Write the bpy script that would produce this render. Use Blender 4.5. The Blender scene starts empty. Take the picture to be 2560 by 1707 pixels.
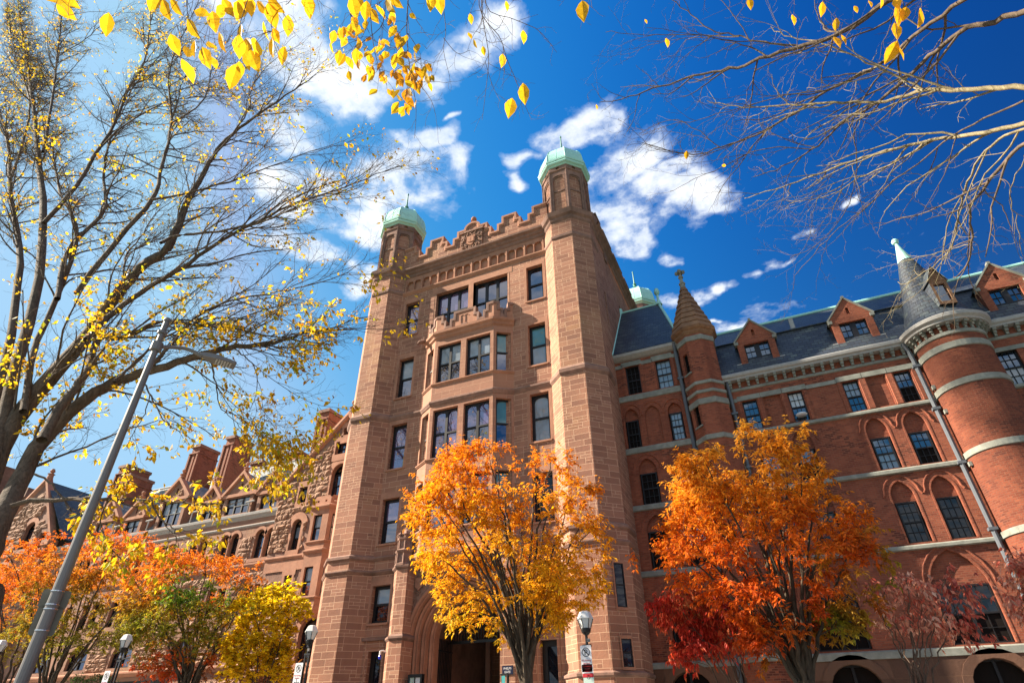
import bpy, math, random
import numpy as np
from mathutils import Vector
from mathutils.geometry import tessellate_polygon
sc = bpy.context.scene
col = sc.collection
R = math.radians
PI = math.pi
rng = random.Random(7)
nrng = np.random.default_rng(11)

# ------------------------------------------------------------------ camera
CAM = np.array([0.0, -24.0, 1.6])
FPX, PITCH, YAW, ROLL = 1439.6, .5946, -.41593, -.01044     # solved from the building's vanishing points
_f = np.array([math.sin(YAW)*math.cos(PITCH), math.cos(YAW)*math.cos(PITCH), math.sin(PITCH)])
_r = np.array([math.cos(YAW), -math.sin(YAW), 0.0])
_u = np.cross(_r, _f)
_cr, _sr = math.cos(ROLL), math.sin(ROLL)
CR, CU, CF = _cr*_r + _sr*_u, -_sr*_r + _cr*_u, _f

def ray(x, y):
    d = CR*((x-1280)/FPX) + CU*(-(y-853.5)/FPX) + CF
    return d/np.linalg.norm(d)
def at_y(x, y, Y):            # where a sight line meets a plane parallel to the facade, Y metres in front of the camera
    d = ray(x, y); return CAM + d*(Y/d[1])
def at_d(x, y, dist):
    return CAM + ray(x, y)*dist

cd = bpy.data.cameras.new('camera'); co = bpy.data.objects.new('camera', cd); col.objects.link(co)
from mathutils import Matrix
co.matrix_world = Matrix(((CR[0], CU[0], -CF[0], CAM[0]), (CR[1], CU[1], -CF[1], CAM[1]), (CR[2], CU[2], -CF[2], CAM[2]), (0, 0, 0, 1)))
cd.sensor_width = 36; cd.lens = FPX/2560*36; cd.clip_end = 5000; cd.clip_start = .05
sc.camera = co

# ------------------------------------------------------------------ object helpers
OFF = {}
def props(o, label=None, cat=None, group=None, kind=None):
    if label: o['label'] = label
    if cat: o['category'] = cat
    if group: o['group'] = group
    if kind: o['kind'] = kind
    return o
def thing(name, label, cat, loc, group=None):
    o = bpy.data.objects.new(name, None); col.objects.link(o); o.location = loc
    o.empty_display_size = .3
    OFF[o] = np.array(loc, float)
    return props(o, label, cat, group)
def link(name, me, parent=None, off=None):
    o = bpy.data.objects.new(name, me); col.objects.link(o)
    if parent is not None:
        o.parent = parent; OFF[o] = OFF[parent]
    else:
        OFF[o] = np.zeros(3) if off is None else off
        o.location = OFF[o]
    return o

class MB:
    def __init__(s): s.v = []; s.f = []; s.m = []; s.sm = []; s.cuts = []
    def face(s, pts, m=0, sm=False):
        i = len(s.v); s.v.extend([tuple(map(float, p)) for p in pts]); s.f.append(tuple(range(i, i+len(pts)))); s.m.append(m); s.sm.append(sm)
    def box(s, x0, x1, y0, y1, z0, z1, m=0):
        p = [(x0,y0,z0),(x1,y0,z0),(x1,y1,z0),(x0,y1,z0),(x0,y0,z1),(x1,y0,z1),(x1,y1,z1),(x0,y1,z1)]
        for q in ((0,1,5,4),(1,2,6,5),(2,3,7,6),(3,0,4,7),(4,5,6,7),(3,2,1,0)): s.face([p[k] for k in q], m)
    def fbox(s, fr, u0, u1, d0, d1, z0, z1, m=0):
        p = [fr(a,b,c) for c in (z0,z1) for (a,b) in ((u0,d0),(u1,d0),(u1,d1),(u0,d1))]
        for q in ((0,1,5,4),(1,2,6,5),(2,3,7,6),(3,0,4,7),(4,5,6,7),(3,2,1,0)): s.face([p[k] for k in q], m)
    def prism(s, fr, poly, d0, d1, m=0):        # polygon in (u,z) given a thickness
        a = [fr(u,d0,z) for u,z in poly]; b = [fr(u,d1,z) for u,z in poly]
        for t in tessellate_polygon([[Vector((u,0,z)) for u,z in poly]]):
            s.face([a[k] for k in t], m); s.face([b[k] for k in t], m)
        n = len(poly)
        for i in range(n): s.face([a[i], a[(i+1)%n], b[(i+1)%n], b[i]], m)
    def plate(s, fr, outline, holes, d, reveal=.2, m=0, mr=None):
        loops = [[Vector((u,0,z)) for u,z in outline]] + [[Vector((u,0,z)) for u,z in h] for h in holes]
        flat = [v for l in loops for v in l]
        for t in tessellate_polygon(loops): s.face([fr(flat[k].x, d, flat[k].z) for k in t], m)
        for h in holes:
            n = len(h)
            for i in range(n):
                a, b = h[i], h[(i+1)%n]
                s.face([fr(a[0],d,a[1]), fr(b[0],d,b[1]), fr(b[0],d+reveal,b[1]), fr(a[0],d+reveal,a[1])], m if mr is None else mr)
    def sweep(s, path, prof, closed=False, cap=True, m=0, sm=False):   # plan path, profile (outward offset, z)
        n = len(path); P = [np.array(p, float) for p in path]; N = []
        for i in range(n):
            ds = []
            if closed or i > 0: ds.append(P[i]-P[i-1])
            if closed or i < n-1: ds.append(P[(i+1)%n]-P[i])
            ns = [np.array([d[1], -d[0]])/np.linalg.norm(d) for d in ds]
            k = sum(ns); k = k/np.linalg.norm(k); N.append(k/max(.3, k@ns[0]))
        ring = [[(*(P[i]+N[i]*o), z) for o, z in prof] for i in range(n)]
        for i in range(n if closed else n-1):
            a, b = ring[i], ring[(i+1)%n]
            for j in range(len(prof)-1): s.face([a[j], b[j], b[j+1], a[j+1]], m, sm)
        if closed and cap:
            s.face([r[-1] for r in ring], m); s.face([r[0] for r in ring][::-1], m)
        return ring
    def arch(s, fr, path, prof, m=0):            # moulding along a 2-D path in the wall plane, profile (offset outward, depth)
        n = len(path); P = [np.array(p, float) for p in path]; N = []
        for i in range(n):
            ns = []
            for d in ([P[i]-P[i-1]] if i else []) + ([P[i+1]-P[i]] if i < n-1 else []):
                ns.append(np.array([-d[1], d[0]])/max(1e-9, np.linalg.norm(d)))
            k = sum(ns); k /= max(1e-9, np.linalg.norm(k)); N.append(k/max(.4, k@ns[0]))
        ring = [[fr(P[i][0]+N[i][0]*o, d, P[i][1]+N[i][1]*o) for o, d in prof] for i in range(n)]
        for i in range(n-1):
            for j in range(len(prof)-1): s.face([ring[i][j], ring[i+1][j], ring[i+1][j+1], ring[i][j+1]], m)
        s.face(ring[0], m); s.face(ring[-1], m)
    def lathe(s, c, prof, n=16, m=0, sm=True, rot=0., cap=True):
        rings = [[(c[0]+r*math.cos(rot+2*PI*k/n), c[1]+r*math.sin(rot+2*PI*k/n), c[2]+z) for k in range(n)] for r, z in prof]
        for a, b in zip(rings, rings[1:]):
            for k in range(n): s.face([a[k], a[(k+1)%n], b[(k+1)%n], b[k]], m, sm)
        if cap: s.face(rings[0][::-1], m); s.face(rings[-1], m)
    def tube(s, pts, rad, n=6, m=0, sm=True, cap=True):
        P = [np.array(p, float) for p in pts]
        if not hasattr(rad, '__len__'): rad = [rad]*len(P)
        rings = []; ref = np.array([.31, .27, .91])
        for i, p in enumerate(P):
            t = P[min(i+1, len(P)-1)]-P[max(i-1, 0)]; t = t/max(1e-9, np.linalg.norm(t))
            a = np.cross(t, ref); a /= max(1e-9, np.linalg.norm(a)); b = np.cross(t, a)
            rings.append([p+rad[i]*(a*math.cos(2*PI*k/n)+b*math.sin(2*PI*k/n)) for k in range(n)])
        for a, b in zip(rings, rings[1:]):
            for k in range(n): s.face([a[k], a[(k+1)%n], b[(k+1)%n], b[k]], m, sm)
        if cap: s.face(rings[0], m); s.face(rings[-1], m)
    def cut(s): s.cuts.append(len(s.f))          # start of a separate piece
    def obj(s, name, mats, parent=None, uv=True):
        if not s.v: return None
        if s.cuts:
            c = sorted({0, *s.cuts, len(s.f)}); o = None
            for i, j in zip(c, c[1:]):
                q = MB(); q.m = s.m[i:j]; q.sm = s.sm[i:j]
                k0 = s.f[i][0]; k1 = s.f[j-1][-1]+1
                q.v = s.v[k0:k1]; q.f = [tuple(k-k0 for k in f) for f in s.f[i:j]]
                o = q.obj(name, mats, parent, uv)
            return o
        me = bpy.data.meshes.new(name)
        off = OFF[parent] if parent is not None else np.zeros(3)
        V = np.array(s.v) - off
        me.from_pydata(V.tolist(), [], s.f)
        for m in (mats if isinstance(mats, (list, tuple)) else [mats]): me.materials.append(m)
        me.polygons.foreach_set('material_index', s.m); me.polygons.foreach_set('use_smooth', s.sm)
        if uv:
            lay = me.uv_layers.new(name='UVMap'); out = []
            for f in s.f:
                q = [s.v[k] for k in f]; n = np.zeros(3)
                for i in range(len(q)):
                    a, b = q[i], q[(i+1)%len(q)]
                    n += ((a[1]-b[1])*(a[2]+b[2]), (a[2]-b[2])*(a[0]+b[0]), (a[0]-b[0])*(a[1]+b[1]))
                h = math.hypot(n[0], n[1]); L = math.hypot(h, n[2]) or 1
                if h/L < .1:
                    out += [c for p in q for c in (p[0], p[1])]
                else:
                    tx, ty = -n[1]/h, n[0]/h
                    k = L/h if h/L > .3 else 1.0       # length along a sloping face
                    out += [c for p in q for c in (p[0]*tx+p[1]*ty, p[2]*k)]
            lay.data.foreach_set('uv', out)
        me.update()
        return link(name, me, parent)

def frame(ox, oy, ang=0.0):
    c, s_ = math.cos(ang), math.sin(ang)
    return lambda u, d, z: (ox+u*c-d*s_, oy+u*s_+d*c, z)
def face_frame(a, b):            # wall from plan point a to plan point b, seen from outside left to right
    return frame(a[0], a[1], math.atan2(b[1]-a[1], b[0]-a[0])), math.hypot(b[0]-a[0], b[1]-a[1])
def octagon(cx, cy, a):
    r = a/math.cos(PI/8)
    return [(cx+r*math.cos(PI/8+PI/4*k), cy+r*math.sin(PI/8+PI/4*k)) for k in range(8)]
def head_pts(u0, u1, z1, kind, rise=None, n=10):   # left springing to right springing
    w = u1-u0; c = (u0+u1)/2
    if kind == 'flat': return [(u0, z1), (u1, z1)]
    if kind == 'round': h = w/2 if rise is None else rise; return [(c-w/2*math.cos(PI*k/n), z1-h+h*math.sin(PI*k/n)) for k in range(n+1)]
    if kind == 'tudor':
        h = .42*w if rise is None else rise
        return [(c-w/2*math.copysign(abs(math.cos(PI*k/n))**.8, math.cos(PI*k/n)), z1-h+h*math.sin(PI*k/n)**.8) for k in range(n+1)]
    h = .8*w if rise is None else rise                # pointed
    rr = (h*h+w*w/4)/w; A = math.asin(min(1, h/rr)); m_ = n//2; L = []
    for k in range(m_+1): L.append((u0+rr-rr*math.cos(A*k/m_), z1-h+rr*math.sin(A*k/m_)))
    return L + [(2*c-x, z) for x, z in L[-2::-1]]
def opening(u0, u1, z0, z1, kind='flat', rise=None, n=10):
    return [(u0, z0)] + head_pts(u0, u1, z1, kind, rise, n) + [(u1, z0)]
def rect(u0, u1, z0, z1): return [(u0, z0), (u0, z1), (u1, z1), (u1, z0)]
# ------------------------------------------------------------------ materials
def new_mat(name):
    m = bpy.data.materials.new(name); m.use_nodes = True
    nt = m.node_tree; b = nt.nodes['Principled BSDF']
    return m, nt, b
def N(nt, t, **k):
    n = nt.nodes.new(t)
    for a, v in k.items():
        if a in n.inputs: n.inputs[a].default_value = v
        else: setattr(n, a, v)
    return n
def ramp(nt, fac, stops, interp='LINEAR'):
    r = nt.nodes.new('ShaderNodeValToRGB'); r.color_ramp.interpolation = interp
    e = r.color_ramp.elements
    while len(e) < len(stops): e.new(.5)
    for k, (p, c) in enumerate(stops): e[k].position = p; e[k].color = (*c, 1)
    if fac is not None: nt.links.new(fac, r.inputs[0])
    return r
def mix(nt, fac, a, b, mode='MIX'):
    n = nt.nodes.new('ShaderNodeMix'); n.data_type = 'RGBA'; n.blend_type = mode
    for sock, v in ((n.inputs[0], fac), (n.inputs[6], a), (n.inputs[7], b)):
        if hasattr(v, 'links'): nt.links.new(v, sock)
        elif isinstance(v, (int, float)): sock.default_value = v if sock.type == 'VALUE' else (v, v, v, 1)
        else: sock.default_value = (*v, 1)
    return n.outputs[2]
def math_n(nt, op, a, b=None, c=None):
    n = nt.nodes.new('ShaderNodeMath'); n.operation = op
    for k, v in enumerate((a, b, c)):
        if v is None: continue
        if hasattr(v, 'links'): nt.links.new(v, n.inputs[k])
        else: n.inputs[k].default_value = v
    return n.outputs[0]
def noise(nt, vec, scale, detail=4, rough=.55, dist=0):
    n = N(nt, 'ShaderNodeTexNoise'); n.inputs['Scale'].default_value = scale; n.inputs['Detail'].default_value = detail
    n.inputs['Roughness'].default_value = rough; n.inputs['Distortion'].default_value = dist
    if vec is not None: nt.links.new(vec, n.inputs['Vector'])
    return n.outputs['Fac']
def bump(nt, b, h, strength, dist, prev=None):
    n = N(nt, 'ShaderNodeBump'); n.inputs['Strength'].default_value = strength; n.inputs['Distance'].default_value = dist
    nt.links.new(h, n.inputs['Height'])
    if prev is not None: nt.links.new(prev, n.inputs['Normal'])
    nt.links.new(n.outputs[0], b.inputs['Normal']); return n.outputs[0]
def coords(nt):
    t = N(nt, 'ShaderNodeTexCoord'); g = N(nt, 'ShaderNodeNewGeometry')
    return t.outputs['UV'], g.outputs['Position']
def brick(nt, uv, w, h, mortar, offset=.5, c1=(0,0,0), c2=(1,1,1), smooth=.1, freq=2):
    n = N(nt, 'ShaderNodeTexBrick'); n.offset = offset; n.offset_frequency = freq
    n.inputs['Scale'].default_value = 1; n.inputs['Brick Width'].default_value = w; n.inputs['Row Height'].default_value = h
    n.inputs['Mortar Size'].default_value = mortar; n.inputs['Mortar Smooth'].default_value = smooth
    n.inputs['Color1'].default_value = (*c1, 1); n.inputs['Color2'].default_value = (*c2, 1); n.inputs['Mortar'].default_value = (.5, .5, .5, 1)
    nt.links.new(uv, n.inputs['Vector']); return n

def ashlar(name, w, h, stops, mortar_col, mortar=.014, split=.6, stain=.35, rough_bump=.25, warm=(.42, .24, .1)):
    m, nt, b = new_mat(name); uv, pos = coords(nt)
    wob = N(nt, 'ShaderNodeVectorMath', operation='MULTIPLY_ADD')      # joints that are not ruler straight
    nz = N(nt, 'ShaderNodeTexNoise'); nz.inputs['Scale'].default_value = .9; nt.links.new(uv, nz.inputs['Vector'])
    nt.links.new(nz.outputs['Color'], wob.inputs[0]); wob.inputs[1].default_value = (.05, .025, 0); nt.links.new(uv, wob.inputs[2])
    b1 = brick(nt, wob.outputs[0], w, h, mortar, .37, freq=3); b2 = brick(nt, wob.outputs[0], w*.72, h/2, mortar, .43)
    r1 = math_n(nt, 'ADD', b1.outputs['Color'], 0.0)
    sel = math_n(nt, 'GREATER_THAN', r1, split)
    facm = math_n(nt, 'MAXIMUM', b1.outputs['Fac'], math_n(nt, 'MULTIPLY', b2.outputs['Fac'], sel))
    r = mix(nt, sel, b1.outputs['Color'], b2.outputs['Color'])
    cr = ramp(nt, r, stops)
    n1 = noise(nt, pos, .35, 5, .6); n2 = noise(nt, pos, 9, 5, .65); n3 = noise(nt, pos, 40, 3)
    c = mix(nt, math_n(nt, 'MULTIPLY', n2, .35), cr.outputs[0], (.22, .115, .08))
    wm = ramp(nt, noise(nt, pos, .22, 3), [(.55, (0,0,0)), (.72, (1,1,1))])
    c = mix(nt, math_n(nt, 'MULTIPLY', wm.outputs[0], math_n(nt, 'MULTIPLY', r1, .5)), c, warm)
    st = ramp(nt, n1, [(.38, (1,1,1)), (.62, (0,0,0))])
    c = mix(nt, math_n(nt, 'MULTIPLY', st.outputs[0], stain), c, mix(nt, .55, c, (.11, .07, .055)))
    mp = N(nt, 'ShaderNodeMapping'); mp.inputs['Scale'].default_value = (1.6, 1.6, .13); nt.links.new(pos, mp.inputs[0])
    sk = ramp(nt, noise(nt, mp.outputs[0], 1.0, 4, .6), [(.5, (0,0,0)), (.75, (1,1,1))])
    c = mix(nt, facm, c, mortar_col)
    c = mix(nt, math_n(nt, 'MULTIPLY', sk.outputs[0], stain*.9), c, mix(nt, .5, c, (.1, .065, .05)))
    nt.links.new(c, b.inputs['Base Color']); b.inputs['Roughness'].default_value = .9
    b.inputs['Specular IOR Level'].default_value = .2
    hgt = math_n(nt, 'SUBTRACT', math_n(nt, 'ADD', math_n(nt, 'MULTIPLY', n2, .9), math_n(nt, 'MULTIPLY', n3, .35)), math_n(nt, 'MULTIPLY', facm, .8))
    bump(nt, b, hgt, rough_bump*2, .02)
    return m
def stone(name, c0, c1, scale=5, bs=.4, stain=.4, rough=.88, dark=(.07, .045, .035)):
    m, nt, b = new_mat(name); uv, pos = coords(nt)
    n1 = noise(nt, pos, scale, 6, .6); n2 = noise(nt, pos, .8, 4); n3 = noise(nt, pos, scale*8, 3)
    c = ramp(nt, n1, [(.3, c0), (.7, c1)]).outputs[0]
    st = ramp(nt, n2, [(.45, (0,0,0)), (.7, (1,1,1))]).outputs[0]
    c = mix(nt, math_n(nt, 'MULTIPLY', st, stain), c, dark)
    nt.links.new(c, b.inputs['Base Color']); b.inputs['Roughness'].default_value = rough; b.inputs['Specular IOR Level'].default_value = .2
    bump(nt, b, math_n(nt, 'ADD', n1, math_n(nt, 'MULTIPLY', n3, .4)), bs, .02)
    return m
def brickwork(name, stops, mortar_col, w=.215, h=.075, mortar=.009, dark=(.1, .03, .02)):
    m, nt, b = new_mat(name); uv, pos = coords(nt)
    b1 = brick(nt, uv, w, h, mortar, .5); n1 = noise(nt, pos, .6, 5); n2 = noise(nt, pos, 25, 3)
    cr = ramp(nt, math_n(nt, 'ADD', b1.outputs['Color'], 0), stops)
    c = mix(nt, math_n(nt, 'MULTIPLY', n2, .3), cr.outputs[0], dark)
    st = ramp(nt, n1, [(.4, (0,0,0)), (.68, (1,1,1))]).outputs[0]
    c = mix(nt, math_n(nt, 'MULTIPLY', st, .4), c, dark)
    # drifts of burnt headers
    hd = math_n(nt, 'MULTIPLY', math_n(nt, 'GREATER_THAN', math_n(nt, 'ADD', b1.outputs['Color'], 0), .66), ramp(nt, noise(nt, pos, .7, 3), [(.5, (0,0,0)), (.58, (1,1,1))]).outputs[0])
    c = mix(nt, math_n(nt, 'MULTIPLY', hd, .75), c, (.07, .022, .016))
    mp = N(nt, 'ShaderNodeMapping'); mp.inputs['Scale'].default_value = (1.3, 1.3, .12); nt.links.new(pos, mp.inputs[0])
    sk = ramp(nt, noise(nt, mp.outputs[0], 1.2, 4, .6), [(.48, (0,0,0)), (.72, (1,1,1))])
    c = mix(nt, b1.outputs['Fac'], c, mortar_col)
    c = mix(nt, math_n(nt, 'MULTIPLY', sk.outputs[0], .45), c, dark)
    nt.links.new(c, b.inputs['Base Color']); b.inputs['Roughness'].default_value = .88; b.inputs['Specular IOR Level'].default_value = .2
    bump(nt, b, math_n(nt, 'SUBTRACT', math_n(nt, 'MULTIPLY', n2, .5), b1.outputs['Fac']), .5, .012)
    return m
def slate(name, stops, w=.3, h=.2):
    m, nt, b = new_mat(name); uv, pos = coords(nt)
    b1 = brick(nt, uv, w, h, .013, .5); r = math_n(nt, 'ADD', b1.outputs['Color'], 0); n1 = noise(nt, pos, .8, 4); n2 = noise(nt, pos, 14, 4)
    c = ramp(nt, math_n(nt, 'ADD', math_n(nt, 'MULTIPLY', r, .7), math_n(nt, 'MULTIPLY', n1, .35)), stops).outputs[0]
    c = mix(nt, math_n(nt, 'MULTIPLY', n2, .25), c, (.02, .025, .03))
    c = mix(nt, b1.outputs['Fac'], c, (.006, .007, .01))
    nt.links.new(c, b.inputs['Base Color']); b.inputs['Roughness'].default_value = .55
    sep = N(nt, 'ShaderNodeSeparateXYZ'); nt.links.new(uv, sep.inputs[0])
    saw = math_n(nt, 'FRACT', math_n(nt, 'DIVIDE', sep.outputs[1], h))
    bump(nt, b, math_n(nt, 'ADD', math_n(nt, 'MULTIPLY', saw, -1.0), math_n(nt, 'ADD', math_n(nt, 'MULTIPLY', r, .4), math_n(nt, 'MULTIPLY', b1.outputs['Fac'], -1))), .6, .02)
    return m
def plain(name, c, rough=.6, metal=0, var=.25, scale=6, bs=.1, spec=.4):
    m, nt, b = new_mat(name); uv, pos = coords(nt)
    n1 = noise(nt, pos, scale, 5, .6)
    cc = mix(nt, math_n(nt, 'MULTIPLY', n1, var*2), c, tuple(v*.45 for v in c))
    nt.links.new(cc, b.inputs['Base Color']); b.inputs['Roughness'].default_value = rough; b.inputs['Metallic'].default_value = metal
    b.inputs['Specular IOR Level'].default_value = spec
    if bs: bump(nt, b, n1, bs, .01)
    return m
def glass(name, c, ior=2.0, tint=(1, 1, 1), wav=.02, rough=.02):
    m, nt, b = new_mat(name); uv, pos = coords(nt)
    cc = mix(nt, math_n(nt, 'MULTIPLY', noise(nt, pos, 1.3, 2), .8), c, tuple(v*.25 for v in c))
    nt.links.new(cc, b.inputs['Base Color']); b.inputs['Roughness'].default_value = rough; b.inputs['IOR'].default_value = ior
    b.inputs['Specular Tint'].default_value = (*tint, 1)
    bump(nt, b, noise(nt, pos, 1.6, 1), wav, .05)
    return m
def leaf_mat(name, trans=.5, rough=.55, spot=9):
    m, nt, b = new_mat(name); a = N(nt, 'ShaderNodeAttribute'); a.attribute_name = 'Col'
    uv, pos = coords(nt); sp_ = ramp(nt, noise(nt, pos, spot, 3, .6), [(.52, (0,0,0)), (.72, (1,1,1))])     # browned spots and edges
    lc_ = mix(nt, math_n(nt, 'MULTIPLY', sp_.outputs[0], .55), a.outputs['Color'], mix(nt, 1.0, a.outputs['Color'], (.42, .22, .3), 'MULTIPLY'))
    nt.links.new(lc_, b.inputs['Base Color']); b.inputs['Roughness'].default_value = rough; b.inputs['Specular IOR Level'].default_value = .25
    t = N(nt, 'ShaderNodeBsdfTranslucent'); nt.links.new(lc_, t.inputs[0])
    mx = N(nt, 'ShaderNodeMixShader'); mx.inputs[0].default_value = trans
    nt.links.new(b.outputs[0], mx.inputs[1]); nt.links.new(t.outputs[0], mx.inputs[2])
    nt.links.new(mx.outputs[0], nt.nodes['Material Output'].inputs[0])
    return m
def bark(name, c0, c1, scale=3, bs=.8):
    m, nt, b = new_mat(name); uv, pos = coords(nt)
    mp = N(nt, 'ShaderNodeMapping'); mp.inputs['Scale'].default_value = (1, 1, .3); nt.links.new(pos, mp.inputs[0])
    n1 = noise(nt, mp.outputs[0], scale*5, 6, .65, .6); n2 = noise(nt, pos, scale*.4, 3)
    c = ramp(nt, math_n(nt, 'ADD', math_n(nt, 'MULTIPLY', n1, .7), math_n(nt, 'MULTIPLY', n2, .3)), [(.35, c0), (.65, c1)]).outputs[0]
    nt.links.new(c, b.inputs['Base Color']); b.inputs['Roughness'].default_value = .9; b.inputs['Specular IOR Level'].default_value = .15
    bump(nt, b, n1, bs, .03)
    return m

M = {}
BR = [(0, (.27, .125, .083)), (.25, (.35, .165, .105)), (.5, (.42, .208, .132)), (.75, (.33, .15, .1)), (1, (.45, .235, .15))]
M['ashlar'] = ashlar('tower ashlar', .72, .29, BR, (.53, .33, .22), .010, .74, .5)
M['bayash'] = ashlar('bay ashlar', 1.15, .42, [(0, (.33, .16, .105)), (.5, (.42, .21, .135)), (1, (.37, .18, .118))], (.47, .28, .185), .006, .85, .25)
M['trim'] = stone('smooth brownstone', (.34, .165, .105), (.44, .225, .145), 3, .25, .3)
M['carved'] = stone('carved brownstone', (.2, .11, .08), (.36, .21, .15), 7, 1.0, .3)
M['weathered'] = stone('weathered brownstone', (.2, .12, .095), (.31, .18, .135), 4, .4, .6)
M['rock'] = stone('rock faced brownstone', (.25, .14, .09), (.4, .24, .16), 3.5, .8, .25)
M['rockdark'] = stone('brownstone bed', (.2, .11, .08), (.29, .165, .12), 4, .5, .4)
M['hallash'] = ashlar('hall ashlar', .9, .38, [(0, (.25, .13, .09)), (.5, (.33, .185, .125)), (1, (.29, .16, .115))], (.3, .18, .125), .008, .7, .3)
M['brick'] = brickwork('red brick', [(0, (.22, .058, .032)), (.4, (.31, .085, .043)), (.75, (.37, .112, .058)), (1, (.26, .068, .04))], (.22, .095, .06))
M['turretbrick'] = brickwork('dimmed turret brick', [(0, (.13, .034, .018)), (.4, (.2, .052, .026)), (.75, (.24, .07, .034)), (1, (.16, .04, .022))], (.16, .07, .045))  # red brick with burnt headers, colour darkened to stand in for weaker sun
M['chimney'] = brickwork('chimney brick', [(0, (.27, .095, .06)), (.5, (.34, .125, .08)), (1, (.39, .15, .09))], (.3, .17, .12))
M['grey'] = stone('grey limestone', (.17, .175, .15), (.29, .295, .255), 4, .2, .65, dark=(.16, .16, .14))
M['base'] = ashlar('plinth ashlar', 1.3, .75, [(0, (.06, .028, .017)), (.5, (.11, .055, .033)), (1, (.15, .078, .046))], (.12, .065, .042), .015, .9, .5)
M['slate'] = slate('dark slate', [(.1, (.017, .024, .038)), (.5, (.032, .042, .058)), (.8, (.055, .07, .075)), (1, (.14, .16, .13))])
M['slatelight'] = slate('pale slate', [(.1, (.13, .15, .16)), (.5, (.2, .225, .22)), (1, (.29, .31, .29))])
M['cone'] = stone('ribbed stone cone', (.2, .1, .055), (.3, .165, .09), 5, .5, .5)
M['copper'] = plain('green copper', (.42, .76, .66), .5, 0, .2, 3, .1)
M['copperdk'] = plain('dark green copper', (.07, .27, .2), .5, 0, .3, 8, .1)  # darker green copper for dome bands, finials and bay roof
M['gutter'] = plain('painted gutter', (.4, .385, .36), .5, 0, .45, 7, .2)
M['wood'] = plain('dark window wood', (.014, .012, .013), .45, 0, .2, 9, .1, .3)
M['blackmetal'] = plain('black metal', (.012, .012, .013), .4, 0, .2, 12, .05)
M['pipe'] = plain('lead pipe', (.12, .135, .155), .5, 0, .35, 8, .2)
M['dimglass'] = glass('dim glass', (.01, .012, .02), 1.5)
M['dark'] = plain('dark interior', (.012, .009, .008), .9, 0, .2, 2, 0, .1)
M['glass'] = glass('window glass', (.012, .013, .02), 2.7, (.92, .9, 1))
M['glassvioletsky'] = glass('violet sky glass', (.12, .09, .19), 2.8, (.92, .85, 1))  # violet of the mirrored sky put into the pane's base colour
M['blind'] = glass('glass over blind', (.3, .36, .42), 1.8)
M['blindteal'] = glass('glass over teal blind', (.1, .27, .3), 1.8)
M['leaded'] = glass('leaded glass', (.05, .04, .03), 1.7, (1, 1, 1), .5, .15)
M['glassbrick'] = glass('sash glass', (.01, .02, .05), 2.3, (.8, .9, 1))
M['curtain'] = plain('white curtain', (.6, .65, .7), .8, 0, .2, 12, .3)
M['yellowpanel'] = plain('yellow interior wall', (.5, .42, .1), .7, 0, .2, 2, 0)
M['steel'] = plain('grey painted steel', (.19, .18, .175), .5, .2, .25, 5, .05)
M['band'] = plain('stainless band', (.75, .75, .74), .25, .9, .1, 20, 0)
M['alu'] = plain('aluminium sheet', (.17, .165, .13), .5, .3, .3, 4, .05)
M['signwhite'] = plain('white sign face', (.75, .73, .74), .5, 0, .06, 5, 0)
M['signred'] = plain('sign red', (.5, .02, .03), .5, 0, .05, 5, 0)
M['signblack'] = plain('sign black', (.02, .02, .02), .5, 0, .05, 5, 0)
M['signgreen'] = plain('sign pale green', (.5, .62, .55), .5, 0, .1, 5, 0)
M['lampwhite'] = plain('lamp diffuser', (.72, .72, .7), .35, 0, .12, 3, .02)
M['plaque'] = plain('navy plaque', (.006, .009, .035), .35, 0, .1, 6, 0)
M['teal'] = plain('teal banner cloth', (.03, .3, .32), .7, 0, .4, 5, .1)
M['asphalt'] = stone('asphalt', (.04, .04, .042), (.06, .06, .06), 30, .3, .2)
M['concrete'] = stone('concrete', (.3, .29, .27), (.4, .39, .36), 8, .2, .3, dark=(.15, .14, .13))
M['kerb'] = stone('granite kerb', (.28, .28, .28), (.42, .41, .4), 40, .2, .2)
M['paint'] = plain('road paint', (.7, .7, .68), .7, 0, .2, 10, 0)
M['grass'] = plain('lawn', (.06, .1, .025), .9, 0, .4, 10, .3)
M['elmbark'] = bark('elm bark', (.05, .038, .027), (.17, .125, .09))
M['smoothbark'] = bark('smooth zelkova bark', (.03, .022, .015), (.11, .085, .06), 2, .4)
M['palebark'] = bark('pale beech bark', (.1, .08, .045), (.3, .25, .15), 4, .5)
M['redtwig'] = bark('dogwood bark', (.06, .04, .03), (.17, .12, .09), 3, .4)
M['leaf'] = leaf_mat('autumn leaf')
M['nearleaf'] = leaf_mat('golden leaf', .55, .5, 45)
M['hedge'] = leaf_mat('hedge leaf', .3)
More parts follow.
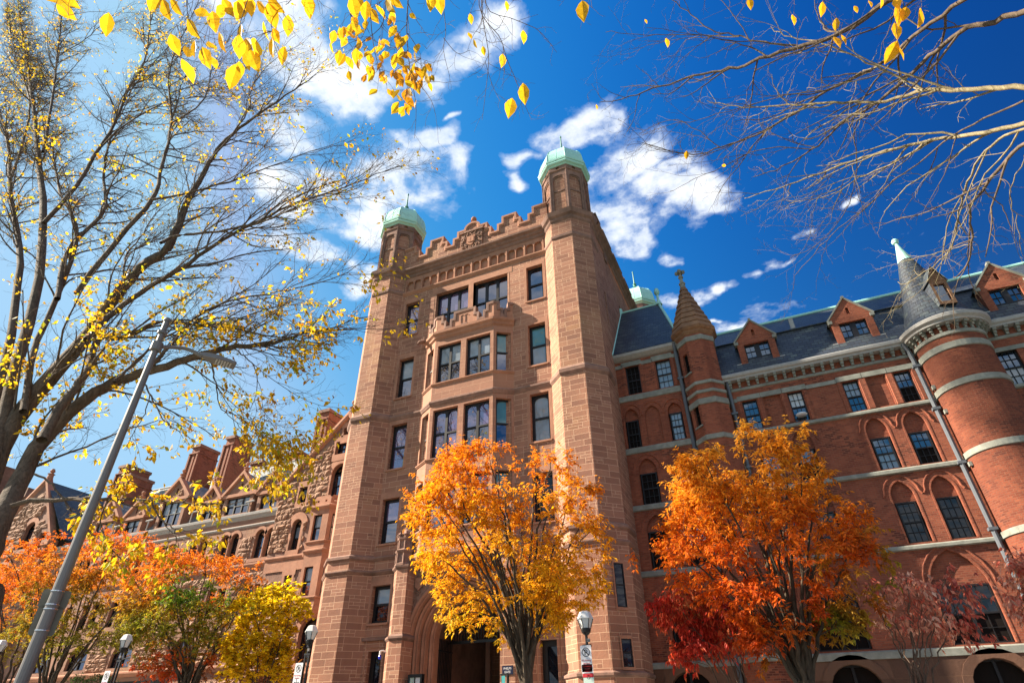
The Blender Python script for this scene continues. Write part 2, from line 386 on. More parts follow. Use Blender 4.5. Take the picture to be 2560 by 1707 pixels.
# ------------------------------------------------------------------ shared building parts
def window(parent, fr, u0, u1, z0, z1, d=.2, lights=1, head='flat', grid=(1, 1), pane=('glass', 'glass'), frm='wood', m=.07, mull=.09, rail=.07, zm=None, rise=None, outline=None, label=None, bar=.028, thick=.07):
    mb = MB(); pb = MB(); holes = []
    zm = (z0+z1)/2 if zm is None else zm
    w = (u1-u0-2*m-(lights-1)*mull)/lights
    for k in range(lights):
        a = u0+m+k*(w+mull); b = a+w
        holes.append(rect(a, b, z0+m, zm-rail/2))
        holes.append(opening(a, b, zm+rail/2, z1-m, head, rise, 8))
    mb.plate(fr, outline or rect(u0, u1, z0, z1), holes, d, thick)
    gu, gz = grid
    for k in range(lights):
        a = u0+m+k*(w+mull); b = a+w
        for (p, q) in ((z0+m, zm-rail/2), (zm+rail/2, z1-m)):
            for i in range(1, gu): mb.fbox(fr, a+(b-a)*i/gu-bar/2, a+(b-a)*i/gu+bar/2, d+thick*.35, d+thick*.8, p, q)
            for j in range(1, gz): mb.fbox(fr, a, b, d+thick*.3, d+thick*.75, p+(q-p)*j/gz-bar/2, p+(q-p)*j/gz+bar/2)
        # the two sashes hang a touch out of true, so each pane mirrors its own piece of sky
        for (p, q, s_) in ((z0+m*.5, zm, 1), (zm, z1-m*.4, 0)):
            t = rng.uniform(-.006, .006); t2 = rng.uniform(-.004, .004); dd = d+thick*(.98 if s_ else .9)
            pb.face([fr(a-.02, dd+t, p), fr(b+.02, dd-t, p), fr(b+.02, dd-t+t2, q), fr(a-.02, dd+t+t2, q)], s_)
    o = mb.obj('window', M[frm], parent); props(o, label)
    p = pb.obj('pane', [M[pane[0]], M[pane[1]]], o)
    return o
def sill(parent, fr, u0, u1, z, out=.09, h=.12, mat='trim', name='sill'):
    mb = MB(); mb.fbox(fr, u0-.08, u1+.08, -out, .12, z-h, z)
    return mb.obj(name, M[mat], parent)
def rock_face(mb, fr, poly, holes, d, rowh=.34, blk=.62, depth=.13, trim=.16, seed=3):
    """blocks of rock-faced stone, each a broken cushion, filling a polygon except round its openings"""
    r = random.Random(seed)
    def inside(p, pl):
        c = False; n = len(pl)
        for i in range(n):
            (x1, y1), (x2, y2) = pl[i], pl[(i+1)%n]
            if (y1 > p[1]) != (y2 > p[1]) and p[0] < (x2-x1)*(p[1]-y1)/(y2-y1)+x1: c = not c
        return c
    hb = [(min(p[0] for p in h)-trim, max(p[0] for p in h)+trim, min(p[1] for p in h)-trim*.8, max(p[1] for p in h)+trim*1.2) for h in holes]
    z = min(p[1] for p in poly); zt = max(p[1] for p in poly); ua = min(p[0] for p in poly); ub = max(p[0] for p in poly)
    while z < zt-.1:
        h = rowh*r.uniform(.62, 1.2); u = ua - r.uniform(0, blk)
        while u < ub:
            w = blk*r.uniform(.5, 1.5); g = .012
            x0, x1, z0, z1 = u+g, u+w-g, z+g, z+h-g
            u += w
            x0 = max(x0, ua+.01); x1 = min(x1, ub-.01)
            if x1-x0 < .1: continue
            ok = True
            for a, b, c, e in hb:
                if x0 < b and x1 > a and z0 < e and z1 > c:
                    if x0 < a-.14 and x1 <= b: x1 = a
                    elif x1 > b+.14 and x0 >= a: x0 = b
                    else: ok = False
            if not ok or not all(inside(q, poly) for q in ((x0, z0), (x1, z0), (x0, z1), (x1, z1))): continue
            nu, nz = (4 if x1-x0 > .4 else 3), 3
            base = depth*r.uniform(.35, 1.0); G = []
            tu, tz = r.uniform(-.5, .5), r.uniform(-.4, .4)
            for j in range(nz+1):
                row = []
                for i in range(nu+1):
                    e = (i in (0, nu)) or (j in (0, nz))
                    dep = base*(.5 if e else 1.0)*(1+tu*(i/nu-.5)+tz*(j/nz-.5)) + r.uniform(-.035, .035)
                    row.append(fr(x0+(x1-x0)*i/nu+(0 if i in (0, nu) else r.uniform(-.03, .03)), d-max(.012, dep), z0+(z1-z0)*j/nz+(0 if j in (0, nz) else r.uniform(-.02, .02))))
                G.append(row)
            for j in range(nz):
                for i in range(nu): mb.face([G[j][i], G[j][i+1], G[j+1][i+1], G[j+1][i]])
            for seq, A, B in ((G[0], (x0, z0), (x1, z0)), (G[nz], (x0, z1), (x1, z1))):
                for i in range(nu): mb.face([seq[i], seq[i+1], fr(A[0]+(B[0]-A[0])*(i+1)/nu, d+.01, A[1]), fr(A[0]+(B[0]-A[0])*i/nu, d+.01, A[1])])
            for i, x in ((0, x0), (nu, x1)):
                for j in range(nz): mb.face([G[j][i], G[j+1][i], fr(x, d+.01, z0+(z1-z0)*(j+1)/nz), fr(x, d+.01, z0+(z1-z0)*j/nz)])
        z += h
def bead(o, z0, z1): # small moulding profile
    h = z1-z0; return [(0, z0), (o*.35, z0+h*.12), (o*.6, z0+h*.3), (o, z0+h*.55), (o, z0+h*.8), (o*.2, z1), (0, z1+.001)]

# ------------------------------------------------------------------ the stone gate tower
XC = -13.3
T = frame(XC, 0)
tower = thing('gate_tower', 'tall brownstone gate tower with two octagonal turrets under green copper domes and a stepped battlement', 'tower', (XC, 0, 0))
SW = [(21.77, 24.3, 'tudor'), (17.46, 20.1, 'flat'), (13.16, 15.78, 'tudor'), (9.3, 11.58, 'flat'), (5.75, 7.38, 'flat')]
holes = []
for s_ in (-1, 1):
    for z0, z1, k in SW:
        if s_ > 0 and z0 < 6: pass
        a, b = sorted((s_*3.66, s_*4.68)); holes.append(rect(a, b, z0, z1))
    a, b = sorted((s_*3.78, s_*4.5)); holes.append(rect(a, b, .4, 4.62))
for a, b in ((-2.44, -.17), (.17, 2.44)): holes.append(rect(a, b, 21.5, 24.38))
holes.append(opening(-2.4, 2.4, .02, 7.37, 'round', n=28))
mb = MB(); mb.plate(T, rect(-5.3, 5.3, 0, 25.05), holes, 0, .3)
# east flank and roof deck, west flank
def flank(x, sgn):
    f = frame(x, .6, PI/2*sgn)
    return f
FE = frame(-5.58, .5, PI/2)      # u runs into the block, d runs towards the tower's middle
mb.plate(FE, rect(0, 17, 0, 26.4), [rect(1.35, 1.62, 20.2, 22.6), rect(5.2, 5.9, 21.8, 24.3)], 0, .35)
mb.face([(-21.05, .5, 0), (-21.05, 17.5, 0), (-21.05, 17.5, 26.4), (-21.05, .5, 26.4)])
mb.face([(-21.05, 17.5, 0), (-5.58, 17.5, 0), (-5.58, 17.5, 26.4), (-21.05, 17.5, 26.4)])
mb.face([(-21.05, .2, 26.4), (-5.58, .2, 26.4), (-5.58, 17.5, 26.4), (-21.05, 17.5, 26.4)])
mb.box(XC-5, XC+5, 7.5, 7.6, 0, 8)      # far end of the passage
wall = mb.obj('wall', M['ashlar'], tower)
mb = MB(); mb.box(XC-5.2, XC+5.2, .62, .66, 8.9, 25)     # dark rooms behind the windows
for s_ in (-1, 1): mb.box(XC+s_*4.2-.75, XC+s_*4.2+.75, .62, .66, .1, 8.9)
mb.box(-6.2, -6.1, 1, 7, 19, 25)
mb.obj('interior', M['dark'], tower)
# passage vault
mb = MB()
P = opening(-2.0, 2.0, .02, 6.9, 'round', n=24)
for i in range(len(P)-1): mb.face([T(P[i][0], 1.2, P[i][1]), T(P[i+1][0], 1.2, P[i+1][1]), T(P[i+1][0], 7.5, P[i+1][1]), T(P[i][0], 7.5, P[i][1])])
for u in (-1.1, 1.1): mb.fbox(T, u-.12, u+.12, 5.2, 5.5, 0, 5.4)
mb.obj('passage_vault', M['weathered'], tower)
mb = MB()                                    # arch orders
for r0, r1, d0, d1 in ((2.55, 2.3, -.1, .2), (2.3, 2.08, .2, .5), (2.08, 1.88, .5, .85), (1.88, 1.66, .85, 1.25)):
    path = [(-r1, .02)]+[(-r1*math.cos(PI*k/32), 4.97+r1*math.sin(PI*k/32)) for k in range(33)]+[(r1, .02)]
    w = r0-r1
    mb.arch(T, path, [(w*1.02, d0+.03 if d0 > 0 else .01), (w*.98, d0), (w*.7, d0-.05), (w*.45, d0-.01), (w*.3, d0+.06), (w*.12, d0+.02), (0, d0+.07), (0, d1+.1)])
ga = mb.obj('gate_arch', M['trim'], tower)
mb = MB()                                    # iron gates
for s_ in (-1, 1):
    for k in range(9):
        u = s_*(1.62-.02-k*.0); d = 1.3+k*.14
        mb.fbox(T, u-.02, u+.02, d, d+.035, .1, 5.1)
    for z in (.5, 2.6, 4.6): mb.fbox(T, s_*1.6-.025, s_*1.6+.025, 1.28, 2.5, z, z+.07)
mb.fbox(T, -1.9, 1.9, 2.52, 2.58, 5.0, 5.12)
for k in range(27): mb.fbox(T, -1.82+k*.14-.015, -1.82+k*.14+.015, 2.54, 2.57, 5.1, 4.97+math.sqrt(max(.02, 1.9**2-(-1.82+k*.14)**2)))
mb.obj('gate', M['blackmetal'], tower)
mb = MB()                                    # carved spandrels
hole = [(-2.58, 4.9)]+[(-2.58*math.cos(PI*k/32), 4.97+2.58*math.sin(PI*k/32)) for k in range(1, 32)]+[(2.58, 4.9)]
arc = [(-2.58*math.cos(PI*k/32), 4.97+2.58*math.sin(PI*k/32)) for k in range(33)]
for s_ in (1, -1):
    half = [(s_*x, z) for x, z in arc if x <= -.02]
    mb.plate(T, [(s_*-2.66, 4.9)]+half+[(0, 7.86), (s_*-2.66, 7.86)], [], -.03)
r2 = random.Random(5)                        # scrolls of foliage in relief
for s_ in (-1, 1):
    n_ = 0
    while n_ < 46:
        u = s_*r2.uniform(.7, 2.55); z = r2.uniform(5.4, 7.75); rad = r2.uniform(.07, .16)
        if math.hypot(u, z-4.97) < 2.62+rad or abs(u) > 2.6-rad or (abs(abs(u)-2.06) < .26 and abs(z-7.25) < .34): continue
        n_ += 1; a0 = r2.uniform(0, 6.3); dr = r2.choice((-1, 1))
        pts = [T(u+rad*(1-k/16)*math.cos(a0+dr*k*.55), -.045, z+rad*(1-k/16)*math.sin(a0+dr*k*.55)) for k in range(13)]
        mb.tube(pts, [.03*(1-k/16) for k in range(13)], 5)
        mb.lathe(T(u, -.03, z), [(.045, -.03), (.05, 0), (.02, .03)], 6)
mb.obj('carved_panel', M['carved'], tower)
for s_ in (-1, 1):
    mb = MB(); c = s_*2.06
    mb.prism(T, [(c-.19, 7.5), (c-.19, 7.12), (c, 6.95), (c+.19, 7.12), (c+.19, 7.5)], -.12, -.02)
    mb.obj('shield', M['trim'], tower)
# buttress piers either side of the gate
for s_ in (-1, 1):
    base = [(-3.66, .1), (-2.96, -.62), (-2.38, -.62), (-2.3, .1)] if s_ < 0 else [(2.3, .1), (2.38, -.62), (2.96, -.62), (3.66, .1)]
    pl = [(XC+x, y) for x, y in base]
    mb = MB(); mb.sweep(pl, [(.05, 0), (.05, 4.9)]); mb.sweep(pl, [(0, 5.0), (0, 7.85)])
    pr = mb.obj('gate_pier', M['ashlar'], tower)
    mb = MB(); mb.sweep(pl, [(.05, 4.88), (.13, 4.98), (.13, 5.06), (0, 5.16)]); mb.sweep(pl, [(0, 7.82), (.1, 7.92), (.12, 8.0), (-.2, 8.1)])
    for z in (8.1,): mb.face([(p[0], p[1], 8.04) for p in pl])
    mb.obj('pier_cap', M['weathered'], pr)
    c = (XC+s_*2.82, -.22, 0)
    mb = MB()
    mb.lathe(c, [(.5, 8.02), (.5, 8.12), (.43, 8.16), (.43, 8.55), (.5, 8.62), (.54, 8.7), (.44, 8.76), (.38, 8.8), (.38, 9.15), (.46, 9.22), (.48, 9.3), (.36, 9.36), (.42, 9.46), (.3, 9.62), (.17, 9.72), (.17, 9.84), (.25, 9.9), (.14, 9.95)], 8, sm=False, rot=PI/8)
    mb.lathe((c[0], c[1], 10.14), [(.24*math.sin(PI*k/10), -.24*math.cos(PI*k/10)) for k in range(1, 10)], 14)
    for k in range(8):                       # little panel shafts and leaf crockets
        a = PI/4*k+PI/8
        x, y = c[0]+.44*math.cos(a), c[1]+.44*math.sin(a)
        mb.tube([(x, y, 8.16), (x, y, 8.56)], .055, 5); mb.tube([(c[0]+.39*math.cos(a), c[1]+.39*math.sin(a), 8.8), (c[0]+.39*math.cos(a), c[1]+.39*math.sin(a), 9.16)], .05, 5)
        mb.tube([(c[0]+.4*math.cos(a), c[1]+.4*math.sin(a), 9.3), (c[0]+.47*math.cos(a), c[1]+.47*math.sin(a), 9.42), (c[0]+.33*math.cos(a), c[1]+.33*math.sin(a), 9.6)], [.06, .08, .04], 5)
    mb.obj('finial', M['weathered'], pr)
# facade windows
for s_ in (-1, 1):
    for k, (z0, z1, hd) in enumerate(SW):
        a, b = sorted((s_*3.66, s_*4.68))
        pn = {(-1, 0): ('glassvioletsky', 'glassvioletsky'), (-1, 1): ('blind', 'glass'), (-1, 2): ('glassvioletsky', 'glassvioletsky'), (-1, 3): ('glassvioletsky', 'glass'), (-1, 4): ('blind', 'dimglass'), (1, 4): ('dimglass', 'dimglass'), (1, 3): ('dimglass', 'dimglass'),
              (1, 0): ('glass', 'glass'), (1, 1): ('blindteal', 'blind'), (1, 2): ('blind', 'blind')}.get((s_, k), ('glass', 'glass'))
        w = window(tower, T, a, b, z0, z1, .24, 1, hd, pane=pn, m=.135, rail=.1)
        sill(w, T, a, b, z0, .07, .09)
        if (s_, k) in ((-1, 3), (-1, 2)):
            q = MB(); q.fbox(T, b-.5, b-.18, .312, .318, z0+.14, z0+(z1-z0)*.42); q.obj('blind', M['yellowpanel'], w)
    a, b = sorted((s_*3.78, s_*4.5))
    dr = MB(); dr.plate(T, rect(a, b, .4, 4.62), [rect(a+.22, b-.06, 1.2, 2.75), rect(a+.22, b-.06, 2.85, 4.4)], .24, .06)
    d_ = dr.obj('door', M['wood'], tower)
    q = MB(); q.face([T(a+.2, .295, 1.1), T(b-.05, .295, 1.1), T(b-.05, .3, 4.5), T(a+.2, .3, 4.5)]); q.obj('pane', M['dimglass'], d_)
    q = MB(); q.tube([T(a+.14, .2, 1.6), T(a+.14, .17, 1.65), T(a+.14, .17, 2.6), T(a+.14, .2, 2.65)], .018, 6); q.obj('handle', M['band'], d_)
    q = MB(); a2, b2 = sorted((s_*3.6, s_*5.0)); q.fbox(T, a2, b2, -.1, .02, 5.04, 5.16); q.obj('string_course', M['weathered'], tower)
for a, b in ((-2.44, -.17), (.17, 2.44)):
    window(tower, T, a, b, 21.5, 24.38, .26, 3, 'tudor', pane=('glassvioletsky' if a < 0 else 'glass', 'glass'), m=.12, mull=.16, rail=.1, zm=22.85, rise=.3)
FE2 = FE
w = window(tower, FE, 5.2, 5.9, 21.8, 24.3, .2)
# label mouldings: smooth stone surrounds set a hair proud of the wall
mb = MB()
for s_ in (-1, 1):
    for z0, z1, k in SW:
        a, b = sorted((s_*3.66, s_*4.68)); e = .17
        mb.plate(T, rect(a-e, b+e, z1, z1+.34), [], -.012); 
        for x0, x1 in ((a-e, a), (b, b+e)):
            mb.plate(T, rect(x0, x1, z0-.02, z1), [], -.012)
        mb.arch(T, [(a, z0), (a, z1), (b, z1), (b, z0)], [(.1, -.013), (.06, .03), (.0, .12)]); mb.cut()
mb.plate(T, rect(-2.75, 2.75, 24.38, 24.85), [], -.012); mb.fbox(T, -.17, .17, -.012, .3, 21.5, 24.38)
mb.arch(T, [(-2.44, 21.5), (-2.44, 24.38), (2.44, 24.38), (2.44, 21.5)], [(.12, -.013), (.06, .03), (.0, .14)]); mb.cut()
for s_ in (-1, 1):
    a, b = sorted((s_*3.78, s_*4.5)); mb.arch(T, [(a, .4), (a, 4.62), (b, 4.62), (b, .4)], [(.14, -.012), (.14, -.03), (.06, .03), (.0, .12)]); mb.cut()
mb.obj('window_surround', M['trim'], tower)
# belts across the facade (split by the bay)
BAYP = [(XC-2.8, 0.02), (XC-1.86, -.6), (XC+1.86, -.6), (XC+2.8, .02)]
full = [(XC-5.2, 0)]+BAYP+[(XC+5.2, 0)]
mb = MB(); mb.sweep(full, bead(.13, 16.0, 16.36)); mb.obj('string_course', M['weathered'], tower)
for zz in ((7.86, 8.06), (8.5, 8.72)):
    for a, b in ((-5.2, -3.4), (3.4, 5.2)):
        mb = MB(); mb.sweep([(XC+a, 0), (XC+b, 0)], bead(.12, *zz)); mb.obj('string_course', M['weathered'], tower)
mb = MB(); mb.sweep([(XC-2.4, 0), (XC+2.4, 0)], bead(.08, 7.86, 8.04)); mb.obj('string_course', M['trim'], tower)
# arcaded frieze, cornice
holes = []
for k in range(8):
    c0 = -4.82+1.205*k
    for a, b in ((c0+.09, c0+.575), (c0+.63, c0+1.115)):
        holes.append(opening(a, b, 25.3, 26.08, 'tudor', .28, 10))
mb = MB(); mb.plate(T, rect(-5.1, 5.1, 25.05, 26.4), holes, -.02, .11)
mb.plate(T, rect(-5.1, 5.1, 25.05, 26.4), [], .09)
for k in range(9): u = -4.82+1.205*k; mb.fbox(T, u-.045, u+.045, -.08, -.015, 25.27, 26.24)
for k in range(8): u = -4.82+1.205*k+.6025; mb.fbox(T, u-.025, u+.025, -.05, -.015, 25.27, 25.85)
for k in range(8):
    c0 = -4.82+1.205*k
    for a, b in ((c0+.09, c0+.575), (c0+.63, c0+1.115)): mb.arch(T, head_pts(a, b, 26.08, 'tudor', .28, 10), [(.05, -.018), (.04, -.05), (.0, -.045), (0, .02)])
mb.obj('frieze', M['trim'], tower)
mb = MB(); mb.sweep([(XC-5.2, 0), (XC+5.2, 0)], bead(.14, 24.95, 25.28)); mb.obj('string_course', M['trim'], tower)
corn = [(0.02, 26.38), (.1, 26.46), (.12, 26.6), (.22, 26.68), (.24, 26.78), (.4, 26.9), (.42, 27.02), (.05, 27.14), (.05, 27.2)]
mb = MB(); mb.sweep([(XC-5.2, 0), (XC+5.2, 0)], corn); mb.obj('cornice', M['weathered'], tower)
mb = MB(); mb.sweep([(-5.58, .8), (-5.58, 17.5)], corn); mb.obj('cornice', M['weathered'], tower)
# stepped battlement
prof = [(-5.2, 29.05), (-4.28, 29.05), (-4.28, 28.53), (-3.98, 28.53), (-3.98, 28.0), (-3.42, 28.0), (-3.42, 28.53), (-3.12, 28.53), (-3.12, 29.08), (-2.18, 29.08), (-2.18, 28.53), (-1.86, 28.53), (-1.86, 28.0), (-1.36, 28.0), (-1.36, 28.53), (-1.06, 28.53), (-1.06, 29.03), (-.6, 29.03)]
arcp = [(-.55*math.cos(PI*k/14), 29.03+.5*math.sin(PI*k/14)) for k in range(15)]
prof = prof + arcp + [(-x, z) for x, z in prof[::-1]]
mb = MB(); mb.prism(T, [(-5.2, 26.95)]+prof+[(5.2, 26.95)], -.1, .3)
bt = mb.obj('battlement', M['ashlar'], tower)
mb = MB(); mb.arch(T, prof, [(-.2, -.1), (-.2, -.13), (-.11, -.15), (-.1, -.2), (.045, -.2), (.06, -.15), (.06, .36), (-.02, .38)])
mb.obj('coping', M['trim'], bt)
mb = MB(); mb.lathe(T(0, .02, 29.5), [(.2, 0), (.2, .1), (.13, .14), (.12, .26), (.2, .3)], 12); mb.lathe(T(0, .02, 29.98), [(.19*math.sin(PI*k/10), -.19*math.cos(PI*k/10)) for k in range(1, 10)], 14)
mb.obj('finial', M['trim'], bt)
mb = MB(); mb.fbox(T, -.76, .76, -.2, -.1, 27.12, 28.62); mb.fbox(T, -.85, .85, -.3, -.1, 28.62, 28.76)
r2 = random.Random(9)
for k in range(90):
    a = r2.uniform(0, 2*PI); rr = r2.uniform(.42, .74); u = rr*math.cos(a)*1.0; z = 27.86+rr*math.sin(a)
    if abs(u) > .7 or abs(z-27.86) > .7: continue
    rad = r2.uniform(.05, .11); pts = [T(u+rad*math.cos(a+k_*.7), -.22-.02*math.sin(k_), z+rad*math.sin(a+k_*.7)) for k_ in range(7)]
    mb.tube(pts, [.045, .05, .045, .04, .035, .03, .02], 5)
cr = mb.obj('carved_crest', M['carved'], tower)
mb = MB(); mb.prism(T, [(-.3, 28.2), (-.3, 27.7), (-.15, 27.5), (0, 27.42), (.15, 27.5), (.3, 27.7), (.3, 28.2)], -.3, -.19)
mb.prism(T, [(-.22, 28.1), (-.22, 27.68), (-.01, 27.64), (-.01, 28.05)], -.34, -.29); mb.prism(T, [(.01, 28.05), (.01, 27.64), (.22, 27.68), (.22, 28.1)], -.34, -.29)
mb.obj('shield', M['trim'], cr)
# east side battlement
for y0, y1 in ((1.6, 2.6), (3.2, 5.1), (5.7, 7.9), (8.5, 10.6), (11.2, 13.4), (14, 16)):
    mb = MB(); mb.box(-5.9, -5.5, y0, y1, 27.1, 28.55); mb.box(-5.9, -5.5, y0-.35, y1+.35, 27.1, 27.9); mb.box(-5.95, -5.44, y0-.04, y1+.04, 28.55, 28.66)
    mb.obj('merlon', M['weathered'], tower)
mb = MB(); mb.box(-5.9, -5.5, .8, 17.5, 27.05, 27.4); mb.box(-5.62, -5.5, 2.9, 3.5, 25.9, 26.5); mb.obj('battlement', M['weathered'], tower)

# turrets
def turret(cx, cy, detail=True):
    mb = MB()
    mb.sweep(octagon(cx, cy, 1.62), [(0, 0), (0, 3.24), ], True)
    mb.sweep(octagon(cx, cy, 1.545), [(0, 3.2), (0, 8.6)], True)
    mb.sweep(octagon(cx, cy, 1.5), [(0, 8.55), (0, 16.1)], True)
    mb.sweep(octagon(cx, cy, 1.475), [(0, 16.05), (0, 27.2)], True)
    o = mb.obj('turret', M['ashlar'], tower)
    mb = MB()
    for a, pr in ((1.62, [(0, 3.18), (.06, 3.24), (.06, 3.32), (-.12, 3.42)]), (1.545, bead(.1, 7.86, 8.06)), (1.545, [(0, 8.48), (.1, 8.56), (.1, 8.68), (-.1, 8.8)]),
                  (1.5, [(0, 15.98), (.1, 16.12), (.12, 16.3), (-.05, 16.5)]), (1.475, [(0, 25.05), (.06, 25.14), (.07, 25.3), (-.02, 25.42)]),
                  (1.475, [(0, 26.38), (.08, 26.5), (.1, 26.66), (.22, 26.78), (.26, 26.92), (.3, 27.08), (.1, 27.2), (-.2, 27.34)])):
        mb.sweep(octagon(cx, cy, a), pr, True, False); mb.cut()
    mb.obj('string_course', M['weathered'], o)
    mb = MB()
    mb.sweep(octagon(cx, cy, 1.22), [(0, 27.2), (0, 31.5)], True)
    mb.obj('upper_stage', M['ashlar'], o)
    mb = MB(); oc = octagon(cx, cy, 1.33)
    for k in range(8):
        # frame() wants left to right seen from outside = counter-clockwise order
        f, L = face_frame(oc[k], oc[(k+1)%8])
        mb.plate(f, rect(0, L, 27.25, 31.0), [opening(.17, L-.17, 27.5, 30.6, 'tudor', .3)], 0, .13)
        mb.plate(f, rect(0, L, 31.08, 31.5), [[(L/2+.13*math.cos(2*PI*i/14), 31.28+.13*math.sin(2*PI*i/14)) for i in range(14)]], 0, .13)
        mb.fbox(f, .15, L-.15, .06, .13, 29.2, 29.32)
        mb.arch(f, head_pts(.22, L-.22, 30.5, 'tudor', .3, 8), [(.07, .02), (.04, .05), (0, .06), (0, .13)])
    mb.sweep(oc, [(0, 30.95), (.07, 31.0), (.08, 31.07), (0, 31.12)], True, False)
    for (x, y) in oc: mb.tube([(x, y, 27.25), (x, y, 30.98)], .06, 6, cap=False)
    mb.obj('blind_tracery', M['weathered'], o)
    mb = MB(); oc = octagon(cx, cy, 1.0)
    mb.sweep(oc, [(.25, 31.42), (.36, 31.45), (.4, 31.52), (.52, 31.56), (.56, 31.62), (.56, 31.7)], True)
    mb.sweep(oc, [(.5, 31.74), (.58, 31.78), (.6, 31.9), (.52, 31.94)], True)
    mb.sweep(oc, [(.5, 31.93), (.49, 32.25), (.44, 32.65), (.34, 33.02), (.15, 33.36), (-.15, 33.62), (-.5, 33.78), (-.85, 33.88)], True)
    for k in range(8):                         # rolled seams on the hips
        ang = PI/8+PI/4*k
        mb.tube([(cx+(1.0+o_)/math.cos(PI/8)*math.cos(ang), cy+(1.0+o_)/math.cos(PI/8)*math.sin(ang), z+.01) for o_, z in ((.5, 31.95), (.49, 32.25), (.44, 32.65), (.34, 33.02), (.15, 33.36), (-.15, 33.62), (-.5, 33.78), (-.8, 33.86))], .028, 5)
    for k in range(8):
        ang = PI/4*k
        mb.tube([(cx+(1.0+o_)*math.cos(ang), cy+(1.0+o_)*math.sin(ang), z) for o_, z in ((.5, 31.95), (.49, 32.25), (.44, 32.65), (.34, 33.02), (.15, 33.36), (-.15, 33.62), (-.5, 33.78))], .014, 4)
    d = mb.obj('copper_dome', M['copper'], o)
    mb = MB(); mb.sweep(octagon(cx, cy, 1.0), [(.5, 31.69), (.53, 31.7), (.53, 31.75), (.5, 31.76)], True, False); mb.obj('copper_band', M['copperdk'], o); mb = MB()
    mb.lathe((cx, cy, 33.82), [(.26, 0), (.24, .1), (.14, .2), (.17, .3), (.25, .42), (.17, .5), (.1, .58), (.13, .7), (.17, .8), (.08, .9), (.055, 1.2), (.035, 2.1), (.06, 2.14), (.055, 2.25), (.01, 2.36)], 10)
    mb.obj('copper_finial', M['copperdk'], o)
    return o
tl = turret(XC-6.26, .72); tr = turret(XC+6.26, .72)
t3 = turret(-6.05, 17.0); props(t3, 'rear turret with only its green dome showing over the slate roof')
# slit windows in the right turret's shaded face
oc = octagon(XC+6.26, .72, 1.545); f, L = face_frame(oc[6], oc[7])
for z0, z1, pn in ((5.5, 7.12, 'dimglass'), (3.5, 4.42, 'dimglass')):
    mb = MB(); mb.plate(f, rect(L*.3, L*.72, z0-.1, z1+.12), [rect(L*.34, L*.68, z0, z1)], -.05, .045); q = mb.obj('window_surround', M['trim'], tower)
    window(tower, f, L*.34, L*.68, z0, z1, -.036, pane=(pn, pn), m=.04, rail=.04, thick=.03)
# two storey bay over the gate
mb = MB(); holes_f = []
BW = [(17.42, 19.88, 'flat'), (13.05, 15.76, 'tudor'), (9.5, 11.9, 'flat')]
bays = [face_frame(BAYP[k], BAYP[k+1]) for k in range(3)]
bay = None
for k, (f, L) in enumerate(bays):
    hs = []
    for z0, z1, hd in BW:
        if k == 1: hs += [rect(L/2-1.66, L/2-.17, z0, z1), rect(L/2+.17, L/2+1.66, z0, z1)]
        elif k == 0: hs.append(rect(L-.96, L-.16, z0, z1))
        else: hs.append(rect(.16, .96, z0, z1))
    mb.plate(f, rect(0, L, 8.5, 20.7), hs, 0, .25)
pl = BAYP
mb.face([(p[0], p[1], 8.5) for p in pl])
bay = mb.obj('bay_window', M['bayash'], tower)
for k, (f, L) in enumerate(bays):
    for i, (z0, z1, hd) in enumerate(BW):
        if k == 1:
            window(bay, f, L/2-1.66, L/2-.17, z0, z1, .18, 2, hd, pane=(('blind', 'glass'), ('glassvioletsky', 'glassvioletsky'), ('glass', 'glass'))[i], m=.12, mull=.14, rail=.09)
            window(bay, f, L/2+.17, L/2+1.66, z0, z1, .18, 2, hd, pane=(('blind', 'glass'), ('glassvioletsky', 'glass'), ('glass', 'glass'))[i], m=.12, mull=.14, rail=.09)
        else:
            a, b = ((L-.96, L-.16) if k == 0 else (.16, .96)); window(bay, f, a, b, z0, z1, .18, 1, hd, pane=('blindteal', 'glass') if k else ('glass', 'glass'), m=.08)
mb = MB()
for pr in (bead(.1, 17.22, 17.42), bead(.1, 12.86, 13.05), bead(.1, 9.3, 9.5), [(0, 20.3), (.1, 20.4), (.12, 20.5), (.24, 20.62), (.26, 20.76), (.02, 20.84)], [(.02, 8.15), (.12, 8.3), (.13, 8.45), (.02, 8.52)], [(-.45, 7.95), (-.3, 8.0), (-.1, 8.12), (.02, 8.18)]):
    mb.sweep(pl, pr); mb.cut()
mb.obj('string_course', M['trim'], bay)
mb = MB()
for k, (f, L) in enumerate(bays):
    hi, mid, lo = 21.95, 21.5, 21.05
    if k == 1:
        c = L/2; pf = [(0, hi), (.42, hi), (.42, mid), (.62, mid), (.62, lo), (.95, lo), (.95, mid), (1.18, mid), (1.18, hi), (c+.68, hi), (c+.68, mid), (c+.91, mid), (c+.91, lo), (c+1.24, lo), (c+1.24, mid), (c+1.44, mid), (c+1.44, hi), (L, hi)]
    else:
        pf = [(0, hi), (.3, hi), (.3, mid), (.5, mid), (.5, lo), (L-.5, lo), (L-.5, mid), (L-.3, mid), (L-.3, hi), (L, hi)]
    mb.prism(f, [(0, 20.78)]+pf+[(L, 20.78)], 0, .22, 0)
    mb.arch(f, pf, [(-.12, 0), (-.11, -.05), (-.02, -.06), (.04, -.06), (.05, .27), (-.02, .28)], 1)
    mb.fbox(f, L/2-.2, L/2+.2, -.06, 0, 20.85, 21.0, 1)
    if k == 1:
        for s_ in (-.14, .14): mb.arch(f, head_pts(c+s_-.1, c+s_+.1, 21.6, 'tudor', .08, 6), [(.03, 0), (.02, -.03), (0, 0)], 1); mb.fbox(f, c+s_-.1-.02, c+s_-.1+.02, -.03, 0, 21.1, 21.5, 1)
mb.obj('battlement', [M['trim'], M['weathered']], bay)
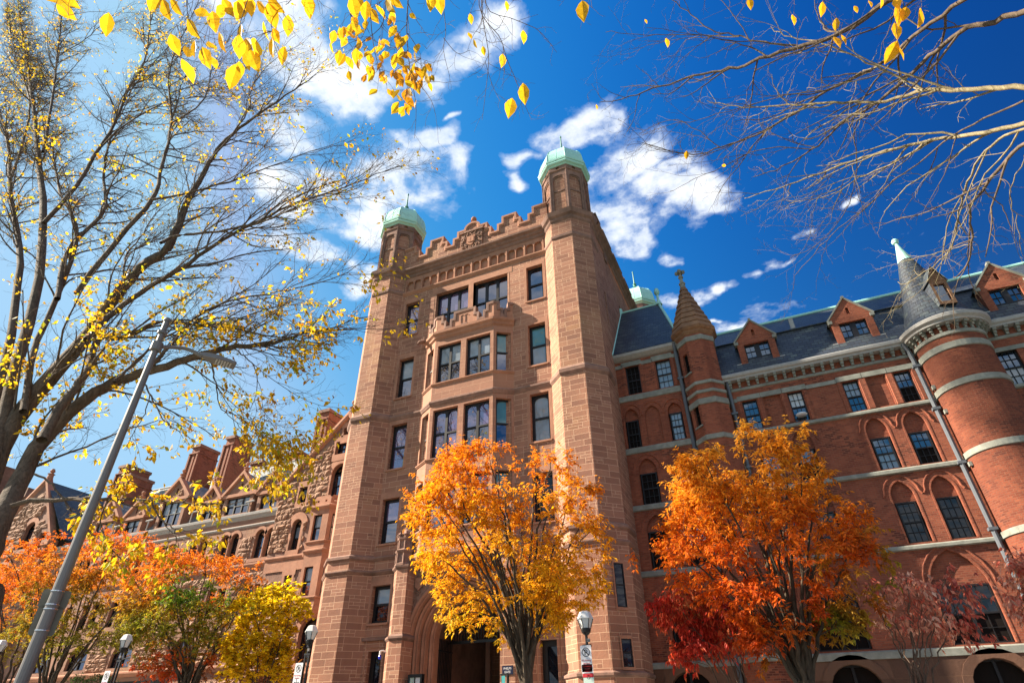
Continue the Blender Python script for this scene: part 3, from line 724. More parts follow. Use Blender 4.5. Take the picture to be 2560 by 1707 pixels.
mb = MB(); mb.face([(p[0], p[1]+.1, 20.82) for p in pl]); mb.obj('bay_roof', M['copperdk'], bay)
mb = MB()                                    # small animal-headed spout on the left cant
f, L = bays[0]; mb.tube([f(.1, .05, 20.7), f(.1, -.3, 20.75), f(.08, -.55, 20.62), f(.06, -.68, 20.45)], [.13, .14, .12, .06], 7); mb.tube([f(.0, -.3, 20.8), f(-.02, -.4, 21.0)], [.06, .02], 5); mb.tube([f(.2, -.3, 20.8), f(.22, -.4, 21.0)], [.06, .02], 5)
mb.obj('gargoyle', M['carved'], bay)
# notice board, small lamp, name plaque, banner
nb = MB(); nb.fbox(T, -2.12, -1.42, -.3, -.22, 2.4, 3.62)
nbt = thing('notice_board', 'black framed notice board with coloured posters beside the gate arch', 'notice board', T(-1.77, -.26, 2.4))
nb = MB(); nb.plate(T, rect(-2.12, -1.42, 2.4, 3.62), [rect(-2.03, -1.8, 2.5, 3.5), rect(-1.76, -1.51, 2.5, 3.5)], -.3, .05); nb.fbox(T, -2.12, -1.42, -.25, -.1, 2.4, 3.62); nb.obj('frame', M['blackmetal'], nbt)
q = MB(); q.face([T(-2.03, -.256, 2.5), T(-1.8, -.256, 2.5), T(-1.8, -.256, 3.5), T(-2.03, -.256, 3.5)]); q.prism(T, [(-1.97, 3.05), (-1.9, 3.38), (-1.84, 3.1)], -.262, -.257, 1); q.obj('poster', [M['signgreen'], M['yellowpanel']], nbt)
q = MB(); q.face([T(-1.76, -.256, 2.5), T(-1.51, -.256, 2.5), T(-1.51, -.256, 3.5), T(-1.76, -.256, 3.5)]); q.lathe(T(-1.63, -.262, 3.25), [(.08, -.02), (.08, .02)], 8, 1); q.obj('poster', [M['signwhite'], M['cone']], nbt)
bl = thing('alarm_lamp', 'small blue lamp on a white wall bracket on the left gate pier', 'lamp', (XC-3.35, -.35, 4.45))
q = MB(); q.tube([(XC-3.3, -.28, 4.5), (XC-3.42, -.4, 4.56), (XC-3.5, -.5, 4.54)], [.04, .035, .03], 8); q.tube([(XC-3.5, -.5, 4.55), (XC-3.5, -.5, 4.4)], .045, 10); q.obj('bracket', M['signwhite'], bl)
mblue = plain('blue lamp glass', (.03, .05, .7), .2, 0, .1, 9, 0)
q = MB(); q.lathe((XC-3.5, -.5, 4.3), [(.04*math.sin(PI*k/8)*1.5, -.09*math.cos(PI*k/8)) for k in range(1, 8)], 12); q.obj('bulb', mblue, bl)
def text_mesh(txt, size, mat, fr, u, d, z, parent, name='lettering', align='CENTER'):
    cu = bpy.data.curves.new(name, 'FONT'); cu.body = txt; cu.size = size; cu.align_x = align; cu.extrude = .001; cu.resolution_u = 3
    o = bpy.data.objects.new('t', cu); col.objects.link(o); bpy.context.view_layer.update()
    me = bpy.data.meshes.new_from_object(o.evaluated_get(bpy.context.evaluated_depsgraph_get())); bpy.data.objects.remove(o)
    off = OFF[parent]
    for v in me.vertices: v.co = Vector(fr(u+v.co.x, d-v.co.z, z+v.co.y)) - Vector(off)
    me.materials.clear(); me.materials.append(mat); me.name = name
    return link(name, me, parent)
pq = thing('name_plaque', 'small navy blue plaque with white lettering on the pier right of the gate', 'plaque', T(2.67, -.66, 3.5))
q = MB(); q.fbox(T, 2.44, 2.9, -.7, -.672, 3.42, 3.72); q.obj('plate', M['plaque'], pq)
text_mesh('PHELPS', .105, M['signwhite'], T, 2.67, -.703, 3.59, pq); text_mesh('GATE', .105, M['signwhite'], T, 2.67, -.703, 3.47, pq)
# ------------------------------------------------------------------ red brick dormitory on the right
YB = 2.2
B = frame(0, YB)
dorm = thing('brick_hall', 'red brick hall with grey stone bands, slate mansard roof and round turret', 'building', (5, YB, 0))
holes = []; wins = []; hoods = []
def rectwin(x0, x1, z0, z1, pn=('glassbrick', 'glassbrick'), st=True): holes.append(rect(x0, x1, z0, z1)); wins.append((x0, x1, z0, z1, pn, .2))
def archwin(x0, x1, z0, z1, zt, pn=('glassbrick', 'glassbrick'), e=.05):
    holes.append(opening(x0-e, x1+e, z0, zt, 'pointed', min(zt-z1+.12, (x1-x0)*.85)))
    wins.append((x0, x1, z0, z1, pn, .2)); hoods.append((x0-e, x1+e, z0, z1, zt, min(zt-z1+.12, (x1-x0)*.85)))
# left bay
rectwin(-5.07, -4.35, 15.8, 17.45, ('dark', 'dark')); rectwin(-3.5, -2.74, 15.8, 17.42, ('blind', 'blind'))
archwin(-5.4, -4.8, 12.92, 14.4, 15.02, ('dark', 'dark')); archwin(-3.24, -2.68, 12.96, 14.4, 14.9, ('blind', 'blind'))
archwin(-5.05, -4.3, 10.12, 11.6, 12.3, ('dark', 'dark')); archwin(-3.35, -2.6, 10.12, 11.6, 12.3, ('glassbrick', 'glassbrick'))
archwin(-5.05, -4.2, 7.3, 8.9, 9.6, ('dark', 'dark')); archwin(-3.4, -2.6, 7.3, 8.9, 9.6, ('glassbrick', 'dark'))
archwin(-4.6, -3.3, 4.0, 6.0, 6.9, ('dark', 'dark'))
niche = opening(-4.42, -3.68, 12.98, 14.98, 'pointed', .55)
# main range, columns of windows
PN = [('glassbrick', 'glassbrick'), ('curtain', 'glassbrick'), ('blind', 'glassbrick'), ('glassbrick', 'dark')]
for k, (x0, x1) in enumerate(((.12, .76), (2.08, 2.7), (4.34, 4.96), (6.33, 6.96))): rectwin(x0, x1, 12.8, 14.25, PN[k])
for zb, zt, za in ((10.15, 11.52, 12.38), (7.28, 8.82, 9.62)):
    for k, (x0, x1) in enumerate(((.34, 1.02), (1.76, 2.44), (4.62, 5.3), (6.0, 6.68))): archwin(x0, x1, zb, zt, za, (('glassbrick', 'blind'), ('glassbrick', 'dark'))[k % 2] if zb > 9 else ('dimglass', 'dimglass'))
for c in (1.4, 5.62): archwin(c-.85, c+.85, 3.9, 5.75, 6.95, ('dimglass', 'dark'), .02)
# right of the round turret
rectwin(10.0, 10.75, 12.75, 14.3); rectwin(12.2, 12.9, 12.75, 14.3)
for zb, zt, za in ((10.15, 11.52, 12.38), (7.28, 8.82, 9.62)): archwin(10.4, 11.08, zb, zt, za); archwin(11.8, 12.48, zb, zt, za)
blank = [rect(1.05, 1.78, 12.82, 14.25), rect(5.3, 6.0, 12.82, 14.25), rect(11.0, 11.95, 12.82, 14.25), niche]
mb = MB()
mb.plate(B, rect(-5.7, -2.2, 3.6, 18.05), [h for h in holes if h[0][0] < -2.3]+[niche], 0, .22)
mb.plate(B, rect(-2.2, 15.5, 3.6, 15.45), [h for h in holes if h[0][0] > -2.3]+blank[:3], 0, .22)
for h in blank[:3]+[niche]: mb.plate(B, h, [], .1)
for x0, x1, z0, z1, zt, rise in hoods:        # brick tympanum over each pointed window
    tym = [(x0, z1)]+head_pts(x0, x1, zt, 'pointed', rise)+[(x1, z1)]
    mb.plate(B, tym, [], .14)
mb.face([(15.5, YB, 0), (15.5, YB+9, 0), (15.5, YB+9, 15.45), (15.5, YB, 15.45)])
mb.face([(-5.7, YB+9, 0), (15.5, YB+9, 0), (15.5, YB+9, 15.45), (-5.7, YB+9, 15.45)])
mb.face([(-2.2, YB, 15.4), (-2.2, YB+6, 15.4), (-2.2, YB+6, 18.05), (-2.2, YB, 18.05)])
mb.obj('wall', M['brick'], dorm)
mb = MB(); mb.box(-5.6, 15.4, YB+.6, YB+.66, .1, 15.3); mb.box(-5.6, -2.3, YB+.6, YB+.66, 15, 18); mb.obj('interior', M['dark'], dorm)
mb = MB(); hs = [opening(c-.8, c+.8, 1.6, 3.45, 'round', .75) for c in (-4.2, 1.45, 5.65, 11.2)]
mb.plate(B, rect(-5.7, 15.5, 0, 3.62), hs, -.1, .3); 
for c in (-4.2, 1.45, 5.65, 11.2):
    mb.arch(B, head_pts(c-.8, c+.8, 3.45, 'round', .75), [(.3, -.1), (.3, -.14), (.02, -.14), (0, 0)])
mb.obj('plinth', M['base'], dorm)
for c in (-4.2, 1.45, 5.65, 11.2): window(dorm, B, c-.8, c+.8, 1.6, 3.45, .1, 2, outline=opening(c-.8, c+.8, 1.6, 3.45, 'round', .75), pane=('dark', 'dark'), zm=2.5)
for x0, x1, z0, z1, pn, d in wins:
    wide = x1-x0 > 1.2
    if pn == ('glassbrick', 'glassbrick') and rng.random() < .45: pn = rng.choice([('curtain', 'glassbrick'), ('glassbrick', 'blind'), ('blind', 'glassbrick'), ('dimglass', 'glassbrick')])
    w = window(dorm, B, x0, x1, z0, z1, d-.08, 2 if wide else 1, 'flat', (3, 2) if not wide else (2, 2), pn, m=.055, rail=.055, bar=.02)
mb = MB()                                      # moulded brick hoods
for x0, x1, z0, z1, zt, rise in hoods+[(-4.42, -3.68, 12.98, 14.4, 14.98, .55)]:
    path = head_pts(x0, x1, zt, 'pointed', rise)
    path = [(x0, z0)]+path+[(x1, z0)]
    mb.arch(B, path, [(.08, .002), (.075, -.014), (.02, -.014), (0, .04)])
    hp = head_pts(x0-.2, x1+.2, zt+.22, 'pointed', rise+.1)
    hp = [(hp[0][0]-.07, hp[0][1]-.12)]+hp+[(hp[-1][0]+.07, hp[-1][1]-.12)]
    mb.arch(B, hp, [(.04, .0), (.04, -.03), (.015, -.045), (-.015, -.04), (-.035, -.015), (-.04, 0)]); mb.cut()
for a, b, z0, z1 in ((.12, .76, 12.8, 14.25), (1.05, 1.78, 12.8, 14.25), (2.08, 2.7, 12.8, 14.25), (4.34, 4.96, 12.8, 14.25), (5.3, 6.0, 12.8, 14.25), (6.33, 6.96, 12.8, 14.25), (-5.07, -4.35, 15.8, 17.45), (-3.5, -2.74, 15.8, 17.42)):
    mb.arch(B, [(a, z0), (a, z1)], [(.2, .002), (.19, -.04), (.06, -.045), (.02, .02)]); mb.cut(); mb.arch(B, [(b, z1), (b, z0)], [(.2, .002), (.19, -.04), (.06, -.045), (.02, .02)]); mb.cut()
mb.obj('brick_moulding', M['brick'], dorm)
# stone string courses
def band(a, b, z0, z1, out, nm='string_course', mat='grey'):
    mb = MB(); mb.sweep([(a, YB), (b, YB)], [(0, z0), (out, z0+.03), (out, z1-.05), (out*.5, z1), (0, z1+.002)]); return mb.obj(nm, M[mat], dorm)
for z0, z1, o in ((15.42, 15.75, .05), (12.6, 12.9, .05), (9.84, 10.1, .07), (7.0, 7.25, .07)): band(-5.7, -2.25, z0, z1, o)
mb = MB()
for a, b, z0, z1 in ((-5.7, -5.2, 17.4, 17.6), (-5.25, -4.2, 17.45, 17.72), (-4.2, -3.62, 17.4, 17.6), (-3.66, -2.6, 17.42, 17.72), (-2.6, -2.25, 17.4, 17.6)): mb.fbox(B, a, b, -.05, .0, z0, z1); mb.cut()
mb.obj('string_course', M['grey'], dorm)
for z0, z1, o in ((12.56, 12.74, .12), (9.9, 10.1, .12), (7.02, 7.2, .12), (3.55, 3.84, .14)): band(-.5, 7.4, z0, z1, o); band(9.8, 15.5, z0, z1, o)
band(-5.7, -2.0, 3.55, 3.8, .12)
mb = MB()
segs = [(-.4, 14.28, 0), (.0, 14.28, 1)]
x = -.4
for a, b in ((-.05, .95), (.97, 1.88), (1.9, 2.9), (4.15, 5.15), (5.17, 6.12), (6.14, 7.15)):
    mb.fbox(B, a, b, -.06, .01, 14.27, 14.5); mb.cut()
for a, b in ((-.5, -.06), (2.91, 4.14), (7.16, 7.4), (9.8, 15.5)): mb.fbox(B, a, b, -.05, .01, 14.24, 14.42); mb.cut()
mb.obj('string_course', M['grey'], dorm)
# cornice with brackets
mbk = MB(); mbk.box(-.07, .07, -.28, 0, .2, .3); mbk.box(-.06, .06, -.2, 0, .08, .2); mbk.box(-.05, .05, -.12, 0, -.04, .08)
first = None
xs = [-.18+.4*k for k in range(19)]+[9.95+.4*k for k in range(14)]
for k, x in enumerate(xs):
    if first is None:
        first = mbk.obj('cornice_bracket', M['grey'], None); first.parent = dorm; me0 = first.data; o = first
    else:
        o = first.copy(); col.objects.link(o); o.parent = dorm
    o.location = (x-OFF[dorm][0], YB-OFF[dorm][1], 14.98)
for a, b in ((-.5, 7.4), (9.8, 15.5)):
    band(a, b, 14.8, 14.95, .05)
    mb = MB(); mb.sweep([(a, YB), (b, YB)], [(0, 15.26), (.3, 15.28), (.31, 15.36), (.4, 15.42), (.42, 15.54), (.36, 15.6), (.3, 15.6), (0, 15.62)]); mb.obj('gutter', M['gutter'], dorm)
mb = MB(); mb.sweep([(-5.7, YB), (-2.1, YB), (-2.1, YB+5)], [(0, 17.8), (.12, 17.84), (.3, 17.98), (.33, 18.12), (.26, 18.18), (0, 18.2)]); mb.obj('gutter', M['gutter'], dorm)
# mansard roof
mb = MB()
for a, b in ((-2.2, 15.8),):
    mb.face([(a, YB-.3, 15.6), (b, YB-.3, 15.6), (b, YB+.85, 17.9), (a, YB+.85, 17.9)])
    mb.face([(a, YB+.75, 17.94), (b, YB+.75, 17.94), (b, YB+4.2, 20.75), (a, YB+4.2, 20.75)])
    mb.face([(a, YB+4.2, 20.75), (b, YB+4.2, 20.75), (b, YB+9, 16), (a, YB+9, 16)])
    mb.face([(a, YB+.75, 17.94), (a, YB+.85, 17.88), (b, YB+.85, 17.88), (b, YB+.75, 17.94)])
rf = mb.obj('mansard_roof', M['slate'], dorm)
mb = MB(); mb.tube([(-2.2, YB+4.2, 20.78), (15.8, YB+4.2, 20.78)], .1, 8); mb.obj('copper_ridge', M['copper'], rf)
mb = MB(); mb.box(3.25, 3.45, YB+1.0, YB+1.2, 17.9, 18.75); mb.obj('vent_pipe', M['gutter'], rf)
mb = MB(); e0, e1, e2 = (-5.62, YB-.3, 18.18), (-5.62, YB+3.86, 23.8), (-3.14, YB+3.86, 23.8)
e3 = (-1.95, YB-.3, 18.18); e4 = (-1.95, YB+8, 18.18)
mb.face([e0, e3, e2, e1]); mb.face([e3, e4, e2]); mb.face([e1, e2, e4, (-5.62, YB+8, 18.18)])
hr = mb.obj('hipped_roof', M['slate'], dorm)
mb = MB()
for a, b in ((e0, e1), (e3, e2), (e1, e2), (e4, e2)): mb.tube([a, b], .085, 6)
mb.lathe(e2, [(.22, -.1), (.14, .15), (.08, .3), (.07, .7), (.13, .75), (.17, .85), (.18, .98), (.12, 1.1), (.13, 1.16), (.04, 1.22)], 10)
mb.lathe(e1, [(.16, -.1), (.14, .3), (.1, .35)], 8)
mb.obj('copper_ridge', M['copper'], hr)
# dormers
def dormer(c, w=1.72):
    mb = MB(); h = w/2; f = frame(c, YB-.02)
    tri = [(-h, 15.62), (-h, 17.46), (0, 18.5), (h, 17.46), (h, 15.62)]
    win = rect(-h+.3, h-.3, 15.72, 17.2)
    sl = opening(-.07, .07, 17.62, 17.98, 'round')
    mb.plate(f, tri, [win, sl], 0, .25)
    for s_ in (-h, h): mb.face([f(s_, 0, 15.62), f(s_, 0, 17.46), f(s_, 1.9, 17.46), f(s_, .9, 15.62)])
    mb.plate(f, sl, [], .14)
    o = mb.obj('dormer', M['brick'], dorm)
    mb = MB()
    for s_ in (-1, 1):
        mb.face([f(0, -.05, 18.56), f(s_*(h+.12), -.05, 17.42), f(s_*(h+.12), 3, 17.42), f(0, 3, 18.56)])
    mb.obj('dormer_roof', M['slate'], o)
    mb = MB(); mb.arch(f, [(-h-.1, 17.38), (0, 18.5), (h+.1, 17.38)], [(.06, .3), (.065, -.06), (.0, -.06), (-.015, .02)])
    for s_ in (-1, 1): mb.fbox(f, s_*(h+.02)-.09, s_*(h+.02)+.09, -.07, .2, 17.24, 17.4)
    mb.fbox(f, -.06, .06, -.07, .2, 18.5, 18.62)
    mb.obj('coping', M['grey'], o)
    mb = MB(); mb.fbox(f, -h-.22, -h, .0, .06, 15.6, 16.2); mb.fbox(f, h, h+.22, .0, .06, 15.6, 16.2); mb.obj('flashing', M['gutter'], o)
    window(o, f, -h+.3, h-.3, 15.72, 17.2, .12, 2, 'flat', (2, 2), ('glassbrick', 'glassbrick'), m=.05, mull=.24, rail=.05, bar=.02)
    mb = MB(); mb.fbox(f, -h+.25, h-.25, .4, .44, 15.65, 17.3); mb.obj('interior', M['dark'], o)
for c in (1.43, 5.65, 11.5, 14.5): dormer(c)
# octagonal stair turret
oc = octagon(-1.32, YB-.05, .86)
mb = MB()
f6 = {}
vis = {4: None, 5: None, 6: None, 7: None, 0: None}
for k in range(8):
    f, L = face_frame(oc[k], oc[(k+1)%8]); hs = []
    if k == 4: hs = [rect(.2, L-.16, 15.9, 17.0), rect(.2, L-.16, 13.1, 14.3)]
    mb.plate(f, rect(0, L, 0, 18.0), hs, 0, .2); f6[k] = (f, L)
st = mb.obj('stair_turret', M['brick'], dorm)
f, L = f6[4]
for z0, z1 in ((15.9, 17.0), (13.1, 14.3)):
    w = window(st, f, .2, L-.16, z0, z1, .12, pane=('dark', 'dark'), m=.04, rail=.04); sill(w, f, .2, L-.16, z0, .05, .08, 'grey')
mb = MB(); 
for z0, z1, o in ((17.55, 17.85, .05), (15.1, 15.28, .05), (14.62, 14.8, .05), (14.05, 14.36, .05), (12.3, 12.55, .05), (9.4, 9.65, .05), (3.6, 3.85, .1)): mb.sweep(oc, [(0, z0), (o, z0+.02), (o, z1-.02), (0, z1)], True, False); mb.cut()
mb.obj('string_course', M['grey'], st)
mb = MB(); mb.sweep(oc, [(0, 17.95), (.08, 18.05), (.1, 18.15), (.2, 18.22), (.22, 18.32)], True); zc = 18.3; rr = .18
prof = []
for k in range(9):
    a = .2-.98*(k/9); b_ = a-.03
    prof += [(a+.035, zc+k*.37), (a+.035, zc+k*.37+.05), (a-.1, zc+k*.37+.35), (a-.125, zc+(k+1)*.37-.002)]
mb.sweep(oc, prof, True)
cn = mb.obj('stone_cone', M['cone'], st)
mb = MB(); mb.lathe((-1.32, YB-.05, 0), [(.16, 21.5), (.14, 21.75), (.18, 21.78), (.18, 21.84), (.1, 21.88), (.08, 22.2), (.14, 22.24), (.14, 22.3), (.07, 22.34), (.06, 22.5)], 8, sm=False)
for a in (0, PI/2, PI, 1.5*PI): mb.lathe((-1.32+.17*math.cos(a), YB-.05+.17*math.sin(a), 22.62), [(.04, -.14), (.11, -.06), (.1, .06), (.04, .1)], 8)
mb.lathe((-1.32, YB-.05, 22.6), [(.07, -.14), (.09, 0), (.12, .14), (.08, .22)], 8)
mb.obj('finial', M['grey'], cn)
# round turret
CX, CY, CRd = 8.68, YB-.05, 1.27
cir = [(CX+CRd*math.cos(2*PI*k/48), CY+CRd*math.sin(2*PI*k/48)) for k in range(48)]
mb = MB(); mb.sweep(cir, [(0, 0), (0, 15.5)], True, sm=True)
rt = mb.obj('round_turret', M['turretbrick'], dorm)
lay = rt.data.uv_layers[0].data                # run the brick courses round the drum
for p in rt.data.polygons:
    for li in p.loop_indices:
        co_ = np.array(rt.data.vertices[rt.data.loops[li].vertex_index].co)+OFF[rt]; c_ = np.array(p.center)+OFF[rt]
        ac = math.atan2(c_[1]-CY, c_[0]-CX); a = math.atan2(co_[1]-CY, co_[0]-CX); da = (a-ac+PI) % (2*PI)-PI
        lay[li].uv = ((ac+da)*CRd, co_[2])
mb = MB()
for z0, z1, o in ((14.8, 14.98, .06), (14.2, 14.5, .05), (12.62, 12.9, .05), (10.0, 10.26, .05), (7.05, 7.3, .05), (3.6, 3.85, .1)): mb.sweep(cir, [(0, z0), (o, z0+.02), (o, z1-.02), (0, z1)], True, False, sm=False); mb.cut()
mb.obj('string_course', M['grey'], rt)
for k in range(14):
    a = PI+PI*(k+.5)/14; mb = MB(); x, y = CX+CRd*math.cos(a), CY+CRd*math.sin(a); f = frame(x, y, a+PI/2)
    for z0, z1, o_, w in ((15.2, 15.3, .24, .06), (15.1, 15.2, .15, .05), (14.98, 15.1, .07, .045)): mb.fbox(f, -w, w, -o_, .05, z0, z1)
    mb.obj('cornice_bracket', M['grey'], rt)
mb = MB(); mb.sweep(cir, [(.0, 15.28), (.3, 15.3), (.31, 15.38), (.42, 15.46), (.44, 15.6), (.36, 15.66), (.2, 15.66)], True, sm=False); mb.obj('gutter', M['gutter'], rt)
mb = MB(); mb.lathe((CX, CY, 0), [(CRd+.3, 15.66), (CRd+.0, 16.05), (.98, 17.0), (.56, 18.75), (.29, 19.75)], 40)
cone = mb.obj('slate_cone', M['slate'], rt)
lay = cone.data.uv_layers[0].data
for p in cone.data.polygons:
    c_ = np.array(p.center)+OFF[cone]; ac = math.atan2(c_[1]-CY, c_[0]-CX)
    for li in p.loop_indices:
        co_ = np.array(cone.data.vertices[cone.data.loops[li].vertex_index].co)+OFF[cone]; a = math.atan2(co_[1]-CY, co_[0]-CX); da = (a-ac+PI) % (2*PI)-PI
        lay[li].uv = ((ac+da)*1.0, co_[2]*1.05)
mb = MB(); mb.lathe((CX, CY, 0), [(.32, 19.65), (.29, 19.8), (.1, 20.6), (.06, 20.8), (.13, 20.85), (.16, 20.97), (.1, 21.08), (.02, 21.14)], 16); mb.obj('copper_cap', M['copper'], cone)
f = frame(CX+.28, CY-1.32, .2)                # lucarne on the cone
mb = MB(); mb.plate(f, [(-.33, 16.2), (-.33, 17.45), (0, 18.15), (.33, 17.45), (.33, 16.2)], [rect(-.22, .22, 16.35, 17.25)], 0, .1)
for k in range(6): mb.fbox(f, -.3+.05*k, .3-.05*k, -.02, 0, 17.42+.11*k, 17.46+.11*k)
lc = mb.obj('lucarne', M['cone'], cone)
mb = MB()
for s_ in (-1, 1): mb.face([f(s_*.4, -.06, 17.38), f(0, -.06, 18.22), f(0, 1, 18.22), f(s_*.4, 1, 17.38)]); mb.face([f(s_*.33, 0, 16.2), f(s_*.33, 0, 17.45), f(s_*.33, 1, 17.45), f(s_*.33, .8, 16.2)])
mb.obj('dormer_roof', M['slate'], lc); q = MB(); q.face([f(-.22, .09, 16.35), f(.22, .09, 16.35), f(.22, .09, 17.25), f(-.22, .09, 17.25)]); q.obj('pane', M['glassbrick'], lc)
# downspouts
def pipe(pts, r=.085, straps=()):
    mb = MB(); mb.tube(pts, r, 8)
    for z in straps: mb.box(pts[-1][0]-.14, pts[-1][0]+.14, pts[-1][1]-.1, pts[-1][1]+.12, z, z+.1)
    return mb.obj('downspout', M['pipe'], dorm)
pipe([(-2.36, YB-.3, 18.1), (-2.36, YB-.14, 17.6), (-2.36, YB-.12, 3)], .09, (16, 12.2, 9.3))
pipe([(-.3, YB-.2, 15.4), (-.3, YB-.12, 14.9), (-.3, YB-.12, 3)], .08, (13.6, 11))
pipe([(7.05, YB-.3, 15.35), (7.18, YB-.18, 15.0), (7.22, YB-.14, 14.6), (7.22, YB-.14, .5)], .09, (14.2, 12.2, 9.9, 7.4, 5))
q = MB()
for x, y, z in ((7.42, YB-.32, 11.9), (7.4, YB-.3, 13.0), (7.4, YB-.32, 9.7)): q.box(x-.05, x+.05, y-.12, y+.05, z, z+.16); q.cut()
q.obj('bracket_stone', M['grey'], rt)
q = MB(); f = frame(2.38, YB); q.lathe((2.4, YB-.02, 13.08), [(.2, -.05), (.24, 0), (.2, .05)], 16, rot=0); q.obj('fan', M['curtain'], dorm)

# ------------------------------------------------------------------ rusticated stone hall on the left
YH = 1.5
hall = thing('stone_hall', 'rugged brownstone hall with steep gables, tall brick chimneys and pale slate roof', 'building', (-30, YH, 0))
Hf = frame(0, YH); Rf = frame(0, YH+.5)
def hwin(fr, x0, x1, z0, z1, kind='flat', lights=1, pane=('glass', 'glass'), d=.22, zm=None, rise=None):
    if kind == 'flat': return window(hall, fr, x0, x1, z0, z1, d, lights, pane=pane, m=.07, rail=.06, mull=.08, zm=zm)
    o = opening(x0, x1, z0, z1, kind, rise); zs = z1-(rise or (x1-x0)/2)
    mb = MB(); mb.plate(fr, opening(x0+.06, x1-.06, zs+.04, z1-.06, kind, (rise or (x1-x0)/2)-.06), [], d+.08)
    w = window(hall, fr, x0, x1, z0, zs+.03, d, lights, pane=pane, m=.07, rail=.06, mull=.08)
    f_ = MB(); f_.plate(fr, [(x0, zs)]+head_pts(x0, x1, z1, kind, rise)+[(x1, zs)], [[(x0+.06, zs+.05)]+head_pts(x0+.06, x1-.06, z1-.06, kind, (rise or (x1-x0)/2)-.06)+[(x1-.06, zs+.05)]], d, .06)
    f_.obj('fanlight_frame', M['wood'], w)
    mb.obj('fanlight', M['leaded'], w)
    # leaded scrollwork
    q = MB(); c = (x0+x1)/2; rr = (x1-x0)/2*.4
    for sx in (-1, 1): q.tube([fr(c+sx*(rr*.9+rr*.55*math.cos(k*.7)), d+.06, zs+rr*.8+rr*.55*math.sin(k*.7)) for k in range(9)], .018, 4)
    q.lathe(fr(c, d+.06, zs+rr*1.1), [(.1, -.06), (.13, 0), (.1, .06)], 8)
    q.obj('scrollwork', M['cone'], w)
    return w
# pavilion next to the tower
ap = (-22.36, 18.05); eave = 13.95; xl = -26.74
outline = [(xl, 0), (xl, eave), ap, (-18.0, eave), (-18.0, 0)]
hs = [('flat', -23.05, -21.95, 15.5, 16.35, 2), ('round', -23.0, -21.86, 12.9, 14.85, 2), ('flat', -25.26, -24.64, 12.85, 13.82, 1), ('round', -25.25, -24.6, 10.15, 11.88, 1), ('flat', -25.1, -24.55, 7.58, 8.8, 1), ('round', -23.35, -22.0, 4.5, 6.55, 2), ('flat', -22.62, -22.1, 16.6, 17.2, 1)]
polyh = [opening(a, b, z0, z1, 'round' if k == 'round' else 'flat') if k == 'round' else rect(a, b, z0, z1) for k, a, b, z0, z1, l in hs]
mb = MB(); mb.plate(Hf, outline, polyh, 0, .24)
for x in (xl,): mb.face([(x, YH, 0), (x, YH+8, 0), (x, YH+8, eave), (x, YH, eave)])
pav = mb.obj('gabled_wall', M['rockdark'], hall)
mb = MB(); mb.plate(Hf, rect(xl+.05, -18.1, .1, 13.9), [], .6); mb.plate(Hf, [(xl+1.2, 13.9), ap, (-19.2, 13.9)], [], .6); mb.obj('interior', M['dark'], hall)
for k, a, b, z0, z1, l in hs[:-1]: hwin(Hf, a, b, z0, z1, k, l, ('blind', 'glass') if l == 1 else ('glass', 'glass'))
mb = MB()
for k in range(6): z = 16.62+.1*k; mb.face([Hf(-22.62, .06, z), Hf(-22.1, .06, z), Hf(-22.1, .14, z+.08), Hf(-22.62, .14, z+.08)])
mb.obj('louvre_vent', M['trim'], hall)
mb = MB()
for k, a, b, z0, z1, l in hs:
    if k == 'round':
        mb.arch(Hf, head_pts(a, b, z1, 'round'), [(.42, 0), (.42, -.05), (.03, -.05), (0, .03)]); 
        for x0, x1 in ((a-.16, a), (b, b+.16)): mb.plate(Hf, rect(x0, x1, z0, z1-(b-a)/2), [], -.05)
    else:
        mb.plate(Hf, rect(a-.2, b+.2, z1, z1+.36), [], -.055); mb.plate(Hf, rect(a-.14, a, z0, z1), [], -.055); mb.plate(Hf, rect(b, b+.14, z0, z1), [], -.055)
    mb.fbox(Hf, a-.14, b+.14, -.07, .0, z0-.42, z0)
mb.sweep([(xl, YH), (-18, YH)], bead(.14, 9.62, 9.9)); mb.plate(Hf, rect(xl, -18, 9.05, 9.62), [], -.05)
mb.sweep([(xl, YH), (-18, YH)], bead(.2, 3.85, 4.12))
mb.obj('stone_trim', M['trim'], hall)
mb = MB()
keep = polyh+[rect(-24.1, -21.2, 6.6, 12.5), rect(xl, -18, 8.95, 9.95)]
rock_face(mb, Hf, [(xl, 4.15), (xl, eave), (xl+.45, eave+.42), (-23.6, 16.55), (-21.1, 16.55), (-21.1, 4.15)], keep, 0, .31, .52, .13, .16, 4)
rock_face(mb, Hf, [(xl-.0, 0.2), (xl, 3.8), (-18.5, 3.8), (-18.5, .2)], [], 0, .62, .95, .24, .1, 5)
mb.obj('rock_facing', M['rock'], hall)
mb = MB(); mb.arch(Hf, [(xl-.25, eave-.2), ap, (-18, eave-.2)], [(.02, .3), (.14, .3), (.16, -.18), (.0, -.2), (-.12, -.16), (-.16, -.05), (-.18, .0)])
mb.fbox(Hf, xl-.42, xl+.35, -.24, .3, eave-.42, eave-.05); mb.fbox(Hf, xl-.3, xl+.25, -.16, .3, eave-.62, eave-.42)
cp = mb.obj('coping', M['trim'], hall)
mb = MB(); c = Hf(ap[0]+.12, .05, ap[1]+.1)
mb.lathe(c, [(.24, -.1), (.22, .3), (.26, .34), (.26, .4), (.12, .46), (.09, .62)], 10); mb.lathe((c[0], c[1], c[2]+.78), [(.17*math.sin(PI*k/10), -.17*math.cos(PI*k/10)) for k in range(1, 10)], 12); mb.obj('finial', M['weathered'], cp)
mb = MB(); 
for s_ in (-1, 1): mb.face([(ap[0], YH, ap[1]), (ap[0]+s_*4.5, YH, eave-.15), (ap[0]+s_*4.5, YH+9, eave-.15), (ap[0], YH+9, ap[1])])
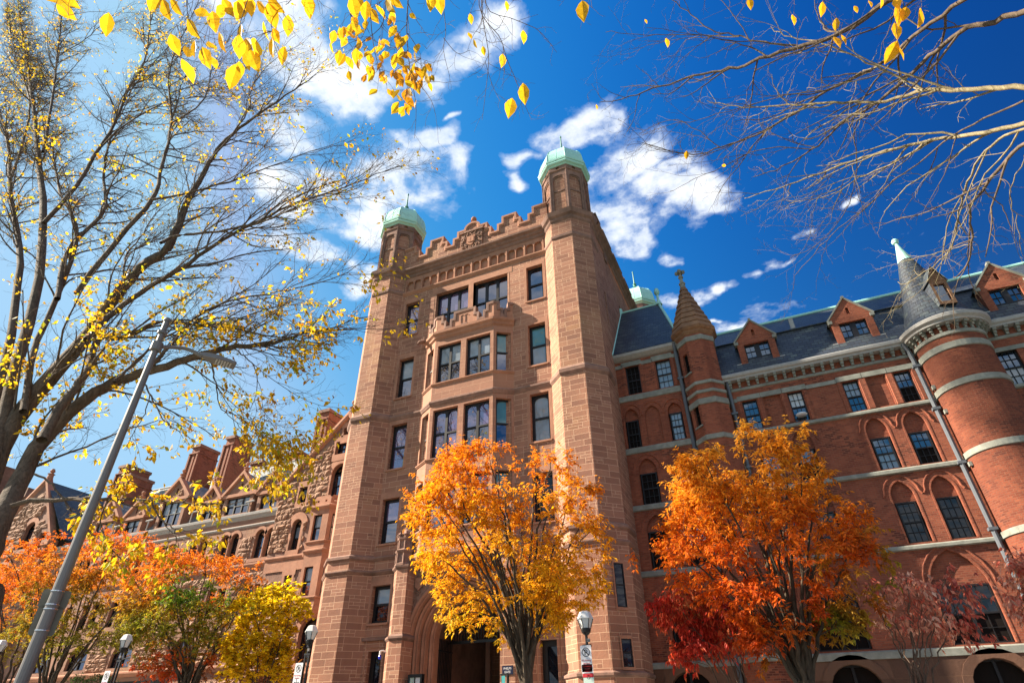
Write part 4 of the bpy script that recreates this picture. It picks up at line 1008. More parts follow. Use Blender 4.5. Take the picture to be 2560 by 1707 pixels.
mb.obj('gable_roof', M['slatelight'], hall)
# oriel
pl = [(-24.0, YH+.02), (-23.42, YH-.62), (-22.2, YH-.62), (-21.62, YH+.02)]
mb = MB(); fo = [face_frame(pl[k], pl[k+1]) for k in range(3)]
OW = [(10.32, 11.72), (7.5, 8.95)]
for k, (f, L) in enumerate(fo):
    h_ = [rect(L/2-.25, L/2+.25, a, b) for a, b in OW] if k == 1 else [rect(L/2-.22, L/2+.2, a, b) for a, b in OW]
    if k == 1: h_ = [rect(.2, .78, a, b) for a, b in OW]
    mb.plate(f, rect(0, L, 7.0, 12.25), h_, 0, .2)
orl = mb.obj('oriel', M['trim'], hall)
for k, (f, L) in enumerate(fo):
    for a, b in OW:
        u = (.2, .78) if k == 1 else (L/2-.22, L/2+.2); window(orl, f, *u, a, b, .12, m=.05, rail=.05, pane=('blind' if k == 1 else 'glass', 'glass'))
mb = MB()
for pr in (bead(.12, 9.6, 9.86), bead(.08, 10.12, 10.3), bead(.08, 7.3, 7.46), [(0, 11.95), (.1, 12.05), (.16, 12.12), (.16, 12.2), (0, 12.28)], [(-.5, 6.45), (-.15, 6.5), (.02, 6.62), (.06, 6.8), (.03, 6.98), (0, 7.02)]): mb.sweep(pl, pr); mb.cut()
for k, (f, L) in enumerate(fo): mb.plate(f, [(0, 12.25), (0, 12.6), (L*.12, 12.78), (L*.88, 12.78), (L, 12.6), (L, 12.25)], [rect(L*.2, L*.2+.14, 12.42, 12.54), rect(L*.65, L*.65+.14, 12.42, 12.54)], .02, .15)
mb.face([(p[0], p[1]+.03, 12.26) for p in pl]); mb.obj('oriel_trim', M['trim'], orl)
# long range with paired windows, parapet gutter and dormers
YR = YH+.5; xr0, xr1 = -48.6, -26.6
pairs = [(-28.55, -26.95), (-31.35, -29.9), (-34.0, -32.5), (-36.9, -35.3), (-39.7, -38.2), (-42.4, -40.8), (-45, -43.5)]
hs2 = []; wl = []
for a, b in pairs:
    w = (b-a-.16)/2
    for x in (a, a+w+.16):
        hs2.append(opening(x, x+w, 10.15, 11.85, 'round')); wl.append((x, x+w, 10.15, 11.85, 'round'))
        hs2.append(rect(x, x+w, 7.2, 8.7)); wl.append((x, x+w, 7.2, 8.7, 'flat'))
for c in (-28.3, -32.2, -37.2, -41.2, -44.8): hs2.append(opening(c-.9, c+.9, 4.9, 6.3, 'round', .85)); wl.append((c-.9, c+.9, 4.9, 6.3, 'arch'))
mb = MB(); mb.plate(Rf, rect(xr0, xr1, 0, 12.9), hs2, 0, .24); mb.obj('wall', M['hallash'], hall)
mb = MB(); mb.plate(Rf, rect(xr0, xr1, .1, 12.8), [], .6); mb.obj('interior', M['dark'], hall)
for x0, x1, z0, z1, k in wl:
    if k == 'arch': window(hall, Rf, x0, x1, z0, z1, .18, 2, outline=opening(x0, x1, z0, z1, 'round', .85), pane=('glass', 'glass'), zm=5.4, head='tudor')
    else: hwin(Rf, x0, x1, z0, z1, k, 1)
mb = MB()
for a, b in pairs:
    w = (b-a-.16)/2; c = (a+b)/2
    for x in (a, a+w+.16): mb.arch(Rf, head_pts(x, x+w, 11.85, 'round'), [(.2, 0), (.2, -.03), (.02, -.03), (0, .03)])
    mb.lathe(Rf(c, .02, 10.15), [(.11, 0), (.11, .08), (.075, .12), (.07, 1.2), (.12, 1.28), (.13, 1.36)], 10)
    mb.fbox(Rf, a-.2, b+.2, -.1, .02, 9.95, 10.15)
mb.sweep([(xr0, YR), (xr1, YR)], bead(.16, 9.62, 9.94)); mb.sweep([(xr0, YR), (xr1, YR)], bead(.2, 4.4, 4.7))
mb.obj('stone_trim', M['trim'], hall)
mb = MB(); rock_face(mb, Rf, [(xr0, 9.95), (xr0, 11.6), (xr1, 11.6), (xr1, 9.95)], hs2, 0, .3, .5, .13, .22, 6)
rock_face(mb, Rf, [(-40.5, 4.75), (-40.5, 9.5), (xr1, 9.5), (xr1, 4.75)], hs2, 0, .31, .52, .12, .2, 7); rock_face(mb, Rf, [(xr0, 2.4), (xr0, 4.35), (xr1, 4.35), (xr1, 2.4)], [], 0, .6, .9, .22, .1, 8)
mb.obj('rock_facing', M['rock'], hall)
mb = MB(); mb.sweep([(xr0, YR), (xr1, YR)], [(0, 12.6), (.08, 12.68), (.1, 12.74), (.2, 12.84), (.22, 12.98), (.16, 13.02), (0, 13.04)]); mb.obj('gutter', M['gutter'], hall)
mb = MB(); mb.sweep([(xr0, YR), (xr1, YR)], bead(.09, 12.1, 12.28)); mb.obj('string_course', M['gutter'], hall)
mb = MB(); ridge = (YR+4.6, 18.5); mb.face([(xr0, YR+.25, 13.0), (xr1+2, YR+.25, 13.0), (xr1+2, *ridge), (xr0, *ridge)]); mb.face([(xr0, *ridge), (xr1+2, *ridge), (xr1+2, YR+10, 13), (xr0, YR+10, 13)])
hrf = mb.obj('slate_roof', M['slatelight'], hall)
mb = MB(); mb.tube([(xr0, *ridge), (xr1+2, *ridge)], .12, 6); mb.obj('ridge_capping', M['gutter'], hrf)
mb = MB(); mb.box(-29.6, -29.5, YR+2.1, YR+2.2, 15.4, 16.2); mb.obj('vent_pipe', M['pipe'], hrf)
def hdormer(c, w, z0, ze, za, lights):
    f = frame(c, YR+.06); h = w/2
    mb = MB(); mb.plate(f, [(-h, z0), (-h, ze), (0, za), (h, ze), (h, z0)], [rect(-h+.28, h-.28, z0+.15, ze-.35), rect(-.09, .09, ze+.15, ze+.6)], 0, .2); mb.plate(f, rect(-.09, .09, ze+.15, ze+.6), [], .16)
    for s_ in (-h, h): mb.face([f(s_, 0, z0), f(s_, 0, ze), f(s_, 2, ze), f(s_, 0.2, z0)])
    o = mb.obj('dormer', M['hallash'], hall)
    mb = MB(); mb.arch(f, [(-h-.2, ze-.2), (0, za), (h+.2, ze-.2)], [(-.02, .25), (.1, .25), (.12, -.16), (-.06, -.16), (-.1, 0)])
    mb.lathe(f(0, .02, za+.1), [(.16, 0), (.14, .16), (.2, .2), (.2, .26), (.08, .3), (.07, .4), (.13, .46), (.14, .56), (.06, .64)], 10)
    mb.fbox(f, -h-.1, h+.1, -.1, 0, ze-.3, ze-.1)
    mb.obj('coping', M['trim'], o)
    mb = MB(); rock_face(mb, f, [(.2, ze+.05), (.12, ze+.7), (h*.5, ze+.5), (h*.8, ze+.05)], [], 0, .24, .35, .1, .05, 3); mb.obj('rock_facing', M['rock'], o)
    mb = MB()
    for s_ in (-1, 1): mb.face([f(0, 0, za+.05), f(s_*(h+.15), 0, ze-.15), f(s_*(h+.15), 3.5, ze-.15), f(0, 3.5, za+.05)])
    mb.obj('dormer_roof', M['slatelight'], o)
    window(o, f, -h+.28, h-.28, z0+.15, ze-.35, .1, lights, pane=('blind', 'glass'), m=.05, rail=.05)
    mb = MB(); mb.fbox(f, -h+.2, h-.2, .3, .34, z0+.1, ze-.3); mb.obj('interior', M['dark'], o)
    q = MB(); q.tube([f(-h-.5, -.12, 13.02), f(-h-.5, -.12, 13.75)], .05, 6); q.tube([f(-h-.8, -.12, 13.75), f(-h-.1, -.12, 13.78)], .06, 6); q.obj('rail_post', M['gutter'], o)
hdormer(-28.23, 1.95, 13.03, 14.42, 15.42, 2); hdormer(-30.88, 2.5, 13.03, 14.6, 15.9, 3); hdormer(-33.35, 1.6, 13.03, 14.5, 15.32, 2); hdormer(-37.0, 2.5, 13.03, 15.2, 16.45, 3); hdormer(-40.6, 1.9, 13.03, 14.4, 15.4, 2); hdormer(-43.6, 2.3, 13.03, 14.6, 15.9, 2)
def chimney(x0, x1, y0, y1, z0, z1):
    mb = MB(); mb.box(x0, x1, y0, y1, z0, z1)
    for x in (x0, x1): mb.box(x-.08, x+.08, y0-.12, y0, z0, z1-.5)
    mb.box(x0-.06, x1+.06, y0-.15, y1+.06, z1-.55, z1-.46); mb.box((x0+x1)/2-.09, (x0+x1)/2+.09, y0-.07, y0, z0, z1-.5)
    for y in (y0+.1, y1-.1): mb.box(x1, x1+.06, y-.1, y+.1, z0, z1-.5)
    o = mb.obj('chimney', M['chimney'], hall)
    mb = MB(); mb.box(x0-.07, x1+.07, y0-.12, y1+.07, z1, z1+.22); mb.box(x0+.1, x1-.1, y0+.1, y1-.1, z1+.22, z1+.26); mb.obj('chimney_cap', M['weathered'], o)
chimney(-35.25, -34.45, YR+1.4, YR+3.1, 13, 19.65); chimney(-38.7, -37.9, YR+1.4, YR+3.1, 13, 19.6); chimney(-47.4, -46.4, YR+1.8, YR+3.8, 13, 19.6); chimney(-46.4, -45.6, YR+1.8, YR+3.8, 13, 18.7)
chimney(-25.85, -25.05, YH+1.0, YH+3.0, 13, 19.35); chimney(-32.3, -31.3, YR+4.8, YR+5.8, 16, 19.2); chimney(-36.4, -35.2, YR+5, YR+6, 16, 19.2)
# far gabled pavilion
ap2 = (-52.2, 18.6); e2 = 13.6; xa, xb = -57.2, -48.5
hs = [('round', -52.1, -51.0, 13.15, 15.2), ('flat', -50.0, -49.2, 13.0, 14.2), ('flat', -54.6, -53.9, 13.0, 14.2), ('round', -53.6, -52.7, 9.9, 11.6), ('round', -51.3, -50.4, 9.9, 11.6)]
ph = [opening(a, b, z0, z1, 'round') if k == 'round' else rect(a, b, z0, z1) for k, a, b, z0, z1 in hs]
mb = MB(); mb.plate(Hf, [(xa, 0), (xa, e2), ap2, (xb, e2), (xb, 0)], ph, 0, .24)
mb.face([(xb, YH, 0), (xb, YH+6, 0), (xb, YH+6, e2), (xb, YH, e2)])
mb.obj('gabled_wall', M['rockdark'], hall)
mb = MB(); mb.plate(Hf, rect(xa+.1, xb-.1, .1, e2-.1), [], .6); mb.plate(Hf, [(xa+1.2, e2), (ap2[0], ap2[1]-.3), (xb-1.2, e2)], [], .6); mb.obj('interior', M['dark'], hall)
for k, a, b, z0, z1 in hs: hwin(Hf, a, b, z0, z1, k, 1)
mb = MB(); rock_face(mb, Hf, [(xa, 8), (xa, e2), (ap2[0]-.5, ap2[1]-.9), (ap2[0]+.4, ap2[1]-.9), (xb, e2), (xb, 8)], ph, 0, .42, .72, .16, .16, 12); mb.obj('rock_facing', M['rock'], hall)
mb = MB()
for k, a, b, z0, z1 in hs:
    if k == 'round': mb.arch(Hf, head_pts(a, b, z1, 'round'), [(.36, 0), (.36, -.06), (.02, -.06), (0, .03)])
    mb.fbox(Hf, a-.15, b+.15, -.1, .0, z0-.35, z0)
mb.arch(Hf, [(xa-.3, e2-.25), ap2, (xb+.3, e2-.25)], [(.02, .3), (.16, .3), (.18, -.18), (0, -.2), (-.18, 0)]); mb.lathe(Hf(ap2[0], .05, ap2[1]+.1), [(.25, -.1), (.2, .4), (.28, .46), (.1, .55), (.2, .7), (.1, .9)], 10)
mb.sweep([(-53.2, YH), (-52.6, YH-.8), (-50.6, YH-.8), (-50, YH)], [(0, 8), (0, 12.3), (.12, 12.4), (.12, 12.6), (-.1, 12.7)]); mb.fbox(Hf, xb-.4, xb+.45, -.3, .4, e2-.5, e2-.1)
mb.obj('stone_trim', M['trim'], hall)
mb = MB()
for s_ in (-1, 1): mb.face([(ap2[0], YH, ap2[1]), (ap2[0]+s_*5.2, YH, e2-.2), (ap2[0]+s_*5.2, YH+9, e2-.2), (ap2[0], YH+9, ap2[1])])
mb.obj('gable_roof', M['slate'], hall)
# grey stone chapel beyond it
ch = thing('stone_chapel', 'weathered grey brown stone building at the far left edge, seen behind the big elm trunk', 'building', (-66, 3, 0))
mb = MB(); mb.box(-74, -60.5, 3, 13, 0, 15); mb.box(-66.2, -62.9, 2.4, 5, 0, 22.2); mb.obj('wall', M['rockdark'], ch)
mb = MB(); rock_face(mb, frame(0, 2.4), [(-66.2, 10), (-66.2, 21.4), (-62.9, 21.4), (-62.9, 10)], [], 0, .4, .8, .12, .1, 14); mb.obj('rock_facing', M['weathered'], ch)
mb = MB(); mb.box(-59.9, -57.9, 3.2, 5.2, 12, 19.2)
for k in range(4): mb.box(-59.7+.45*k, -59.5+.45*k, 3.05, 3.2, 12, 18.6)
mb.box(-60.1, -57.7, 3.0, 5.4, 18.6, 19.4); mb.obj('chimney', M['weathered'], ch)
mb = MB(); mb.face([(-74, 2.8, 15), (-57.5, 2.8, 15), (-57.5, 8, 18), (-74, 8, 18)]); mb.face([(-74, 13, 15), (-57.5, 13, 15), (-57.5, 8, 18), (-74, 8, 18)]); mb.obj('roof', M['slate'], ch)
# ------------------------------------------------------------------ ground
def struct(name, mb, mat): o = mb.obj(name, M[mat]); o['kind'] = 'structure'; return o
mb = MB(); mb.face([(-900, -900, -.03), (900, -900, -.03), (900, 900, -.03), (-900, 900, -.03)]); struct('ground', mb, 'grass')
mb = MB(); mb.face([(-300, -19.5, 0), (300, -19.5, 0), (300, -8, 0), (-300, -8, 0)]); struct('road', mb, 'asphalt')
mb = MB(); mb.box(-300, 300, -7.8, 12, -.02, .13); struct('sidewalk', mb, 'concrete')
mb = MB(); mb.box(-300, 300, -30, -19.7, -.02, .13); struct('sidewalk', mb, 'concrete')
mb = MB(); mb.box(-300, 300, -8, -7.8, -.02, .14); struct('kerb', mb, 'kerb')
mb = MB(); mb.box(-300, 300, -19.7, -19.5, -.02, .14); struct('kerb', mb, 'kerb')
mb = MB()
for k in range(-40, 40): mb.face([(k*7, -13.82, .006), (k*7+3, -13.82, .006), (k*7+3, -13.68, .006), (k*7, -13.68, .006)])
struct('road_marking', mb, 'paint')
# ------------------------------------------------------------------ plants
class TB:                                     # many thin tubes gathered into one mesh
    def __init__(s): s.d = {}
    def tube(s, P, rad, n=4):
        m = len(P); e = s.d.setdefault((m, n), ([], []))
        e[0].append(P); e[1].append(rad if hasattr(rad, '__len__') else [rad]*m)
    def obj(s, name, mat, parent):
        if not s.d: return None
        Vs, Qs, base = [], [], 0
        for (m, n), (PP, RR) in s.d.items():
            P = np.array(PP, float); rad = np.array(RR, float); B = len(P)
            t = np.empty_like(P); t[:, 1:-1] = P[:, 2:]-P[:, :-2]; t[:, 0] = P[:, 1]-P[:, 0]; t[:, -1] = P[:, -1]-P[:, -2]
            t /= np.linalg.norm(t, axis=2)[..., None]+1e-9
            ref = np.where((np.abs(t[:, :1, 2:3]) < .8), np.array([.37, .21, .905]), np.array([.9, .3, .1]))
            a = np.cross(t, np.broadcast_to(ref, t.shape)); a /= np.linalg.norm(a, axis=2)[..., None]+1e-9; b = np.cross(t, a)
            ph = np.arange(n)*2*PI/n
            V = P[:, :, None]+rad[:, :, None, None]*(a[:, :, None]*np.cos(ph)[:, None]+b[:, :, None]*np.sin(ph)[:, None])
            i = np.arange(m-1)[:, None]*n; k = np.arange(n)[None]; k2 = (k+1) % n
            q = np.stack([i+k, i+k2, i+n+k2, i+n+k], -1).reshape(1, -1, 4)+(np.arange(B)*m*n)[:, None, None]+base
            Vs.append(V.reshape(-1, 3)); Qs.append(q.reshape(-1, 4)); base += B*m*n
        return np_mesh(name, np.concatenate(Vs), np.concatenate(Qs), mat, parent, smooth=True)
def np_mesh(name, V, Q, mat, parent, C=None, smooth=False):
    me = bpy.data.meshes.new(name); V = V-OFF[parent]; k = Q.shape[1]
    me.vertices.add(len(V)); me.vertices.foreach_set('co', V.astype(np.float32).ravel())
    me.loops.add(Q.size); me.loops.foreach_set('vertex_index', Q.astype(np.int32).ravel())
    me.polygons.add(len(Q)); me.polygons.foreach_set('loop_start', np.arange(0, Q.size, k, dtype=np.int32)); me.polygons.foreach_set('loop_total', np.full(len(Q), k, np.int32))
    me.polygons.foreach_set('use_smooth', np.full(len(Q), smooth))
    me.update(calc_edges=True); me.materials.append(mat)
    if C is not None:
        at = me.color_attributes.new('Col', 'FLOAT_COLOR', 'POINT'); at.data.foreach_set('color', np.c_[C, np.ones(len(C))].astype(np.float32).ravel())
    return link(name, me, parent)
def unit(v): return v/(np.linalg.norm(v, axis=-1, keepdims=True)+1e-9)
def leaves(name, P, D, Nn, L, W, C, mat, parent, shape='kite', fold=.25):
    """one folded blade per leaf: P stalk end, D towards the tip, Nn blade normal"""
    D = unit(D); S = unit(np.cross(D, Nn)); Nn = np.cross(S, D); L = L[:, None]; W = W[:, None]; n = len(P)
    if shape == 'kite': prof = [(.42, .5)]
    elif shape == 'oval': prof = [(.15, .27), (.4, .5), (.68, .4)]
    else: prof = [(.3, .45), (.75, .55)]
    mid = [P]+[P+D*L*t-Nn*W*fold*(.7*w) for t, w in prof]+[P+D*L*(1.0 if shape != 'fan' else .8)-Nn*L*.08]
    lf = [P+D*L*t+S*W*w+Nn*W*fold*w for t, w in prof]; rt = [P+D*L*t-S*W*w+Nn*W*fold*w for t, w in prof]
    m = len(prof); V = np.stack(mid+lf+rt, 1); nv = V.shape[1]; q = []
    q += [(0, m+2, 1, 1), (0, 1, m+2+m, m+2+m)]
    for i in range(m-1): q += [(1+i, m+2+i, m+3+i, 2+i), (1+i, 2+i, m+3+m+i, m+2+m+i)]
    q += [(m, m+1+m, m+1, m+1), (m, m+1, m+1+2*m, m+1+2*m)]
    tris = []
    for a, b, c, d in q:
        tris.append((a, b, c))
        if d != c: tris.append((a, c, d))
    T3 = (np.array(tris)[None]+(np.arange(n)*nv)[:, None, None]).reshape(-1, 3)
    return np_mesh(name, V.reshape(-1, 3), T3, mat, parent, np.repeat(C, nv, 0))
def resample(P, n):
    P = np.asarray(P, float); d = np.r_[0, np.cumsum(np.linalg.norm(np.diff(P, axis=0), axis=1))]
    # Catmull-Rom through the traced points
    t = np.linspace(0, d[-1], n); out = []
    for x in t:
        k = min(len(P)-2, max(0, np.searchsorted(d, x, 'right')-1)); u = (x-d[k])/max(1e-9, d[k+1]-d[k])
        p0 = P[max(0, k-1)]; p1 = P[k]; p2 = P[k+1]; p3 = P[min(len(P)-1, k+2)]
        out.append(.5*((2*p1)+(-p0+p2)*u+(2*p0-5*p1+4*p2-p3)*u*u+(-p0+3*p1-3*p2+p3)*u**3))
    return np.array(out)
def vlen(v): return math.sqrt(v[0]*v[0]+v[1]*v[1]+v[2]*v[2])+1e-9
def grow(tb, P, r0, r1, lev, spec, tips, g, sides=(7, 5, 4, 3)):
    """a limb and everything that springs from it; tips collects (point, direction, level) along the finest twigs"""
    P = [tuple(map(float, p)) for p in P]; n = len(P); rad = [r0+(r1-r0)*(k/(n-1))**.9 for k in range(n)]
    tb.tube(P, rad, sides[min(lev, 3)])
    L = sum(math.dist(P[k], P[k+1]) for k in range(n-1))
    if lev >= spec['leaf_from']:
        for k in range(1, n): tips.append((P[k], (P[k][0]-P[k-1][0], P[k][1]-P[k-1][1], P[k][2]-P[k-1][2]), lev))
    if lev >= spec['levels']: return
    s = spec['lv'][lev]; cnt = int(L*s['dens']+g.random()); t0 = s.get('t0', .15); tr = s.get('trop', (0, 0, 0)); bd = s.get('bend', (0, 0, 0)); m = s['seg']
    if not cnt: return
    rn = rng.gauss; wg = s['wig']
    for k in range(cnt):
        t = t0+(1-t0)*((k+rng.random())/cnt); x = t*(n-1); i = min(n-2, int(x)); u = x-i; A, B_ = P[i], P[i+1]
        p = [A[c]*(1-u)+B_[c]*u for c in range(3)]; d = [B_[c]-A[c] for c in range(3)]; l = vlen(d); d = [c/l for c in d]
        a = [rn(0, 1) for _ in range(3)]; dt = sum(a[c]*d[c] for c in range(3)); a = [a[c]-d[c]*dt for c in range(3)]; l = vlen(a)
        an = R(rng.uniform(*s['ang'])); ca, sa = math.cos(an), math.sin(an)/l
        v = [d[c]*ca+a[c]*sa+tr[c] for c in range(3)]; l = vlen(v); v = [c/l for c in v]
        ln = s['len']*(1-.55*t)*rng.uniform(.5, 1.35)/m; Q = [tuple(p)]
        for j in range(m):
            v = [v[c]+rn(0, wg)+bd[c] for c in range(3)]; l = vlen(v); v = [c/l for c in v]
            p = [p[c]+v[c]*ln for c in range(3)]; Q.append(tuple(p))
        rb = min(rad[i]*.7, s['r']*(.7+.5*(1-t)))
        grow(tb, Q, rb, max(rb*.35, spec['rmin']), lev+1, spec, tips, g, sides)
YEL, GOLD, ORG, RED, GRN, OLV, MAR = (np.array(c) for c in ((.78, .5, .015), (.8, .36, .012), (.78, .22, .012), (.55, .08, .012), (.19, .27, .02), (.33, .27, .025), (.15, .018, .02)))

# ---- the big elm at the left
g = np.random.default_rng(3)
elm = thing('elm_tree', 'huge spreading elm at the left, nearly bare with scattered yellow leaves and dark ascending limbs', 'tree', (*at_y(-60, 1707, 6.6)[:2], 0))
RA = lambda X, Y: (X/2.24, Y/2.24)
RB = lambda X, Y: (X/2.24, 600+Y/2.24)
def limb(pts, y0, y1, n=None, jit=.03):
    m = len(pts); P = np.array([at_y(p[0], p[1], y0+(y1-y0)*k/(m-1)) for k, p in enumerate(pts)])
    Q = resample(P, n or m*4); Q[1:] += g.normal(size=Q[1:].shape)*jit*.5
    return Q
tb = TB(); tips = []
fork = at_y(-70, 1480, 6.7); root = np.array([*OFF[elm][:2], 0.0])
trunk = resample([root, root+np.array([.02, 0, 1.6]), (root+fork)/2+np.array([-.05, 0, .3]), fork], 12)
tk = TB(); tk.tube(trunk, np.linspace(.62, .5, 12)*(1+.35*np.exp(-np.arange(12)*.9)), 14)
spec = dict(levels=3, leaf_from=2, rmin=.0022, lv=[dict(dens=2.0, len=3.3, seg=9, ang=(16, 44), wig=.10, r=.032, trop=(.12, .05, .1), bend=(.03, .01, .0), t0=.2),
     dict(dens=3.6, len=1.45, seg=6, ang=(20, 52), wig=.13, r=.009, trop=(.1, .0, .02)), dict(dens=5.0, len=.6, seg=5, ang=(22, 58), wig=.17, r=.004)])
EL = [  # traced limbs: pixels, depth at start and end, radius at start and end, leafiness
 ([(-70, 1480), RB(0, 1560), RB(100, 1370), RB(230, 1130), RB(420, 940), RB(560, 840), RB(640, 795), RB(820, 740), RB(1100, 650), RB(1300, 600), RB(1550, 570), RB(1750, 510), RB(1990, 500)], 6.7, 9.6, .30, .012),
 ([RB(235, 1120), RB(330, 940), RB(430, 820), RB(500, 690), RB(545, 560), RB(700, 540), RB(900, 455), RB(1050, 470), RB(1300, 490), RB(1550, 545), RB(1720, 520)], 6.8, 9.0, .17, .01),
 ([(-70, 1480), (-60, 1300), RB(0, 1180), RB(120, 960), RB(280, 780), RB(400, 640), RB(520, 500), RB(640, 330), RB(800, 150), RB(950, 30), RA(1040, 1150), RA(1180, 900), RA(1290, 760), RA(1480, 620), RA(1700, 470), RA(1790, 400)], 6.7, 9.0, .33, .01),
 ([RB(480, 560), RB(640, 400), RB(800, 290), RB(1000, 170), RB(1200, 30), RA(1400, 1260), RA(1650, 1140), RA(1900, 1060), RA(2240, 925)], 6.9, 10.2, .13, .008),
 ([RA(900, 1360), RA(1000, 1320), RA(1250, 1290), RA(1500, 1230), RA(1700, 1150), RA(1900, 1080), RA(2060, 1010)], 7.4, 9.8, .07, .007),
 ([(-70, 1400), RB(40, 900), RB(150, 520), RB(210, 260), RB(240, 30), RA(240, 1160), RA(205, 760), RA(170, 480), RA(125, 200), RA(90, -60)], 6.8, 8.0, .22, .04),
 ([RA(245, 1250), RA(420, 1050), RA(540, 850), RA(640, 700), RA(720, 500), RA(820, 300), RA(850, -40)], 7.2, 9.0, .12, .02),
 ([RA(240, 850), RA(285, 600), RA(320, 330), RA(345, 100), RA(360, -60)], 7.3, 8.0, .11, .03),
 ([RA(345, 300), RA(480, 220), RA(600, 110), RA(760, 20)], 7.5, 8.6, .045, .01),
 ([RB(320, 330), RB(370, 80), RA(480, 1290), RA(590, 1160), RA(580, 960), RA(640, 700), RA(760, 470), RA(960, 240)], 7.0, 9.2, .12, .012),
 ([RB(430, 300), RA(640, 1360), RA(850, 1120), RA(900, 960), RA(960, 690), RA(945, 430), RA(1000, 250), RA(1110, 20)], 7.0, 9.4, .12, .012),
 ([RA(960, 690), RA(1140, 560), RA(1190, 380), RA(1290, 200)], 8, 9.6, .05, .008),
 ([RA(850, 1120), RA(1060, 1080), RA(1300, 1010), RA(1500, 940), RA(1700, 860), RA(1900, 800)], 7.6, 10, .06, .007),
 ([RA(560, 830), RA(700, 700), RA(850, 610), RA(950, 570), RA(1200, 540), RA(1500, 560)], 7.8, 9.8, .06, .007),
 ([RA(1180, 900), RA(1380, 640), RA(1420, 470), RA(1560, 320), RA(1700, 240)], 8, 9.6, .05, .007),
 ([(-60, 1180), RB(60, 560), RB(90, 300), RB(110, 60), RA(60, 1100), RA(45, 800), RA(0, 640), RA(-40, 400)], 7, 7.6, .18, .05),
 ([RA(60, 1000), RA(170, 600), RA(90, 330), RA(30, 60)], 7.3, 8, .09, .03),
 ([RB(130, 960), RB(200, 600), RB(330, 300), RA(430, 1300), RA(330, 1050), RA(290, 760)], 6.9, 7.8, .13, .03),
 ([RB(700, 250), RB(700, 100), RA(790, 1330), RA(870, 1200), RA(1050, 1070)], 7.4, 9, .05, .01),
 ([RB(820, 740), RB(960, 580), RB(1100, 430), RB(1260, 350), RB(1500, 300), RB(1750, 250), RB(1960, 170), RB(2060, 80)], 7.6, 9.8, .06, .006),
 ([RB(640, 795), RB(760, 680), RB(900, 560), RB(1010, 500)], 7.2, 8.4, .06, .02),
 ([RB(1300, 600), RB(1420, 700), RB(1440, 820), RB(1400, 960)], 8.8, 9.2, .03, .006),
 ([RB(1180, 640), RB(1210, 830), RB(1240, 940), RB(1330, 1030), RB(1400, 1110)], 8.4, 8.9, .03, .005),
 ([RB(800, 800), RB(850, 880), RB(910, 1000), RB(1020, 1080), RB(1090, 1120)], 7.2, 7.8, .03, .006),
 ([RB(840, 860), RB(800, 990), RB(740, 1090), RB(700, 1180)], 7.2, 7.5, .02, .005),
 ([RB(60, 1490), RB(160, 1465), RB(300, 1455), RB(470, 1445), RB(620, 1450), RB(850, 1455), RB(1100, 1475), RB(1300, 1480)], 6.7, 8.0, .075, .01),
 ([RB(195, 1310), RB(270, 1350), RB(330, 1420), RB(430, 1560), RB(560, 1700)], 6.8, 7.4, .035, .008),
 ([RB(850, 1455), RB(900, 1560), RB(990, 1650), RB(960, 1760)], 7.4, 7.6, .03, .006),
 ([RB(620, 1450), RB(560, 1560), RB(610, 1700), RB(700, 1800)], 7.2, 7.4, .025, .006)]
spec_low = dict(spec, lv=[dict(spec['lv'][0], len=1.25, trop=(.05, 0, -.12)), dict(spec['lv'][1], len=.6), dict(spec['lv'][2], len=.3)])
for k, (pts, y0, y1, r0, r1) in enumerate(EL):
    r0 *= .72 if r0 < .25 else .9
    P = limb(pts, y0, y1); t0 = len(tips)
    low = k in (23, 24, 25, 26, 27, 28)
    grow(tb, P, r0, r1, 0, spec_low if low else spec, tips, g)
elm_bark = tk.obj('trunk', M['elmbark'], elm); tb.obj('branches', M['elmbark'], elm)
TP = np.array([t[0] for t in tips]); TD = np.array([t[1] for t in tips])
# leaves hang on longest low down and on the inner twigs
zz_ = TP[:, 2]; dist_in = np.hypot(TP[:, 0]-OFF[elm][0], TP[:, 1]-OFF[elm][1])
cl = np.sin(TP[:, 0]*1.7+.5)*np.sin(TP[:, 1]*2.1)*np.sin(TP[:, 2]*1.9+1)   # clumps
pr = np.clip(1.3-(zz_-3.5)/8.0, .09, 1)*np.clip(.3+1.3*cl, .015, 1)*.62
pr *= np.where(zz_ < 5.2, 1.5, 1.0)
sel = np.where(g.random(len(TP)) < pr*1.0)[0]; sel = np.repeat(g.permutation(sel)[:12000], 3)
n = len(sel); P = TP[sel]+g.normal(size=(n, 3))*.055; D = unit(TD[sel])*.6+g.normal(size=(n, 3))*.5+np.array([0, 0, -.6]); Nn = g.normal(size=(n, 3))+np.array([0, 0, .8])
mixv = g.random(n)[:, None]; C = np.where(mixv < .72, YEL*(.85+.4*g.random((n, 1))), np.where(mixv < .88, np.array([.5, .52, .03])*(.7+.4*g.random((n, 1))), GOLD*.55))
sz = np.abs(g.normal(.128, .034, n)); leaves('leaves', P, D, Nn, sz, sz*.55, C, M['leaf'], elm)
print('elm', len(tips), n)

